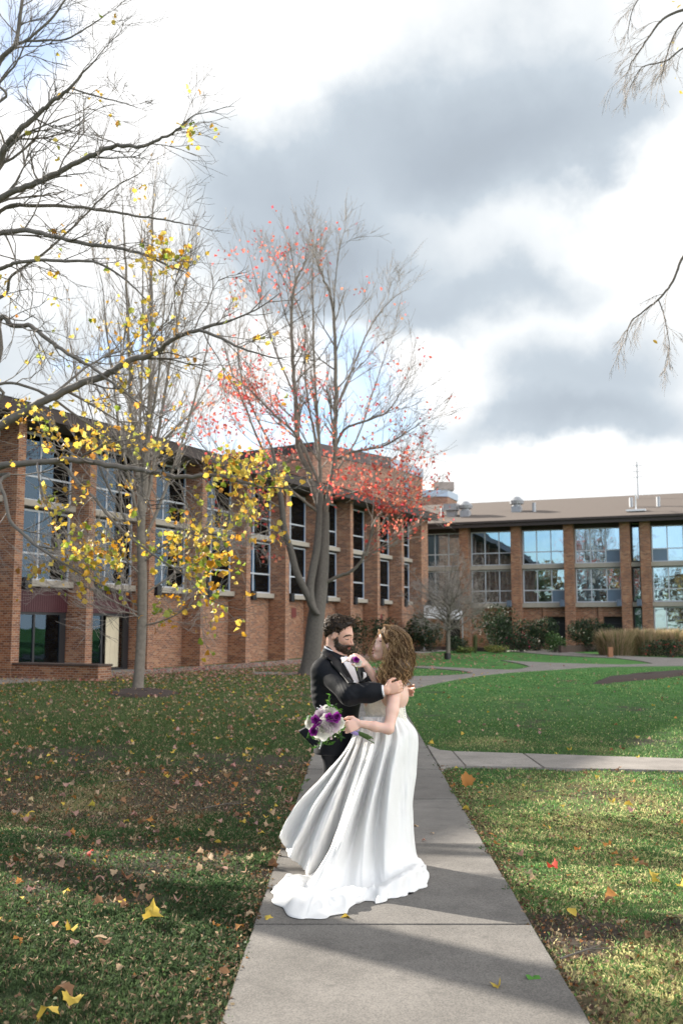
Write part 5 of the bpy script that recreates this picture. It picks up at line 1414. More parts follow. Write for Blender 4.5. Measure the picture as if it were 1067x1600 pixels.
# he wraps both hands round her back
lo = np.array([-.60, 6.2, -.05]); 
cl_ = ZT(ZG)
def B(h=.0045): return Field((-.50, cl_ - .62, -.02), (.62, cl_ + .50, 1.80), h)
F = B()
h_, A_ = head(F, hc, hf, hu)
F.chain([h_(-.035, 0, -.03), neck, sh_c], [.055, .056, .07], .03)
F.chain([sh_c, chest, (chest + pel) / 2, pel], [.095, .12, .115, .115], .04)
F.cap(shR, shL, .062, .062, .04)
F.chain([shR, elR, wrR], [.055, .042, .029], .02); F.chain([shL, elL, wrL], [.055, .042, .029], .02)
hipR = pel + rgt * .085 + [0, 0, -.03]; hipL = pel - rgt * .085 + [0, 0, -.03]
ZL = 6.92
ftR = np.array([q(520, 1300, ZL)[0], ZT(ZL) - .06, .07]); ftL = np.array([q(528, 1300, ZL)[0] + .06, ZT(ZL) + .16, .07])
knR = (hipR + ftR) / 2 + fwd * .03 + [0, 0, .02]; knL = (hipL + ftL) / 2 + fwd * .03 + [0, 0, .02]
for hp, kn, ft in ((hipR, knR, ftR), (hipL, knL, ftL)):
    F.chain([hp, kn, ft], [.085, .058, .042], .03); F.cap(ft, ft + fwd * .15 + [0, 0, -.03], .040, .034, .02)
hand(F, wrR, unit(q(632, 1071, 6.36) - wrR), np.array([-.15, 1, -.05]), np.array([-.1, -.1, 1.]), [1.25, 1.3, 1.35, 1.45], L=.18, spread=.12)
hand(F, wrL, unit(np.array([.55, -.75, .12])), np.array([-.9, -.6, 0.]), np.array([0, 0, 1.]), [.55, .6, .7, .8], L=.195)
bodym = F.mesh('body', 2); body = link('body', bodym, GR, M['skin_g']); bvb = bvh_of(bodym)
# jacket
def Jk(h=.0055):
    return Field((-.62, cl_ - .62, .45), (.60, cl_ + .5, 1.66), h)
F = Jk()
F.chain([sh_c + [0, 0, -.02], chest + fwd * .005, (chest + pel) / 2], [.115, .142, .135], .05)
F.cap(shR + [0, 0, -.012], shL + [0, 0, -.012], .072, .072, .05)
F.ell(chest + rgt * .03, (.135, .19, .20), (fwd, rgt, (0, 0, 1)), .03)
F.chain([neck + [-.020, 0, .008], sh_c], [.061, .09], .03)
F.cap(neck + [-.02, 0, -.045], shR + [0, 0, -.005], .062, .074, .04); F.cap(neck + [-.01, 0, -.045], shL + [0, 0, -.005], .062, .074, .04)
F.ell(pel + [-.005, 0, -.03], (.155, .185, .24), (fwd, rgt, (0, 0, 1)), .05)
F.chain([shR + [0, 0, -.012], elR, elR * .45 + wrR * .55, wrR - unit(wrR - elR) * .010], [.068, .062, .058, .051], .05)
F.ell(q(509, 1062, 6.72), (.09, .15, .13), (fwd, rgt, (0, 0, 1)), .05)
F.ell(q(512, 1082, 6.74), (.105, .17, .17), (fwd, rgt, (0, 0, 1)), .04)
F.chain([shL + [0, 0, -.012], elL, wrL - unit(wrL - elL) * .01], [.078, .066, .054], .035)
F.half(pel + [0, 0, -.062], (0, 0, -1))
d_ = unit(wrR - elR); 
# cuffs cut clean
def cut_cyl(F, c, d, r=.09):
    for _ in range(1): F.cap(c + d * .001, c + d * .20, r, r, .002, 'sub')
sl, g = F._sub(wrR - .14, wrR + .14, 0); dd_ = (g - (wrR - d_ * .018)) @ d_; near_ = np.linalg.norm(g - wrR, axis=-1) < .12; F.d[sl] = np.where(near_, np.maximum(F.d[sl], dd_), F.d[sl])
dl = unit(wrL - elL); sl, g = F._sub(wrL - .12, wrL + .12, 0); dd_ = (g - (wrL - dl * .02)) @ dl; near_ = np.linalg.norm(g - wrL, axis=-1) < .11; F.d[sl] = np.where(near_, np.maximum(F.d[sl], dd_), F.d[sl])
# cloth wrinkles: sleeve folds near shoulder / elbow, back creases
def wr(gr):
    X, Y, Z = gr
    e = np.exp(-(((X - elR[0]) / .12) ** 2 + ((Z - elR[2]) / .10) ** 2 + ((Y - elR[1]) / .18) ** 2)) + .8 * np.exp(-(((X - shR[0] + .06) / .07) ** 2 + ((Z - shR[2] + .17) / .13) ** 2))
    return .0018 * e * np.sin((X * .7 + Z) * 130 + 9 * np.sin(X * 20)) + .0016 * np.sin(Z * 21 + X * 34 + 3 * np.sin(Y * 18 + Z * 9)) * np.sin(X * 17 - Z * 12)
F.warp(wr)
jm = F.mesh('jacket', 2); jacket = link('jacket', jm, GR, M['suit']); bvj = bvh_of(jm)
# jacket tails: flap standing out behind
def cloth(name, rows, parent, mat, sub=6, th=.004, wob=None):
    R = np.array([resample(r, sub) for r in rows]); C = np.array([resample(R[:, i], sub) for i in range(R.shape[1])]).transpose(1, 0, 2)
    if wob: C = C + wob(C)
    a, b = C.shape[:2]; ix = np.arange(a * b).reshape(a, b)
    o = link(name, mesh_np(name, C.reshape(-1, 3), np.stack([ix[:-1, :-1], ix[:-1, 1:], ix[1:, 1:], ix[1:, :-1]], -1).reshape(-1, 4), smooth=True), parent, mat)
    s_ = o.modifiers.new('thickness', 'SOLIDIFY'); s_.thickness = th; s_.offset = 0
    return o
cloth('jacket_tail', [[q(499, 1118, 6.60), q(500, 1140, 6.57), q(505, 1156, 6.55)], [q(483, 1132, 6.62), q(487, 1148, 6.58), q(497, 1163, 6.55)], [q(466, 1142, 6.64), q(477, 1154, 6.60), q(490, 1167, 6.56)]], GR, M['suit'])
# trousers and shoes
F = Field((-.35, cl_ - .35, .0), (.35, cl_ + .5, 1.0), .006)
F.ell(pel + [0, 0, .0], (.10, .14, .12), (fwd, rgt, (0, 0, 1)), .03)
for hp, kn, ft in ((hipR, knR, ftR), (hipL, knL, ftL)): F.chain([hp, kn, ft + [0, 0, .02]], [.086, .070, .062], .03)
F.warp(lambda g: .003 * np.sin(g[2] * 60 + g[0] * 40) * np.sin(g[1] * 30 + g[2] * 12)); F.half((0, 0, .045), (0, 0, -1))
link('trousers', F.mesh('trousers', 2), GR, M['suit'])
for ft in (ftR, ftL):
    F = Field(ft - .25, ft + .25, .005); F.cap(ft + [0, 0, -.02], ft + fwd * .16 + [0, 0, -.035], .048, .043, .02, flat=((0, 0, 1), .85)); F.half((0, 0, .006), (0, 0, -1)); link('shoe', F.mesh('shoe', 1), GR, M['shoe'])
# shirt, collar, lapels, bow tie
cf = Field(neck - .16, neck + .16, .004); cf.chain([neck + [-.012, 0, -.055], neck + np.array([-.006, 0, .040])], [.068, .061], .01); cf.half(neck + [0, 0, .030], (.45, -.1, 1)); 
colm = cf.mesh('collar', 1); link('shirt_collar', colm, GR, M['shirt']); bvc = bvh_of(colm)
def DR(*a, **k):
    o = drape(*a, **k)
    if o is None: print('EMPTY drape', a[0])
    return o
DR('shirt_front', [(531, 1029), (540, 1027), (546.5, 1031), (552, 1044), (559.5, 1068), (552, 1068), (541, 1046)], bvj, GR, M['shirt'], off=.008)
DR('lapel', [(503, 1020), (509, 1019), (528, 1035), (541, 1048), (552.5, 1069), (545, 1071), (533, 1057), (518, 1041), (516, 1034), (506, 1028)], bvj, GR, M['satin'], off=.012, th=.007)
DR('lapel', [(546, 1028), (551, 1031), (561, 1046), (571, 1066), (560, 1069), (553, 1046)], bvj, GR, M['satin'], off=.011, th=.007)
DR('pocket_square', [(564.5, 1049.5), (568.5, 1050.5), (570.5, 1056), (566, 1059.5), (565, 1060)], bvj, GR, M['shirt'], off=.022, th=.006)
bt_c = q(541.5, 1031.5, 6.50)
bow = bmesh.new()
def bowwing(a, b, c, d):
    g = [[None] * 5 for _ in range(5)]
    A0, B0_, C0, D0 = (q(*p) for p in (a, b, c, d))
    for i_ in range(5):
        for j_ in range(5):
            u_, v_ = i_ / 4, j_ / 4; p = (A0 * (1 - u_) + B0_ * u_) * (1 - v_) + (D0 * (1 - u_) + C0 * u_) * v_
            p = p + np.array([0, -.010 * math.sin(math.pi * u_ ** .6) * (1 - .6 * abs(v_ - .5)), 0]) + np.array([0, .004 * math.cos(v_ * 12.5) * (1 - u_), 0]); g[i_][j_] = bow.verts.new(p)
    for i_ in range(4):
        for j_ in range(4): bow.faces.new((g[i_][j_], g[i_ + 1][j_], g[i_ + 1][j_ + 1], g[i_][j_ + 1]))
bowwing((541, 1029.5, 6.47), (533.5, 1026.5, 6.53), (534, 1036, 6.53), (541, 1033, 6.47))
bowwing((543, 1029.5, 6.47), (550, 1025.5, 6.50), (551, 1035, 6.50), (543, 1033, 6.47))
me_ = bpy.data.meshes.new('bow_tie'); bow.to_mesh(me_); bow.free(); bo_ = link('bow_tie', me_, GR, M['pink']); so_ = bo_.modifiers.new('thickness', 'SOLIDIFY'); so_.thickness = .006
F = Field(bt_c - .05, bt_c + .05, .003); F.ell(q(542, 1031.3, 6.46), (.009, .008, .011), k=0); link('bow_knot', F.mesh('bow_knot', 1), bo_, M['pink'])
# cuff link and shirt cuff
F = Field(wrR - .12, wrR + .12, .004); F.cap(wrR - d_ * .07, wrR + d_ * .05, .038, .038, .004); F.half(wrR - d_ * .008, d_); link('shirt_cuff', F.mesh('cuff', 1), GR, M['shirt'])
F = Field(wrL - .12, wrL + .12, .004); F.cap(wrL - dl * .07, wrL + dl * .05, .038, .038, .004); F.half(wrL - dl * .008, dl); link('shirt_cuff', F.mesh('cuff', 1), GR, M['shirt'])
# face details
DR('eyebrow', [(535.5, 996), (540, 992.3), (546, 991.2), (550, 992.8), (546, 993.2), (540, 994.6), (537, 996.5)], bvb, GR, M['dark_hair'], off=.001, th=.0022, step=1)
DR('eyelid_line', [(539, 997.6), (541.5, 999.0), (544.5, 998.6), (545, 999.5), (541.5, 1000.2), (539, 998.6)], bvb, GR, M['dark_hair'], off=.0008, th=.0015, step=1)
# hair
hair_c = [(.055, .032, .019), (.09, .053, .03), (.03, .018, .011), (.15, .09, .05)]
F = Field(hc - .20, hc + .20, .0045)
F.ell(h_(-.024, 0, .042), (.104, .083, .090), A_, 0, noise=gnoise(95, .003, 1))
F.ell(h_(-.070, 0, .005), (.050, .066, .066), A_, .02, noise=gnoise(110, .003, 2))
F.ell(h_(.035, 0, .100), (.042, .045, .026), A_, .02, noise=gnoise(100, .004, 3))
F.ell(h_(.112, 0, .034), (.078, .12, .070), A_, .006, 'sub')
F.ell(h_(.070, .09, .0), (.050, .06, .085), A_, .008, 'sub'); F.ell(h_(.070, -.09, .0), (.050, .06, .085), A_, .008, 'sub')
F.ell(h_(.05, 0, -.03), (.052, .14, .045), A_, .006, 'sub')
for sg in (-1, 1): F.ell(h_(-.012, sg * .085, -.022), (.028, .035, .036), A_, .004, 'sub')
F.half(h_(0, 0, -.058), -A_[2])
hm = F.mesh('hair', 1); 
mesh_cols = np.tile(np.array([(.035, .021, .013)]), (len(hm.vertices), 1)); ca = hm.color_attributes.new('Col', 'FLOAT_COLOR', 'POINT'); ca.data.foreach_set('color', np.c_[mesh_cols, np.ones(len(mesh_cols))].astype(np.float32).ravel())
hair = link('hair', hm, GR, M['hair'])
vv = np.array([v.co[:] for v in hm.vertices]); nn_ = np.array([v.normal[:] for v in hm.vertices])
S, Cc = [], []
for i in rg.choice(len(vv), 1700):
    p, n = vv[i], nn_[i]
    if (p - hc) @ A_[2] < -.01 or (p - hc) @ A_[0] > .055 and (p - hc) @ A_[2] < .085: continue
    back = unit(-A_[0] * .6 - A_[2] * .35 + rg.normal(0, .6, 3)); tdir = unit(back - n * (back @ n)); L_ = rg.uniform(.014, .032) * (1 if (p - hc) @ A_[2] > .06 else .6); w_ = unit(np.cross(n, tdir)); cu = rg.uniform(-1, 1) * .010
    S.append(np.array([p - n * .002, p + n * .003 + tdir * L_ * .35 + w_ * cu * .6, p + n * .0045 + tdir * L_ * .7 + w_ * cu, p + n * .002 + tdir * L_ + w_ * cu * .2])); Cc.append(np.array(hair_c[rg.integers(4)]) * rg.uniform(.7, 1.3))
strands('hair_strands', S, hair, M['hair'], Cc, .0022)
# beard
F = Field(hc - .20, hc + .20, .004)
F.ell(h_(.034, 0, -.074), (.064, .066, .056), A_, 0, noise=gnoise(140, .0022, 4))
F.ell(h_(.012, 0, -.035), (.045, .0755, .046), A_, .012); F.ell(h_(.070, 0, -.106), (.028, .034, .026), A_, .015)
F.ell(h_(.092, 0, -.056), (.016, .030, .008), A_, .006)
F.ell(h_(.080, .0, .005), (.080, .11, .052), A_, .006, 'sub'); F.ell(h_(.102, 0, -.072), (.020, .020, .0105), A_, .003, 'sub')
F.ell(h_(-.045, 0, -.05), (.045, .11, .2), A_, .01, 'sub'); F.ell(h_(.06, .055, -.022), (.04, .032, .030), A_, .01, 'sub'); F.ell(h_(.06, -.055, -.022), (.04, .032, .030), A_, .01, 'sub')
bmh = F.mesh('beard', 1); beard = link('beard', bmh, GR, M['dark_hair'])
vv = np.array([v.co[:] for v in bmh.vertices]); nn_ = np.array([v.normal[:] for v in bmh.vertices]); S, Cc = [], []
for i in rg.choice(len(vv), 1200):
    p, n = vv[i], nn_[i]; tdir = unit(-A_[2] + n * .6 + rg.normal(0, .35, 3)); L_ = rg.uniform(.005, .010)
    S.append(np.array([p - n * .001, p + tdir * L_ * .5, p + tdir * L_])); Cc.append(np.array(hair_c[rg.integers(4)]) * rg.uniform(.6, 1.3))
strands('beard_hair', S, beard, M['hair'], Cc, .0016)
F = Field(hc - .17, hc + .17, .003); F.ell(h_(.0975, 0, -.0645), (.0085, .021, .0045), A_, 0); F.ell(h_(.0955, 0, -.0745), (.0095, .019, .0055), A_, .002); link('lips', F.mesh('lips', 1), GR, M['lip'])

# =================================================================== bride
rb = np.random.default_rng(15)
BR = empty('person', (0, 0, 0)); tag(BR, 'laughing woman with long brown curls in a strapless white wedding gown holding a bouquet', 'person')
ZB = 6.55
bh = q(606, 1007, ZB); bf = unit(np.array([-.93, .04, .10])); bu = np.array([.14, 0, 1.0])
b_neck = q(617, 1040, ZB + .02); b_sc = q(616, 1070, ZB + .02); b_ch = q(603, 1098, ZB + .03); b_wa = q(601, 1124, ZB + .02); b_pel = q(600, 1160, ZB + .05)
bfw = unit(np.array([-.86, .35, 0.])); bl = np.array([-bfw[1], bfw[0], 0.]); bl = bl if bl[1] < 0 else -bl
bsL = q(616, 1083, 6.40); beL = q(607, 1139, 6.26); bwL = q(563, 1131, 6.24)        # near arm
bsR = q(598, 1076, 6.70); beR = q(583, 1068, 6.70); 
bwR = q(571, 1038, 6.50); beR = q(592, 1069, 6.56)
cb = ZT(ZB)
F = Field((-.20, cb - .48, -.02), (.62, cb + .40, 1.72), .0045)
hb, AB = head(F, bh, bf, bu, True)
F.chain([hb(-.03, 0, -.04), b_neck, b_sc], [.045, .045, .055], .03)
F.chain([b_sc, b_ch, b_wa, b_pel], [.075, .10, .105, .13], .04)
F.ell(q(616, 1088, ZB), (.09, .15, .10), (bfw, bl, (0, 0, 1)), .04)
F.cap(bsL, bsR, .048, .048, .035)
for sg in (.07, -.07): F.ell(b_ch + bfw * .07 + bl * sg + [0, 0, .01], (.06, .06, .06), k=.02)
F.chain([bsL, (bsL + beL) / 2 + [.004, -.01, 0], beL, (beL + bwL) / 2, bwL], [.044, .041, .033, .031, .023], .018)
F.chain([bsR, beR, bwR], [.044, .034, .023], .018)
hp1 = b_pel + bl * .08; hp2 = b_pel - bl * .08
fo1 = np.array([b_pel[0] + .02, cb - .03, .06]); fo2 = np.array([b_pel[0] - .02, cb + .16, .06])
for a_, c_ in ((hp1, fo1), (hp2, fo2)): F.chain([a_, (a_ + c_) / 2 + bfw * .03, c_], [.085, .055, .036], .03); F.cap(c_, c_ + bfw * .13 + [0, 0, -.03], .032, .026, .01)
hand(F, bwL, unit(q(541, 1136, 6.22) - bwL), np.array([.1, 1.0, -.15]), np.array([-.1, .1, 1.]), [1.5, 1.6, 1.7, 1.8], L=.168)
hand(F, bwR, unit(q(553, 1025, 6.50) - bwR), np.array([-.45, .7, -.6]), np.array([-.5, 0, -1.]), [1.2, .9, .8, .7], L=.145, spread=.2)
bbm = F.mesh('body', 2); link('body', bbm, BR, M['skin_b']); bvbb = bvh_of(bbm)
# laughing mouth
F = Field(bh - .16, bh + .16, .003); F.ell(hb(.096, 0, -.068), (.0075, .023, .009), AB, 0); link('lips', F.mesh('lips', 1), BR, M['lip'])
F = Field(bh - .16, bh + .16, .003); F.ell(hb(.0985, 0, -.067), (.0075, .018, .005), AB, 0); link('teeth', F.mesh('teeth', 1), BR, M['tooth'])
o = DR('eyelashes', [(592, 1000), (594, 1001.5), (596.5, 1001.5), (597, 1002.5), (593.5, 1002.8)], bvbb, BR, M['dark_hair'], off=.001, th=.002, step=1)
# hair: an inner mass and many waving locks
F = Field(bh - [.25, .25, .42], bh + [.30, .25, .22], .006)
F.ell(hb(-.030, 0, .042), (.105, .083, .092), AB, 0); F.ell(hb(-.085, 0, -.01), (.07, .078, .085), AB, .03)
F.chain([q(622, 1015, ZB), q(625, 1042, ZB - .03), q(618, 1066, ZB - .06)], [.078, .082, .055], .03)
F.ell(hb(.09, 0, .0), (.065, .10, .085), AB, .01, 'sub')
F.ell(hb(.055, 0, -.07), (.06, .11, .055), AB, .01, 'sub')
F.warp(lambda g: .004 * np.sin(g[0] * 210 + 6 * np.sin(g[2] * 26) + 3 * np.sin(g[1] * 30)) * np.sin(g[1] * 150 + 4 * np.sin(g[2] * 22)))
hmm = F.mesh('hair', 0)
ca = hmm.color_attributes.new('Col', 'FLOAT_COLOR', 'POINT'); ca.data.foreach_set('color', np.tile(np.array([.17, .10, .05, 1], dtype=np.float32), len(hmm.vertices)))
bhair = link('hair', hmm, BR, M['hair'])
bhc = [(.40, .235, .11), (.52, .34, .17), (.20, .11, .052), (.58, .40, .22), (.14, .075, .036)]
S, Cc = [], []
for k in range(2300):
    # start on the crown, run over the side or back, fall in a spiral
    side = rb.uniform(-1, 1) if k % 4 else rb.uniform(.3, 1)   # +1 = towards the viewer
    sgn = 1 if (AB[1][1] < 0) else -1
    bk = rb.random() < .5; side = side * (.8 if bk else 1); st_ = hb(rb.uniform(-.05, .045), sgn * side * .035, .134 - abs(side) * .01)
    m1 = hb(rb.uniform(-.135, -.09) if bk else rb.uniform(-.10, .022), sgn * side * .090, .065 + rb.uniform(-.015, .015)); m2 = hb(rb.uniform(-.165, -.13) if bk else rb.uniform(-.14, -.005), sgn * side * (.075 if bk else .094), -.015 + rb.uniform(-.015, .015))
    ex = (rb.uniform(592, 625) if rb.random() < .35 else rb.uniform(606, 628)) if not bk else rb.uniform(618, 642); ey = rb.uniform(1040, 1076) if ex < 632 else rb.uniform(1030, 1064)
    ez = ZB - .10 * side + .01 + (.04 if side < 0 else 0); en = q(ex, ey, ez)
    mid = (m2 + en) / 2 + [rb.uniform(-.01, .03), -.02 * side, 0]
    c = resample([st_, m1, m2, mid, en], 9); n = len(c)
    tt = np.linspace(0, 1, n); amp = np.clip((tt - .25) / .4, 0, 1) * rb.uniform(.007, .018); ph = rb.uniform(0, 6.28); fr = rb.uniform(14, 20)
    c = c + (np.cos(tt * fr + ph) * amp)[:, None] * np.array([1, 0, .15]) + (np.sin(tt * fr + ph) * amp)[:, None] * np.array([.1, 1, 0])
    c += rb.normal(0, .0012, c.shape)
    S.append(c); Cc.append(np.array(bhc[rb.integers(5)]) * rb.uniform(.75, 1.25))
strands('hair_locks', S, bhair, M['hair'], Cc, .0019, 3)
S, Cc = [], []
for k in range(26):   # loose wisps before the face
    x0 = rb.uniform(586, 597); st_ = hb(.06 + rb.uniform(-.01, .02), rb.uniform(-.04, .04), .095)
    c = resample([st_, q(x0 - 2, 996, ZB - .02), q(580 + rb.uniform(-2, 3), 1010, ZB - .03), q(577 + rb.uniform(-2, 4), 1024, ZB - .02), q(586 + rb.uniform(-4, 4), 1036 + rb.uniform(-4, 3), ZB - .02)], 8) if k % 2 else \
        resample([st_, hb(.045, -.065 if AB[1][1] > 0 else .065, .04), q(600 + rb.uniform(-3, 3), 1012, ZB - .09), q(602 + rb.uniform(-5, 4), 1030, ZB - .10), q(600 + rb.uniform(-6, 6), 1052, ZB - .10)], 8)
    c += rb.normal(0, .0008, c.shape); S.append(c); Cc.append(np.array(bhc[rb.integers(1, 4)]) * rb.uniform(.9, 1.3))
strands('loose_wisps', S, bhair, M['hair'], Cc, .0022, 3)
# curl ends: small spirals at the bottom of the hair
S, Cc = [], []
for k in range(170):
    x0 = rb.uniform(588, 640); y0 = rb.uniform(1048, 1070) if x0 < 630 else rb.uniform(1035, 1062); zz = ZB - rb.uniform(.02, .13); c0 = q(x0, y0, zz); tt = np.linspace(0, 1, 16); R_ = rb.uniform(.006, .013); ph = rb.uniform(0, 6.28)
    S.append(c0 + np.stack([np.cos(tt * 11 + ph) * R_, np.sin(tt * 11 + ph) * R_ * .8, (.5 - tt) * rb.uniform(.07, .12)], 1)); Cc.append(np.array(bhc[rb.integers(5)]) * rb.uniform(.9, 1.5))
strands('hair_curls', S, bhair, M['hair'], Cc, .0026, 3)

# ---- gown
GW = empty('wedding_gown'); GW.parent = BR
# bodice
def ringpts(cx, cy, rx__, ry__, z, n=40, ph=0):
    a = np.linspace(0, 2 * np.pi, n, endpoint=False) + ph; return np.stack([cx + rx__ * np.cos(a), cy + ry__ * np.sin(a), np.full(n, z) if np.isscalar(z) else z], 1)
rows = []
for (xl, xr_, y, rz, tilt) in ((569, 631, 1093, .125, 0), (568, 632, 1100, .128, 0), (569, 633, 1108, .125, 0), (571, 634, 1116, .120, 0), (570, 635.5, 1123, .118, 0), (568, 638, 1130, .125, 0)):
    a_, b_2 = q(xl, y, ZB + .02), q(xr_, y, ZB + .02); c_ = (a_ + b_2) / 2; n = 44; an = np.arange(n) * 2 * np.pi / n
    zz = c_[2] + (0.030 * np.clip(-np.cos(an), 0, 1) if y == 1093 else 0) + .0 * an
    pk = 0.0025 * np.sin(an * 11 + y * .7)
    rows.append(np.stack([c_[0] + ((b_2[0] - a_[0]) / 2 + pk) * np.cos(an), c_[1] + (rz + pk) * np.sin(an), np.broadcast_to(zz, (n,))], 1))
R_ = np.array(rows); n = R_.shape[1]; R_ = np.array([resample(R_[:, i], 5) for i in range(n)]).transpose(1, 0, 2)
a_ = R_.shape[0]; ix = np.arange(a_ * n).reshape(a_, n); ixn = np.roll(ix, -1, 1)
bo = link('bodice', mesh_np('bodice', R_.reshape(-1, 3), np.stack([ix[:-1], ix[1:], ixn[1:], ixn[:-1]], -1).reshape(-1, 4), smooth=True), GW, M['lace'])
s_ = bo.modifiers.new('thickness', 'SOLIDIFY'); s_.thickness = .004
for k in range(9):
    c_ = q(631.3 + .35 * k * .5, 1094 + k * 3.6, ZB - .03 + .0 * k); F = Field(c_ - .02, c_ + .02, .002); F.ell(c_, (.0055,) * 3, k=0); link('button', F.mesh('button', 1), GW, M['white'])
# skirt: key sections round the body, each from waist to hem (photo pixels and depth)
gnd = 'g'
K = [
 [(635, 1122, 6.58), (651, 1152, 6.57), (649, 1205, 6.54), (643, 1262, 6.50), (648, 1330, 6.46), (661, 1350, 6.44), (666, 1370, 6.46)],
 [(628, 1122, 6.50), (644, 1148, 6.46), (640, 1205, 6.42), (636, 1265, 6.36), (640, 1342, 6.30), (655, 1356, 6.22), (659, 1386, 6.20)],
 [(622, 1121, 6.46), (633, 1150, 6.40), (626, 1205, 6.37), (622, 1270, 6.33), (624, 1352, 6.22), (640, 1364, 6.08), (641, 1400, 6.00)],
 [(616, 1120, 6.43), (621, 1152, 6.36), (612, 1205, 6.26), (605, 1275, 6.17), (602, 1372, 6.12), (617, 1374, 5.98), (612, 1411, 5.86)],
 [(610, 1120, 6.42), (612, 1155, 6.39), (601, 1205, 6.37), (589, 1275, 6.30), (583, 1378, 6.14), (596, 1384, 5.94), (590, 1419, 5.76)],
 [(604, 1120, 6.41), (603, 1155, 6.33), (592, 1205, 6.24), (575, 1275, 6.15), (560, 1385, 6.08), (572, 1398, 5.94), (564, 1413, 5.81)],
 [(598, 1120, 6.42), (594, 1155, 6.38), (580, 1205, 6.36), (560, 1280, 6.30), (534, 1385, 6.08), (540, 1396, 5.84), (540, 1433, 5.57)],
 [(592, 1120, 6.42), (587, 1155, 6.34), (570, 1210, 6.20), (544, 1288, 6.08), (512, 1386, 6.02), (510, 1398, 5.80), (502, 1442, 5.46)],
 [(587, 1120, 6.43), (580, 1155, 6.37), (563, 1215, 6.28), (532, 1302, 6.12), (492, 1385, 5.98), (480, 1397, 5.82), (462, 1441, 5.47)],
 [(583, 1120, 6.44), (576, 1155, 6.38), (558, 1220, 6.30), (524, 1312, 6.14), (480, 1383, 6.02), (455, 1393, 5.88), (430, 1418, 5.76)],
 [(579, 1120, 6.44), (572, 1157, 6.40), (554, 1222, 6.34), (518, 1322, 6.20), (482, 1376, 6.12), (453, 1378, 6.05), (427, 1398, 6.03)],
 [(576, 1120, 6.45), (569, 1158, 6.43), (551, 1223, 6.38), (519, 1322, 6.28), (491, 1371, 6.22), (468, 1374, 6.20), (449, 1383, 6.27)],
 [(573, 1120, 6.45), (567, 1158, 6.46), (549, 1222, 6.44), (521, 1316, 6.40), (500, 1362, 6.38), (493, 1370, 6.38), (487, 1380, 6.34)],
 [(571, 1120, 6.46), (565, 1158, 6.46), (545, 1220, 6.46), (523, 1303, 6.46), (511, 1348, 6.46), (505, 1361, 6.46), (499, 1372, 6.44)],
 [(570, 1120, 6.46), (562, 1159, 6.41), (540, 1218, 6.34), (512, 1288, 6.28), (496, 1332, 6.26), (488, 1349, 6.25), (481, 1367, 6.25)],
 [(569, 1120, 6.47), (559, 1159, 6.43), (535, 1215, 6.38), (505, 1278, 6.33), (488, 1320, 6.31), (482, 1340, 6.30), (476, 1360, 6.30)],
 [(568, 1120, 6.48), (556, 1160, 6.51), (531, 1213, 6.54), (501, 1270, 6.57), (485, 1308, 6.58), (476, 1326, 6.58), (467, 1350, 6.58)],
 [(567, 1120, 6.49), (553, 1160, 6.46), (525, 1210, 6.43), (491, 1262, 6.41), (472, 1298, 6.41), (462, 1318, 6.41), (453, 1341, 6.42)],
 [(566, 1120, 6.51), (550, 1162, 6.55), (519, 1210, 6.60), (486, 1255, 6.64), (469, 1286, 6.66), (460, 1303, 6.67), (447, 1326, 6.68)],
 [(565, 1120, 6.54), (546, 1164, 6.52), (512, 1208, 6.54), (470, 1250, 6.56), (452, 1276, 6.57), (444, 1291, 6.57), (437, 1308, 6.57)],
 [(565, 1120, 6.58), (548, 1160, 6.62), (516, 1205, 6.68), (482, 1250, 6.69), (466, 1280, 6.70), (458, 1295, 6.70), (453, 1310, 6.70)],
 [(573, 1120, 6.64), (562, 1160, 6.70), (548, 1210, 6.72), (535, 1270, 6.72), (528, 1325, 6.72), (526, 1345, 6.72), (525, 1352, 6.72)],
 [(590, 1120, 6.68), (588, 1160, 6.80), (585, 1210, 6.86), (584, 1270, 6.88), (584, 1325, 6.88), (584, 1338, 6.88), (584, 1345, 6.88)],
 [(612, 1120, 6.68), (618, 1160, 6.80), (616, 1210, 6.86), (616, 1270, 6.86), (618, 1325, 6.86), (622, 1336, 6.84), (624, 1347, 6.84)],
 [(630, 1120, 6.64), (645, 1155, 6.68), (643, 1208, 6.68), (639, 1266, 6.66), (644, 1330, 6.62), (654, 1342, 6.58), (657, 1360, 6.58)],
]
K = [[(x, y, (z - 6.47) * (.55 if 13 <= i <= 19 and j else 1) + 6.47) for j, (x, y, z) in enumerate(row)] for i, row in enumerate(K)]
KP = np.array([[q(*p) for p in row] for row in K])
KP[:, :, 2] = np.maximum(KP[:, :, 2], .022)
air = np.zeros(len(K), bool); air[13:21] = True
KP[~air, -1, 2] = .020
# periodic spline round the body, then down
def per(ring, k):
    p = np.vstack([ring[-2:], ring, ring[:3]]); n = len(ring); out = []
    for i in range(n):
        a, b, c, d = p[i + 1], p[i + 2], p[i + 3], p[i + 4]
        for t in np.linspace(0, 1, k, endpoint=False): out.append(.5 * ((2 * b) + (-a + c) * t + (2 * a - 5 * b + 4 * c - d) * t * t + (-a + 3 * b - 3 * c + d) * t ** 3))
    return np.array(out)
KU = 14
R_ = np.array([per(KP[:, j], KU) for j in range(7)])              # 7 x N x 3
R_ = np.array([resample(R_[:, i], 14) for i in range(R_.shape[1])]).transpose(1, 0, 2)
nt_, nu = R_.shape[:2]
tt = np.linspace(0, 1, nt_)[:, None]; uu = np.linspace(0, len(K), nu, endpoint=False)[None, :]
cen = np.array([b_pel[0], cb + .02])
rad = R_[..., :2] - cen; rad = rad / (np.linalg.norm(rad, axis=-1, keepdims=True) + 1e-6)
f1 = .0075 * np.sin(uu * 6.2 + .8 * np.sin(tt * 4)) * np.exp(-((tt - .10) / .10) ** 2)          # gathers at the waist
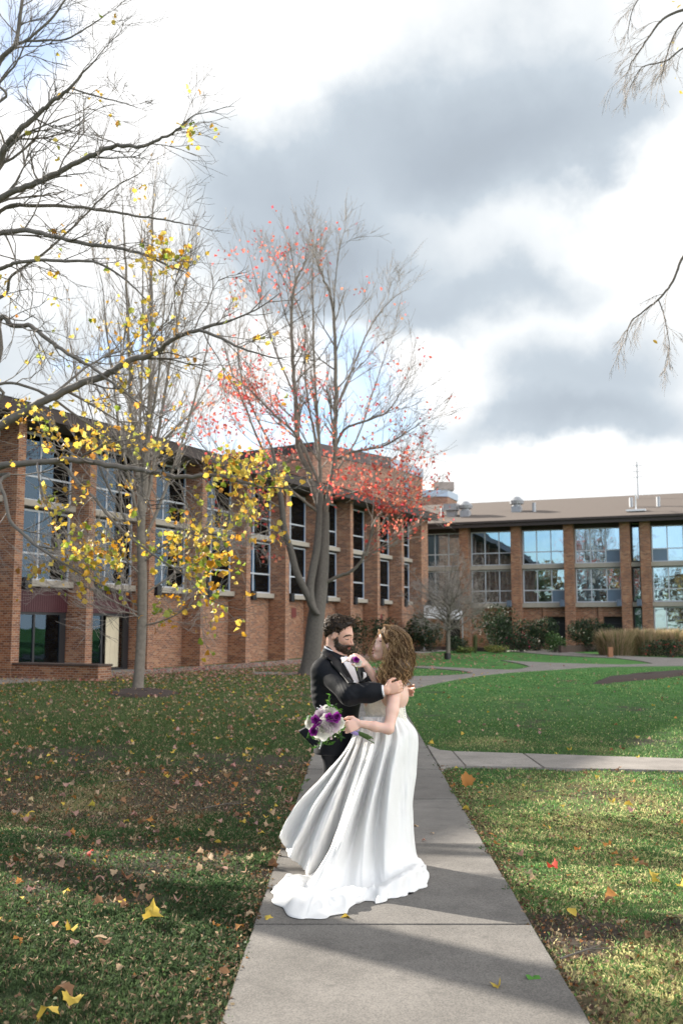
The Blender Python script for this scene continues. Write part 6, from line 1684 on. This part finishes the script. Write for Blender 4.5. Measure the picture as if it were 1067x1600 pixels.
f2 = (.006 * np.sin(uu * 2.9 + 1.2 * tt + .7) + .0045 * (np.abs(np.sin(uu * 2.65 - 1 * tt)) - .5) + .0025 * (np.abs(np.sin(uu * 6.1 + 1.5 * tt)) - .5)) * np.clip(tt * 3, 0, 1) * np.clip((.84 - tt) * 5, 0, 1) * (1 - .55 * ((uu > 13) & (uu < 20)))
f3 = .0015 * np.sin(uu * 17 + tt * 9 + 3 * np.sin(tt * 7 + uu * .6)) * np.clip(tt * 3, 0, 1) + .0030 * np.sin(uu * 9 + tt * 23 + 2 * np.sin(tt * 14 + uu)) * np.clip(tt * 2, 0, 1)
R_[..., :2] += rad * (f1 + f2 + f3)[..., None]
pool = np.clip((tt - .66) / .12, 0, 1) * ((uu < 12.3)) * 1.0
crum = (.055 * np.abs(np.sin(uu * 1.3 + .9 * np.sin(tt * 9 + .5))) * np.abs(np.sin(tt * 9 + uu * .7 + .6 * np.sin(uu * 2))) + .020 * np.abs(np.sin(uu * 3.1 + tt * 16 + np.sin(uu))) + .010 * np.abs(np.sin(uu * 7.1 - tt * 24))) * pool * np.clip((1.02 - tt) * 9, 0, 1)
R_[..., 2] += np.abs(crum) * (.60 - .38 * (uu < 4.5)) * (uu > .8) - .004 * pool
# hem roll: lifts just inside the edge, edge tucked to the ground
R_[..., 2] += .022 * pool * np.exp(-((tt - .90) / .035) ** 2) * (1 + .6 * np.sin(uu * 3.1))
R_[..., 0] += .012 * pool * np.sin(uu * 7.3 + 1) * np.clip((tt - .85) * 8, 0, 1); R_[..., 1] += .014 * pool * np.sin(uu * 6.1) * np.clip((tt - .85) * 8, 0, 1)
R_[..., 2] = np.maximum(R_[..., 2], .024)
ix = np.arange(nt_ * nu).reshape(nt_, nu); ixn = np.roll(ix, -1, 1)
sk = link('skirt', mesh_np('skirt', R_.reshape(-1, 3), np.stack([ix[:-1], ix[1:], ixn[1:], ixn[:-1]], -1).reshape(-1, 4), smooth=True), GW, M['dress'])
s_ = sk.modifiers.new('thickness', 'SOLIDIFY'); s_.thickness = .0025; s_.offset = 0
def roll(name, pts, rad_, seed, nring=14, wr_=.25):
    """puffed fold of the train lying on the ground"""
    c = resample([q(*p) for p in pts], 10); n = len(c); rr = np.interp(np.linspace(0, 1, n), np.linspace(0, 1, len(rad_)), rad_)
    T = np.gradient(c, axis=0); T /= np.linalg.norm(T, axis=1, keepdims=True); S_ = np.cross(T, [0, 0, 1.]); S_ /= np.linalg.norm(S_, axis=1, keepdims=True)
    an = np.arange(nring) * 2 * np.pi / nring; V = []
    for i in range(n):
        f = 1 + wr_ * np.sin(an * 2 + i * .5 + seed) * .6 + wr_ * .5 * np.sin(an * 3 - i * .8 + seed * 2)
        ring = c[i] + (np.cos(an) * f)[:, None] * S_[i] * rr[i] * 1.35 + (np.sin(an) * f)[:, None] * np.array([0, 0, 1.]) * rr[i]; ring[:, 2] = np.maximum(ring[:, 2], .022); V.append(ring)
    ix = np.arange(n * nring).reshape(n, nring); ixn = np.roll(ix, -1, 1)
    return link(name, mesh_np(name, np.concatenate(V), np.stack([ix[:-1], ixn[:-1], ixn[1:], ix[1:]], -1).reshape(-1, 4), smooth=True), sk, M['dress'])
roll('train_fold', [(662, 1362, 6.38), (655, 1382, 6.20), (634, 1396, 6.05), (612, 1402, 5.94), (592, 1404, 5.9)], [.02, .040, .052, .045, .02], 1)
roll('train_fold', [(585, 1398, 5.94), (560, 1407, 5.84), (536, 1410, 5.74), (512, 1410, 5.68), (495, 1416, 5.66)], [.02, .036, .042, .045, .02], 2)
roll('train_fold', [(500, 1424, 5.62), (480, 1412, 5.72), (462, 1404, 5.82), (444, 1408, 5.84), (430, 1412, 5.84)], [.025, .055, .055, .045, .02], 3)
roll('train_fold', [(428, 1402, 5.98), (438, 1392, 6.08), (456, 1386, 6.12), (476, 1388, 6.10)], [.02, .035, .035, .015], 4)
# ------------------------------------------------------------------ bouquet
rq_ = np.random.default_rng(8)
M['petal'] = attr_mat('petal', .6, .3, .25)
def petal_grid(w, h, cup, roll_, n=5):
    """one petal, base at the origin, tip along +z, cupped round the axis"""
    V = []
    for i in range(n):
        t = i / (n - 1)
        for j in range(n):
            s_ = (j / (n - 1) - .5) * 2; ww = w * math.sin(math.pi * (.18 + .62 * t)) ** .7
            x = s_ * ww; y = -cup * (1 - s_ * s_ * .9) * math.sin(t * math.pi * .55) * 1.0 - roll_ * max(0, t - .7) ** 1.2 * 3.0
            V.append((x, y, h * t - .12 * h * abs(s_) ** 2 * t))
    return np.array(V)
def rose(c, axis, R, cols, layers=5, name='rose', parent=None, green=False):
    ax = unit(np.array(axis, float)); e1 = unit(np.cross(ax, [.1, .3, .9])); e2 = np.cross(ax, e1); V, F_, C = [], [], []; n = 5
    for l in range(layers):
        u = l / max(1, layers - 1); cnt = 3 + l; rr = R * (.08 + .52 * u); hh = R * (1.25 - .38 * u); w = R * (.34 + .44 * u)
        for k in range(cnt):
            a = 2 * math.pi * (k / cnt) + l * 1.1 + rq_.uniform(-.2, .2); P0 = petal_grid(w * rq_.uniform(.9, 1.1), hh * rq_.uniform(.92, 1.06), rr * .45, R * (.05 + .22 * u), n)
            lean = .05 + .75 * u ** 1.5
            dv = math.cos(a) * e1 + math.sin(a) * e2; tv = -math.sin(a) * e1 + math.cos(a) * e2
            nrm = -(dv * math.cos(lean) - ax * math.sin(lean)); hv = ax * math.cos(lean) + dv * math.sin(lean)
            pts = c - ax * R * .6 + dv * rr * .55 + P0[:, :1] * tv + P0[:, 1:2] * nrm * -1 * .0 - P0[:, 1:2] * (dv) + P0[:, 2:3] * hv
            b0 = len(V); V += list(pts); col = np.array(cols[0]) * (1 - u) + np.array(cols[1]) * u; C += [col * rq_.uniform(.93, 1.05)] * (n * n)
            for i in range(n - 1):
                for j in range(n - 1): q0 = b0 + i * n + j; F_.append((q0, q0 + 1, q0 + n + 1, q0 + n))
    return link(name, mesh_np(name, np.array(V), F_, cols=np.array(C), smooth=True), parent, M['petal'])
bqc = q(509, 1128, 6.30)
BQ = empty('bouquet', (0, 0, 0)); tag(BQ, 'bridal bouquet of white and lilac roses with purple blooms and green sprigs', 'bouquet')
WH = [(.70, .68, .60), (.84, .82, .76)]; LI = [(.45, .33, .40), (.66, .55, .60)]; PU = [(.13, .01, .14), (.28, .03, .28)]
def fl(x, y, z, r, cols, layers=5, name='rose'):
    c = q(x, y, z); ax = unit((c - bqc) * [1, .6, 1] + np.array([-.01, -.06, .01])); return rose(c, ax, r, cols, layers, name, BQ)
for a in ((514, 1113, 6.20, .043, WH), (501, 1120, 6.18, .038, LI), (484, 1129, 6.20, .034, WH), (518, 1132, 6.13, .045, LI), (504, 1140, 6.13, .052, WH), (497, 1148, 6.20, .034, WH),
          (530, 1130, 6.18, .032, WH), (494, 1134, 6.17, .032, WH), (510, 1124, 6.14, .03, WH), (522, 1118, 6.24, .032, WH), (506, 1110, 6.26, .03, LI), (511, 1150, 6.22, .03, LI), (524, 1142, 6.22, .03, WH)): fl(*a)
for x, y in ((492, 1124), (491, 1140), (515, 1121), (527, 1119), (496, 1128), (489, 1144), (524, 1123)):
    fl(x, y, 6.12, .022, PU, 3, 'purple_bloom')
sp, sc_, ss = [], [], []
def sprig(px0, px1, z, n, s=.028):
    a, b = q(*px0, z), q(*px1, z); 
    for k in range(n):
        t = (k + .5) / n; sp.append(a + (b - a) * t + rq_.normal(0, .008, 3)); ss.append(s * rq_.uniform(.8, 1.2))
for a in (((514, 1106), (512, 1086), 6.2, 9, .032), ((517, 1108), (525, 1100), 6.2, 6, .03), ((488, 1124), (480, 1119), 6.2, 5, .03), ((494, 1150), (482, 1152), 6.2, 6, .036), ((498, 1152), (496, 1168), 6.2, 8, .034),
          ((508, 1150), (518, 1163), 6.2, 10, .036), ((518, 1146), (534, 1152), 6.16, 12, .045), ((520, 1138), (536, 1138), 6.2, 10, .045), ((500, 1150), (508, 1164), 6.2, 8, .036), ((522, 1112), (534, 1108), 6.22, 7, .03), ((528, 1112), (530, 1120), 6.22, 5, .03)): sprig(*a)
sp = np.array(sp); gl = leaf_template([(0, -.6), (.16, -.25), (.2, .05), (.1, .4), (0, .7), (-.1, .4), (-.2, .05), (-.16, -.25)], .8)
GRN = scatter('greenery', gl, sp, np.array(ss), palette(rq_, len(sp), [(.05, .14, .02), (.03, .075, .02), (.12, .26, .05)], [.4, .35, .25]), M['leaf'], BQ, r=rq_); GRN['kind'] = 'stuff'
tb = Tubes()
a_, b_2, c_3 = q(522, 1132, 6.26), q(545, 1139, 6.24), q(578, 1154, 6.24)
for k in range(16):
    o_ = rq_.normal(0, .009, 3); tb.add(resample([a_ + o_ * 1.5, b_2 + o_ * .8, c_3 + o_ * 1.7 + (c_3 - b_2) * rq_.uniform(-.06, .03)], 4), .0032, 5)
tb.build('stems', simple('green_stems', (.07, .13, .03), .6), BQ)
F = Field(b_2 - .14, b_2 + .14, .003); dd2 = unit(c_3 - b_2); F.cap(b_2 + dd2 * .030, b_2 + dd2 * .056, .021, .020, .002); link('ribbon', F.mesh('ribbon', 1), BQ, simple('lilac_ribbon', (.30, .22, .50), .45))
tb = Tubes()
for (x0, y0, x1, y1) in ((505, 1112, 500, 1102), (500, 1112, 495, 1106), (508, 1150, 499, 1170), (503, 1152, 500, 1166)): tb.add([q(x0, y0, 6.2), (q(x0, y0, 6.18) + q(x1, y1, 6.18)) / 2 + [0, 0, .01], q(x1, y1, 6.2)], .003, 4)
tb.build('white_twigs', M['white'], BQ)
# buttonhole flower on his lapel
BO = empty('buttonhole', (0, 0, 0)); BO.parent = GR
for (x, y, z, r, c) in ((551.5, 1031, 6.38, .020, LI), (559, 1035.5, 6.38, .021, WH), (553, 1027.5, 6.40, .014, WH)): rose(q(x, y, z), (-.1, -1, .2), r, c, 4, 'rose', GR)
for (x, y) in ((555.5, 1030), (557.5, 1031)): rose(q(x, y, 6.35), (0, -1, .2), .014, PU, 3, 'purple_bloom', GR)
bpy.data.objects.remove(BO)
tb = Tubes(); tb.add([q(556, 1036, 6.40), q(557.5, 1042, 6.40), q(557.8, 1048, 6.42)], [.004, .003, .002], 5); tb.build('flower_stem', simple('pale_green', (.35, .42, .12), .6), GR)

# ------------------------------------------------------------------ grass blades
rgx = np.random.default_rng(99)
def on_hard(X, Y):
    m = (X > path_l(Y) + .018 + .02 * np.sin(Y * 9)) & (X < path_r(Y) - .018 - .02 * np.sin(Y * 7))
    yt_ = T0.y + td.y * (X - T0.x); yb_ = B0.y + bd.y * (X - B0.x)
    m |= (X > path_r(Y) - .01) & (Y < yt_ + .0) & (Y > yb_ - .0)
    return m
def in_poly(X, Y, poly):
    ins = np.zeros(len(X), bool); n = len(poly)
    for i in range(n):
        x0, y0 = poly[i]; x1, y1 = poly[(i + 1) % n]
        c = ((y0 > Y) != (y1 > Y)) & (X < (x1 - x0) * (Y - y0) / (y1 - y0 + 1e-12) + x0); ins ^= c
    return ins
def blades(name, y0, y1, dens, hgt, wid, xlim=.36):
    A = 0; n = int(dens * ((y1 ** 2 - y0 ** 2) * xlim)); Y = np.sqrt(rgx.uniform(y0 ** 2, y1 ** 2, n)); X = rgx.uniform(-1, 1, n) * Y * xlim
    ok = ~on_hard(X, Y)
    d, s = masks(X, Y); patchy = vnoise(X, Y, 5.5, 31, 3)
    ok &= rgx.random(n) < (1 - .93 * d) * (1 - .35 * s) * np.clip(.35 + 1.5 * (patchy - .25), .15, 1)
    if y1 > 10: ok &= rgx.random(n) < np.clip((y1 - Y) / (y1 * .3), 0, 1) ** .7
    X, Y, d, s = X[ok], Y[ok], d[ok], s[ok]; n = len(X)
    near_ = np.clip((17 - Y) / 3, 0, 1)
    Z = gz_np(Y) + ((vnoise(X, Y, 3.1, 8, 4) - .5) * .05 + (vnoise(X, Y, 14, 9, 2) - .5) * .02) * near_ - .016
    a = rgx.uniform(0, 2 * np.pi, n); l = hgt * (1 - .3 * (X > path_r(Y))) * rgx.uniform(.45, 1.25, n) * (.75 + .5 * vnoise(X, Y, 4, 33, 2)); le = rgx.uniform(.15, 1.0, n) * l; w = wid * rgx.uniform(.6, 1.3, n)
    c, s_ = np.cos(a), np.sin(a); b = np.stack([X, Y, Z], 1); wv = np.stack([-s_ * w, c * w, 0 * w], 1); dv = np.stack([c * le, s_ * le, 0 * le], 1)
    p0, p1 = b - wv, b + wv; p2 = b + dv * .35 + np.stack([0 * l, 0 * l, l * .62], 1) + wv * .6; p3 = b + dv + np.stack([0 * l, 0 * l, l * np.sqrt(np.clip(1 - (le / l) ** 2 * .6, .1, 1))], 1)
    V = np.stack([p0, p1, p2, p3], 1).reshape(-1, 3); i = np.arange(n)[:, None] * 4
    Fc = np.concatenate([i + [0, 1, 2], i + [0, 2, 3]])
    g = vnoise(X, Y, 1.1, 35, 4)[:, None]; rr = rgx.random((n, 1))
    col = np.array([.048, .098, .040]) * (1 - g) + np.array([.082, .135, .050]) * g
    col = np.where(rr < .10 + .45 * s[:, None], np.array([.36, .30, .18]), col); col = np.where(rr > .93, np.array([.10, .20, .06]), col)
    col = col * (1 + np.clip((Y - 8) / 11, 0, 1)[:, None] * np.where((X > path_r(Y))[:, None], np.array([.38, .68, .25]), np.array([.30, .15, .05]))) * rgx.uniform(.65, 1.35, (n, 1)); lt_ = ((X < path_l(Y)) * np.clip((7.5 - Y) / 2, 0, 1))[:, None]; col = col * (1 - lt_ * np.array([.22, .34, .25])); rt_ = ((X > path_r(Y)) * np.clip((14 - Y) / 5, 0, 1))[:, None]; col = col * (1.0 + rt_ * np.array([.70, .85, .50])); C = np.repeat(col[:, None], 4, 1).reshape(-1, 3)  # shade painted into near left blades, sunlight into near right ones
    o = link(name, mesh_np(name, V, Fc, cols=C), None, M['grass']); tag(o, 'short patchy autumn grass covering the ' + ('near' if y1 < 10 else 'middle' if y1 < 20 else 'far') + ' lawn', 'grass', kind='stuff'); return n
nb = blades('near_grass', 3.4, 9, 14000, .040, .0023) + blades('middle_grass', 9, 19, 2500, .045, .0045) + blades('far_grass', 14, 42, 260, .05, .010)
print('blades', nb)
# clover and weeds with round leaves near the camera
n = 5200; Y = np.sqrt(rgx.uniform(3.4 ** 2, 10.5 ** 2, n)); X = rgx.uniform(-1, 1, n) * Y * .36; cl2 = vnoise(X, Y, 2.2, 41, 3); d, s = masks(X, Y); ok = ~on_hard(X, Y) & (cl2 > .54) & (rgx.random(n) > d * .6)
X, Y = X[ok], Y[ok]; pos = np.stack([X, Y, rgx.uniform(.012, .03, len(X))], 1)
o = scatter('clover', leaf_template(OVAL, .4), pos, rgx.uniform(.014, .032, len(X)), palette(rgx, len(X), [(.045, .10, .03), (.06, .13, .035), (.09, .13, .05)], None, .2), M['grass'], None, r=rgx, tilt=.35)
tag(o, 'low clover and broad leaved weeds among the near grass', 'weeds', kind='stuff')
# crumbs of dead leaves, thatch and soil
n = 60000; Y = np.sqrt(rgx.uniform(3.4 ** 2, 12 ** 2, n)); X = rgx.uniform(-1, 1, n) * Y * .36; d, s = masks(X, Y); ed_ = np.minimum(np.abs(X - path_l(Y)), np.abs(X - path_r(Y)))
ok = ~on_hard(X, Y) & (rgx.random(n) < .10 + .50 * d + .30 * s + .8 * np.exp(-(ed_ / .14) ** 2)); X, Y = X[ok], Y[ok]
pos = np.stack([X, Y, rgx.uniform(-.004, .022, len(X))], 1)
o = scatter('leaf_litter', quad_template(.6), pos, rgx.uniform(.008, .030, len(X)), palette(rgx, len(X), [(.16, .10, .06), (.24, .17, .10), (.09, .055, .035), (.33, .25, .16), (.28, .13, .05)], [.3, .25, .2, .15, .1], .25), M['dry'], None, r=rgx, tilt=.5)
tag(o, 'crumbled brown leaf litter and straw between the grass', 'leaf litter', kind='stuff')
# ------------------------------------------------------------------ fallen leaves
CURLED = [leaf_template(MAPLE, .9), leaf_template(MAPLE, 1.5), leaf_template(MAPLE, -1.1), leaf_template(OVAL, .8)]
lc = {'yellow': (.58, .42, .08), 'orange': (.44, .20, .06), 'brown': (.24, .13, .07), 'tan': (.46, .33, .21), 'pink': (.42, .25, .20), 'green': (.08, .22, .04), 'red': (.45, .06, .04)}
lmesh = {}
for cn, c in lc.items():
    for k, (v, f) in enumerate(CURLED):
        me = mesh_np('fallen_leaf', v, f, cols=np.repeat(np.array([c]) * (.9 + .07 * k), len(v), 0)); me.materials.append(M['dry']); lmesh[cn, k] = me
def one_leaf(x, y, cn, s_, label, group=None, k=None, world=None, rot=None):
    p = world or G(x, y); hard = bool(on_hard(np.array([p[0]]), np.array([p[1]]))[0]); k = random.randrange(4) if k is None else k
    o = bpy.data.objects.new('fallen_leaf', lmesh[cn, k]); COL.objects.link(o)
    o.location = (p[0], p[1], (.024 if hard else .030 + random.uniform(0, .015)) + gz(p[0], p[1])); o.scale = (s_,) * 3
    o.rotation_euler = rot or (random.gauss(0, .32), random.gauss(0, .32), random.uniform(0, 6.28)); tag(o, label, 'leaf', group); return o
for a in ((543, 1437.5, 'yellow', .105, 'yellow leaf on the path just below the middle of the train hem'), (446, 1331, 'tan', .10, 'curled tan leaf at the left path edge below the swinging skirt'),
          (675, 1306, 'tan', .05, 'small tan leaf on the path right of the skirt, upper of two'), (662, 1318, 'pink', .045, 'small pinkish leaf on the path right of the skirt, lower of two'),
          (835, 1537, 'green', .09, 'bright green leaf on the path in the lower right'), (778, 1549, 'yellow', .055, 'small yellow leaf on the path left of the green leaf'),
          (893, 1433, 'yellow', .09, 'yellow leaf in the shadow on the right lawn near the path'), (237, 1441, 'yellow', .13, 'large yellow leaf on the near left lawn'),
          (74, 1589, 'yellow', .11, 'bright yellow leaf in the bottom left corner'), (112, 1577, 'yellow', .10, 'pale yellow leaf beside the one in the bottom left corner'),
          (40, 1334, 'tan', .12, 'pale tan leaf standing out on the dark soil at the left edge'), (100, 1555, 'brown', .11, 'dark brown leaf near the bottom left corner'),
          (956, 1578, 'tan', .10, 'tan leaf with frayed edge in the bottom right lawn'), (1020, 1376, 'yellow', .08, 'yellow leaf on the sunlit lawn by the right edge'),
          (864, 1364, 'red', .09, 'red leaf on the sunlit lawn right of the path'), (955, 1404, 'orange', .10, 'orange leaf above the shadow band on the right lawn'),
          (981, 1265, 'yellow', .10, 'small bright yellow leaf in the middle of the right lawn'), (776, 1325, 'orange', .11, 'curled orange leaf at the right path edge'),
          (140, 1340, 'red', .07, 'small red leaf on the left lawn by the dark soil'), (233, 1285, 'orange', .08, 'orange leaf on the straw patch of the left lawn')): one_leaf(*a)
o = one_leaf(728, 1240, 'orange', .17, 'upright orange maple leaf standing on its stalk at the right path edge', rot=(1.35, .1, .3), k=0); o.location.z += .10
tb = Tubes(); tb.add([(0, -.5, 0), (.02, -.8, .02), (0, -1.2, .0)], .012, 4); tb.build('stalk', M['wood_post'], o)
def leaf_place(X, Y, left):
    e = (path_l(Y) - X) if left else (X - path_r(Y))
    a = 'hugging the path' if e < .35 else 'near the path' if e < 1.0 else 'away from the path' if e < 2.2 else 'near the picture edge'
    b = 'in the foreground' if Y < 5 else 'before the train' if Y < 6.3 else 'level with the gown' if Y < 7.8 else 'level with the bare soil' if Y < 9.5 and left else 'just behind the couple' if Y < 9.5 else 'by the side path' if Y < 11.5 else 'beyond the side path'
    return a + ' ' + b
cnt = 0; names = ['yellow', 'orange', 'brown', 'tan', 'pink']
while cnt < 268:
    Yq = math.sqrt(random.uniform(3.6 ** 2, 13.5 ** 2)); Xq = random.uniform(-1, 1) * Yq * .345
    hard = bool(on_hard(np.array([Xq]), np.array([Yq]))[0])
    if hard and random.random() < .96: continue
    left = Xq < path_l(Yq)
    if not left and not hard and random.random() < .45: continue
    cn = random.choices(names, [.12, .14, .30, .28, .16] if left else [.28, .32, .20, .15, .05])[0]
    where = 'path' if hard else ('left lawn' if left else 'right lawn')
    near_w = leaf_place(Xq, Yq, left)
    shp = ['spread', 'cupped', 'folded', 'narrow']; kk = random.randrange(4)
    sz = random.uniform(.035, .078); one_leaf(0, 0, cn, sz, '%s%s %s leaf on %s %s' % ('small ' if sz < .048 else 'large ' if sz > .065 else '', shp[kk], cn, where, near_w), 'fallen leaves on the ' + where, k=kk, world=(Xq, Yq)); cnt += 1
# the rest of the fallen leaves, too many to lift one by one
n = 5200; Y = np.sqrt(rgx.uniform(6 ** 2, 36 ** 2, n)); X = rgx.uniform(-1, 1, n) * Y * .36
wt = np.where(X < path_l(Y), .55 + .45 * np.exp(-((Y - 28) / 9) ** 2), .08); ok = ~on_hard(X, Y) & (rgx.random(n) < wt); X, Y = X[ok], Y[ok]
pos = np.stack([X, Y, gz_np(Y) + .035], 1); cols = palette(rgx, len(X), [lc['tan'], lc['brown'], lc['pink'], lc['yellow'], lc['orange']], [.3, .22, .25, .11, .12], .2)
o = scatter('scattered_leaves', leaf_template(MAPLE, 1.1), pos, rgx.uniform(.045, .095, len(X)), cols, M['dry'], None, r=rgx, tilt=.3); tag(o, 'faded pink and brown leaves strewn over the left lawn under the trees', 'leaves', kind='stuff')
n = 4200; t_ = rgx.uniform(-15, 14, n); of = rgx.gamma(2, 1.7, n) + .2; X = -4.1 + .4517 * t_ + .8922 * of; Y = 45 + .8922 * t_ - .4517 * of; pos = np.stack([X, Y, gz_np(Y) + .04], 1)
o = scatter('leaf_drift', leaf_template(KITE, .8), pos, rgx.uniform(.09, .15, n), palette(rgx, n, [lc['pink'], (.5, .16, .14), lc['tan']], [.5, .25, .25], .2), M['dry'], None, r=rgx, tilt=.3); tag(o, 'drift of pinkish fallen leaves along the wing walkway', 'leaves', kind='stuff')
# fallen twigs
for k, (x, y, L_, lab) in enumerate(((350, 1265, .45, 'thin dark twig lying on the left lawn beside the soil patch'), (590 + 330, 1500, .35, 'thin twig on the right lawn below the shadow band'), (200, 1225, .4, 'thin grey twig on the straw patch of the left lawn'),
                                 (845, 1243, .16, 'short tan twig on the right lawn beyond the path edge'))):
    p = G(x, y); o = empty('fallen_twig', p); tb = Tubes(); a = rgx.uniform(-.6, .6); tb.add([(-L_ / 2 * math.cos(a), -L_ / 2 * math.sin(a), .03), (0, .02, .045), (L_ / 2 * math.cos(a), L_ / 2 * math.sin(a), .035)], [.005, .0045, .002], 5)
    tb.add([(0, .02, .045), (L_ * .2, L_ * .12, .06)], [.003, .0015], 4); b_o = tb.build('fallen_twig', M['bark_dark']); b_o.location = p; bpy.data.objects.remove(o); b_o.name = 'fallen_twig'; tag(b_o, lab, 'twig')
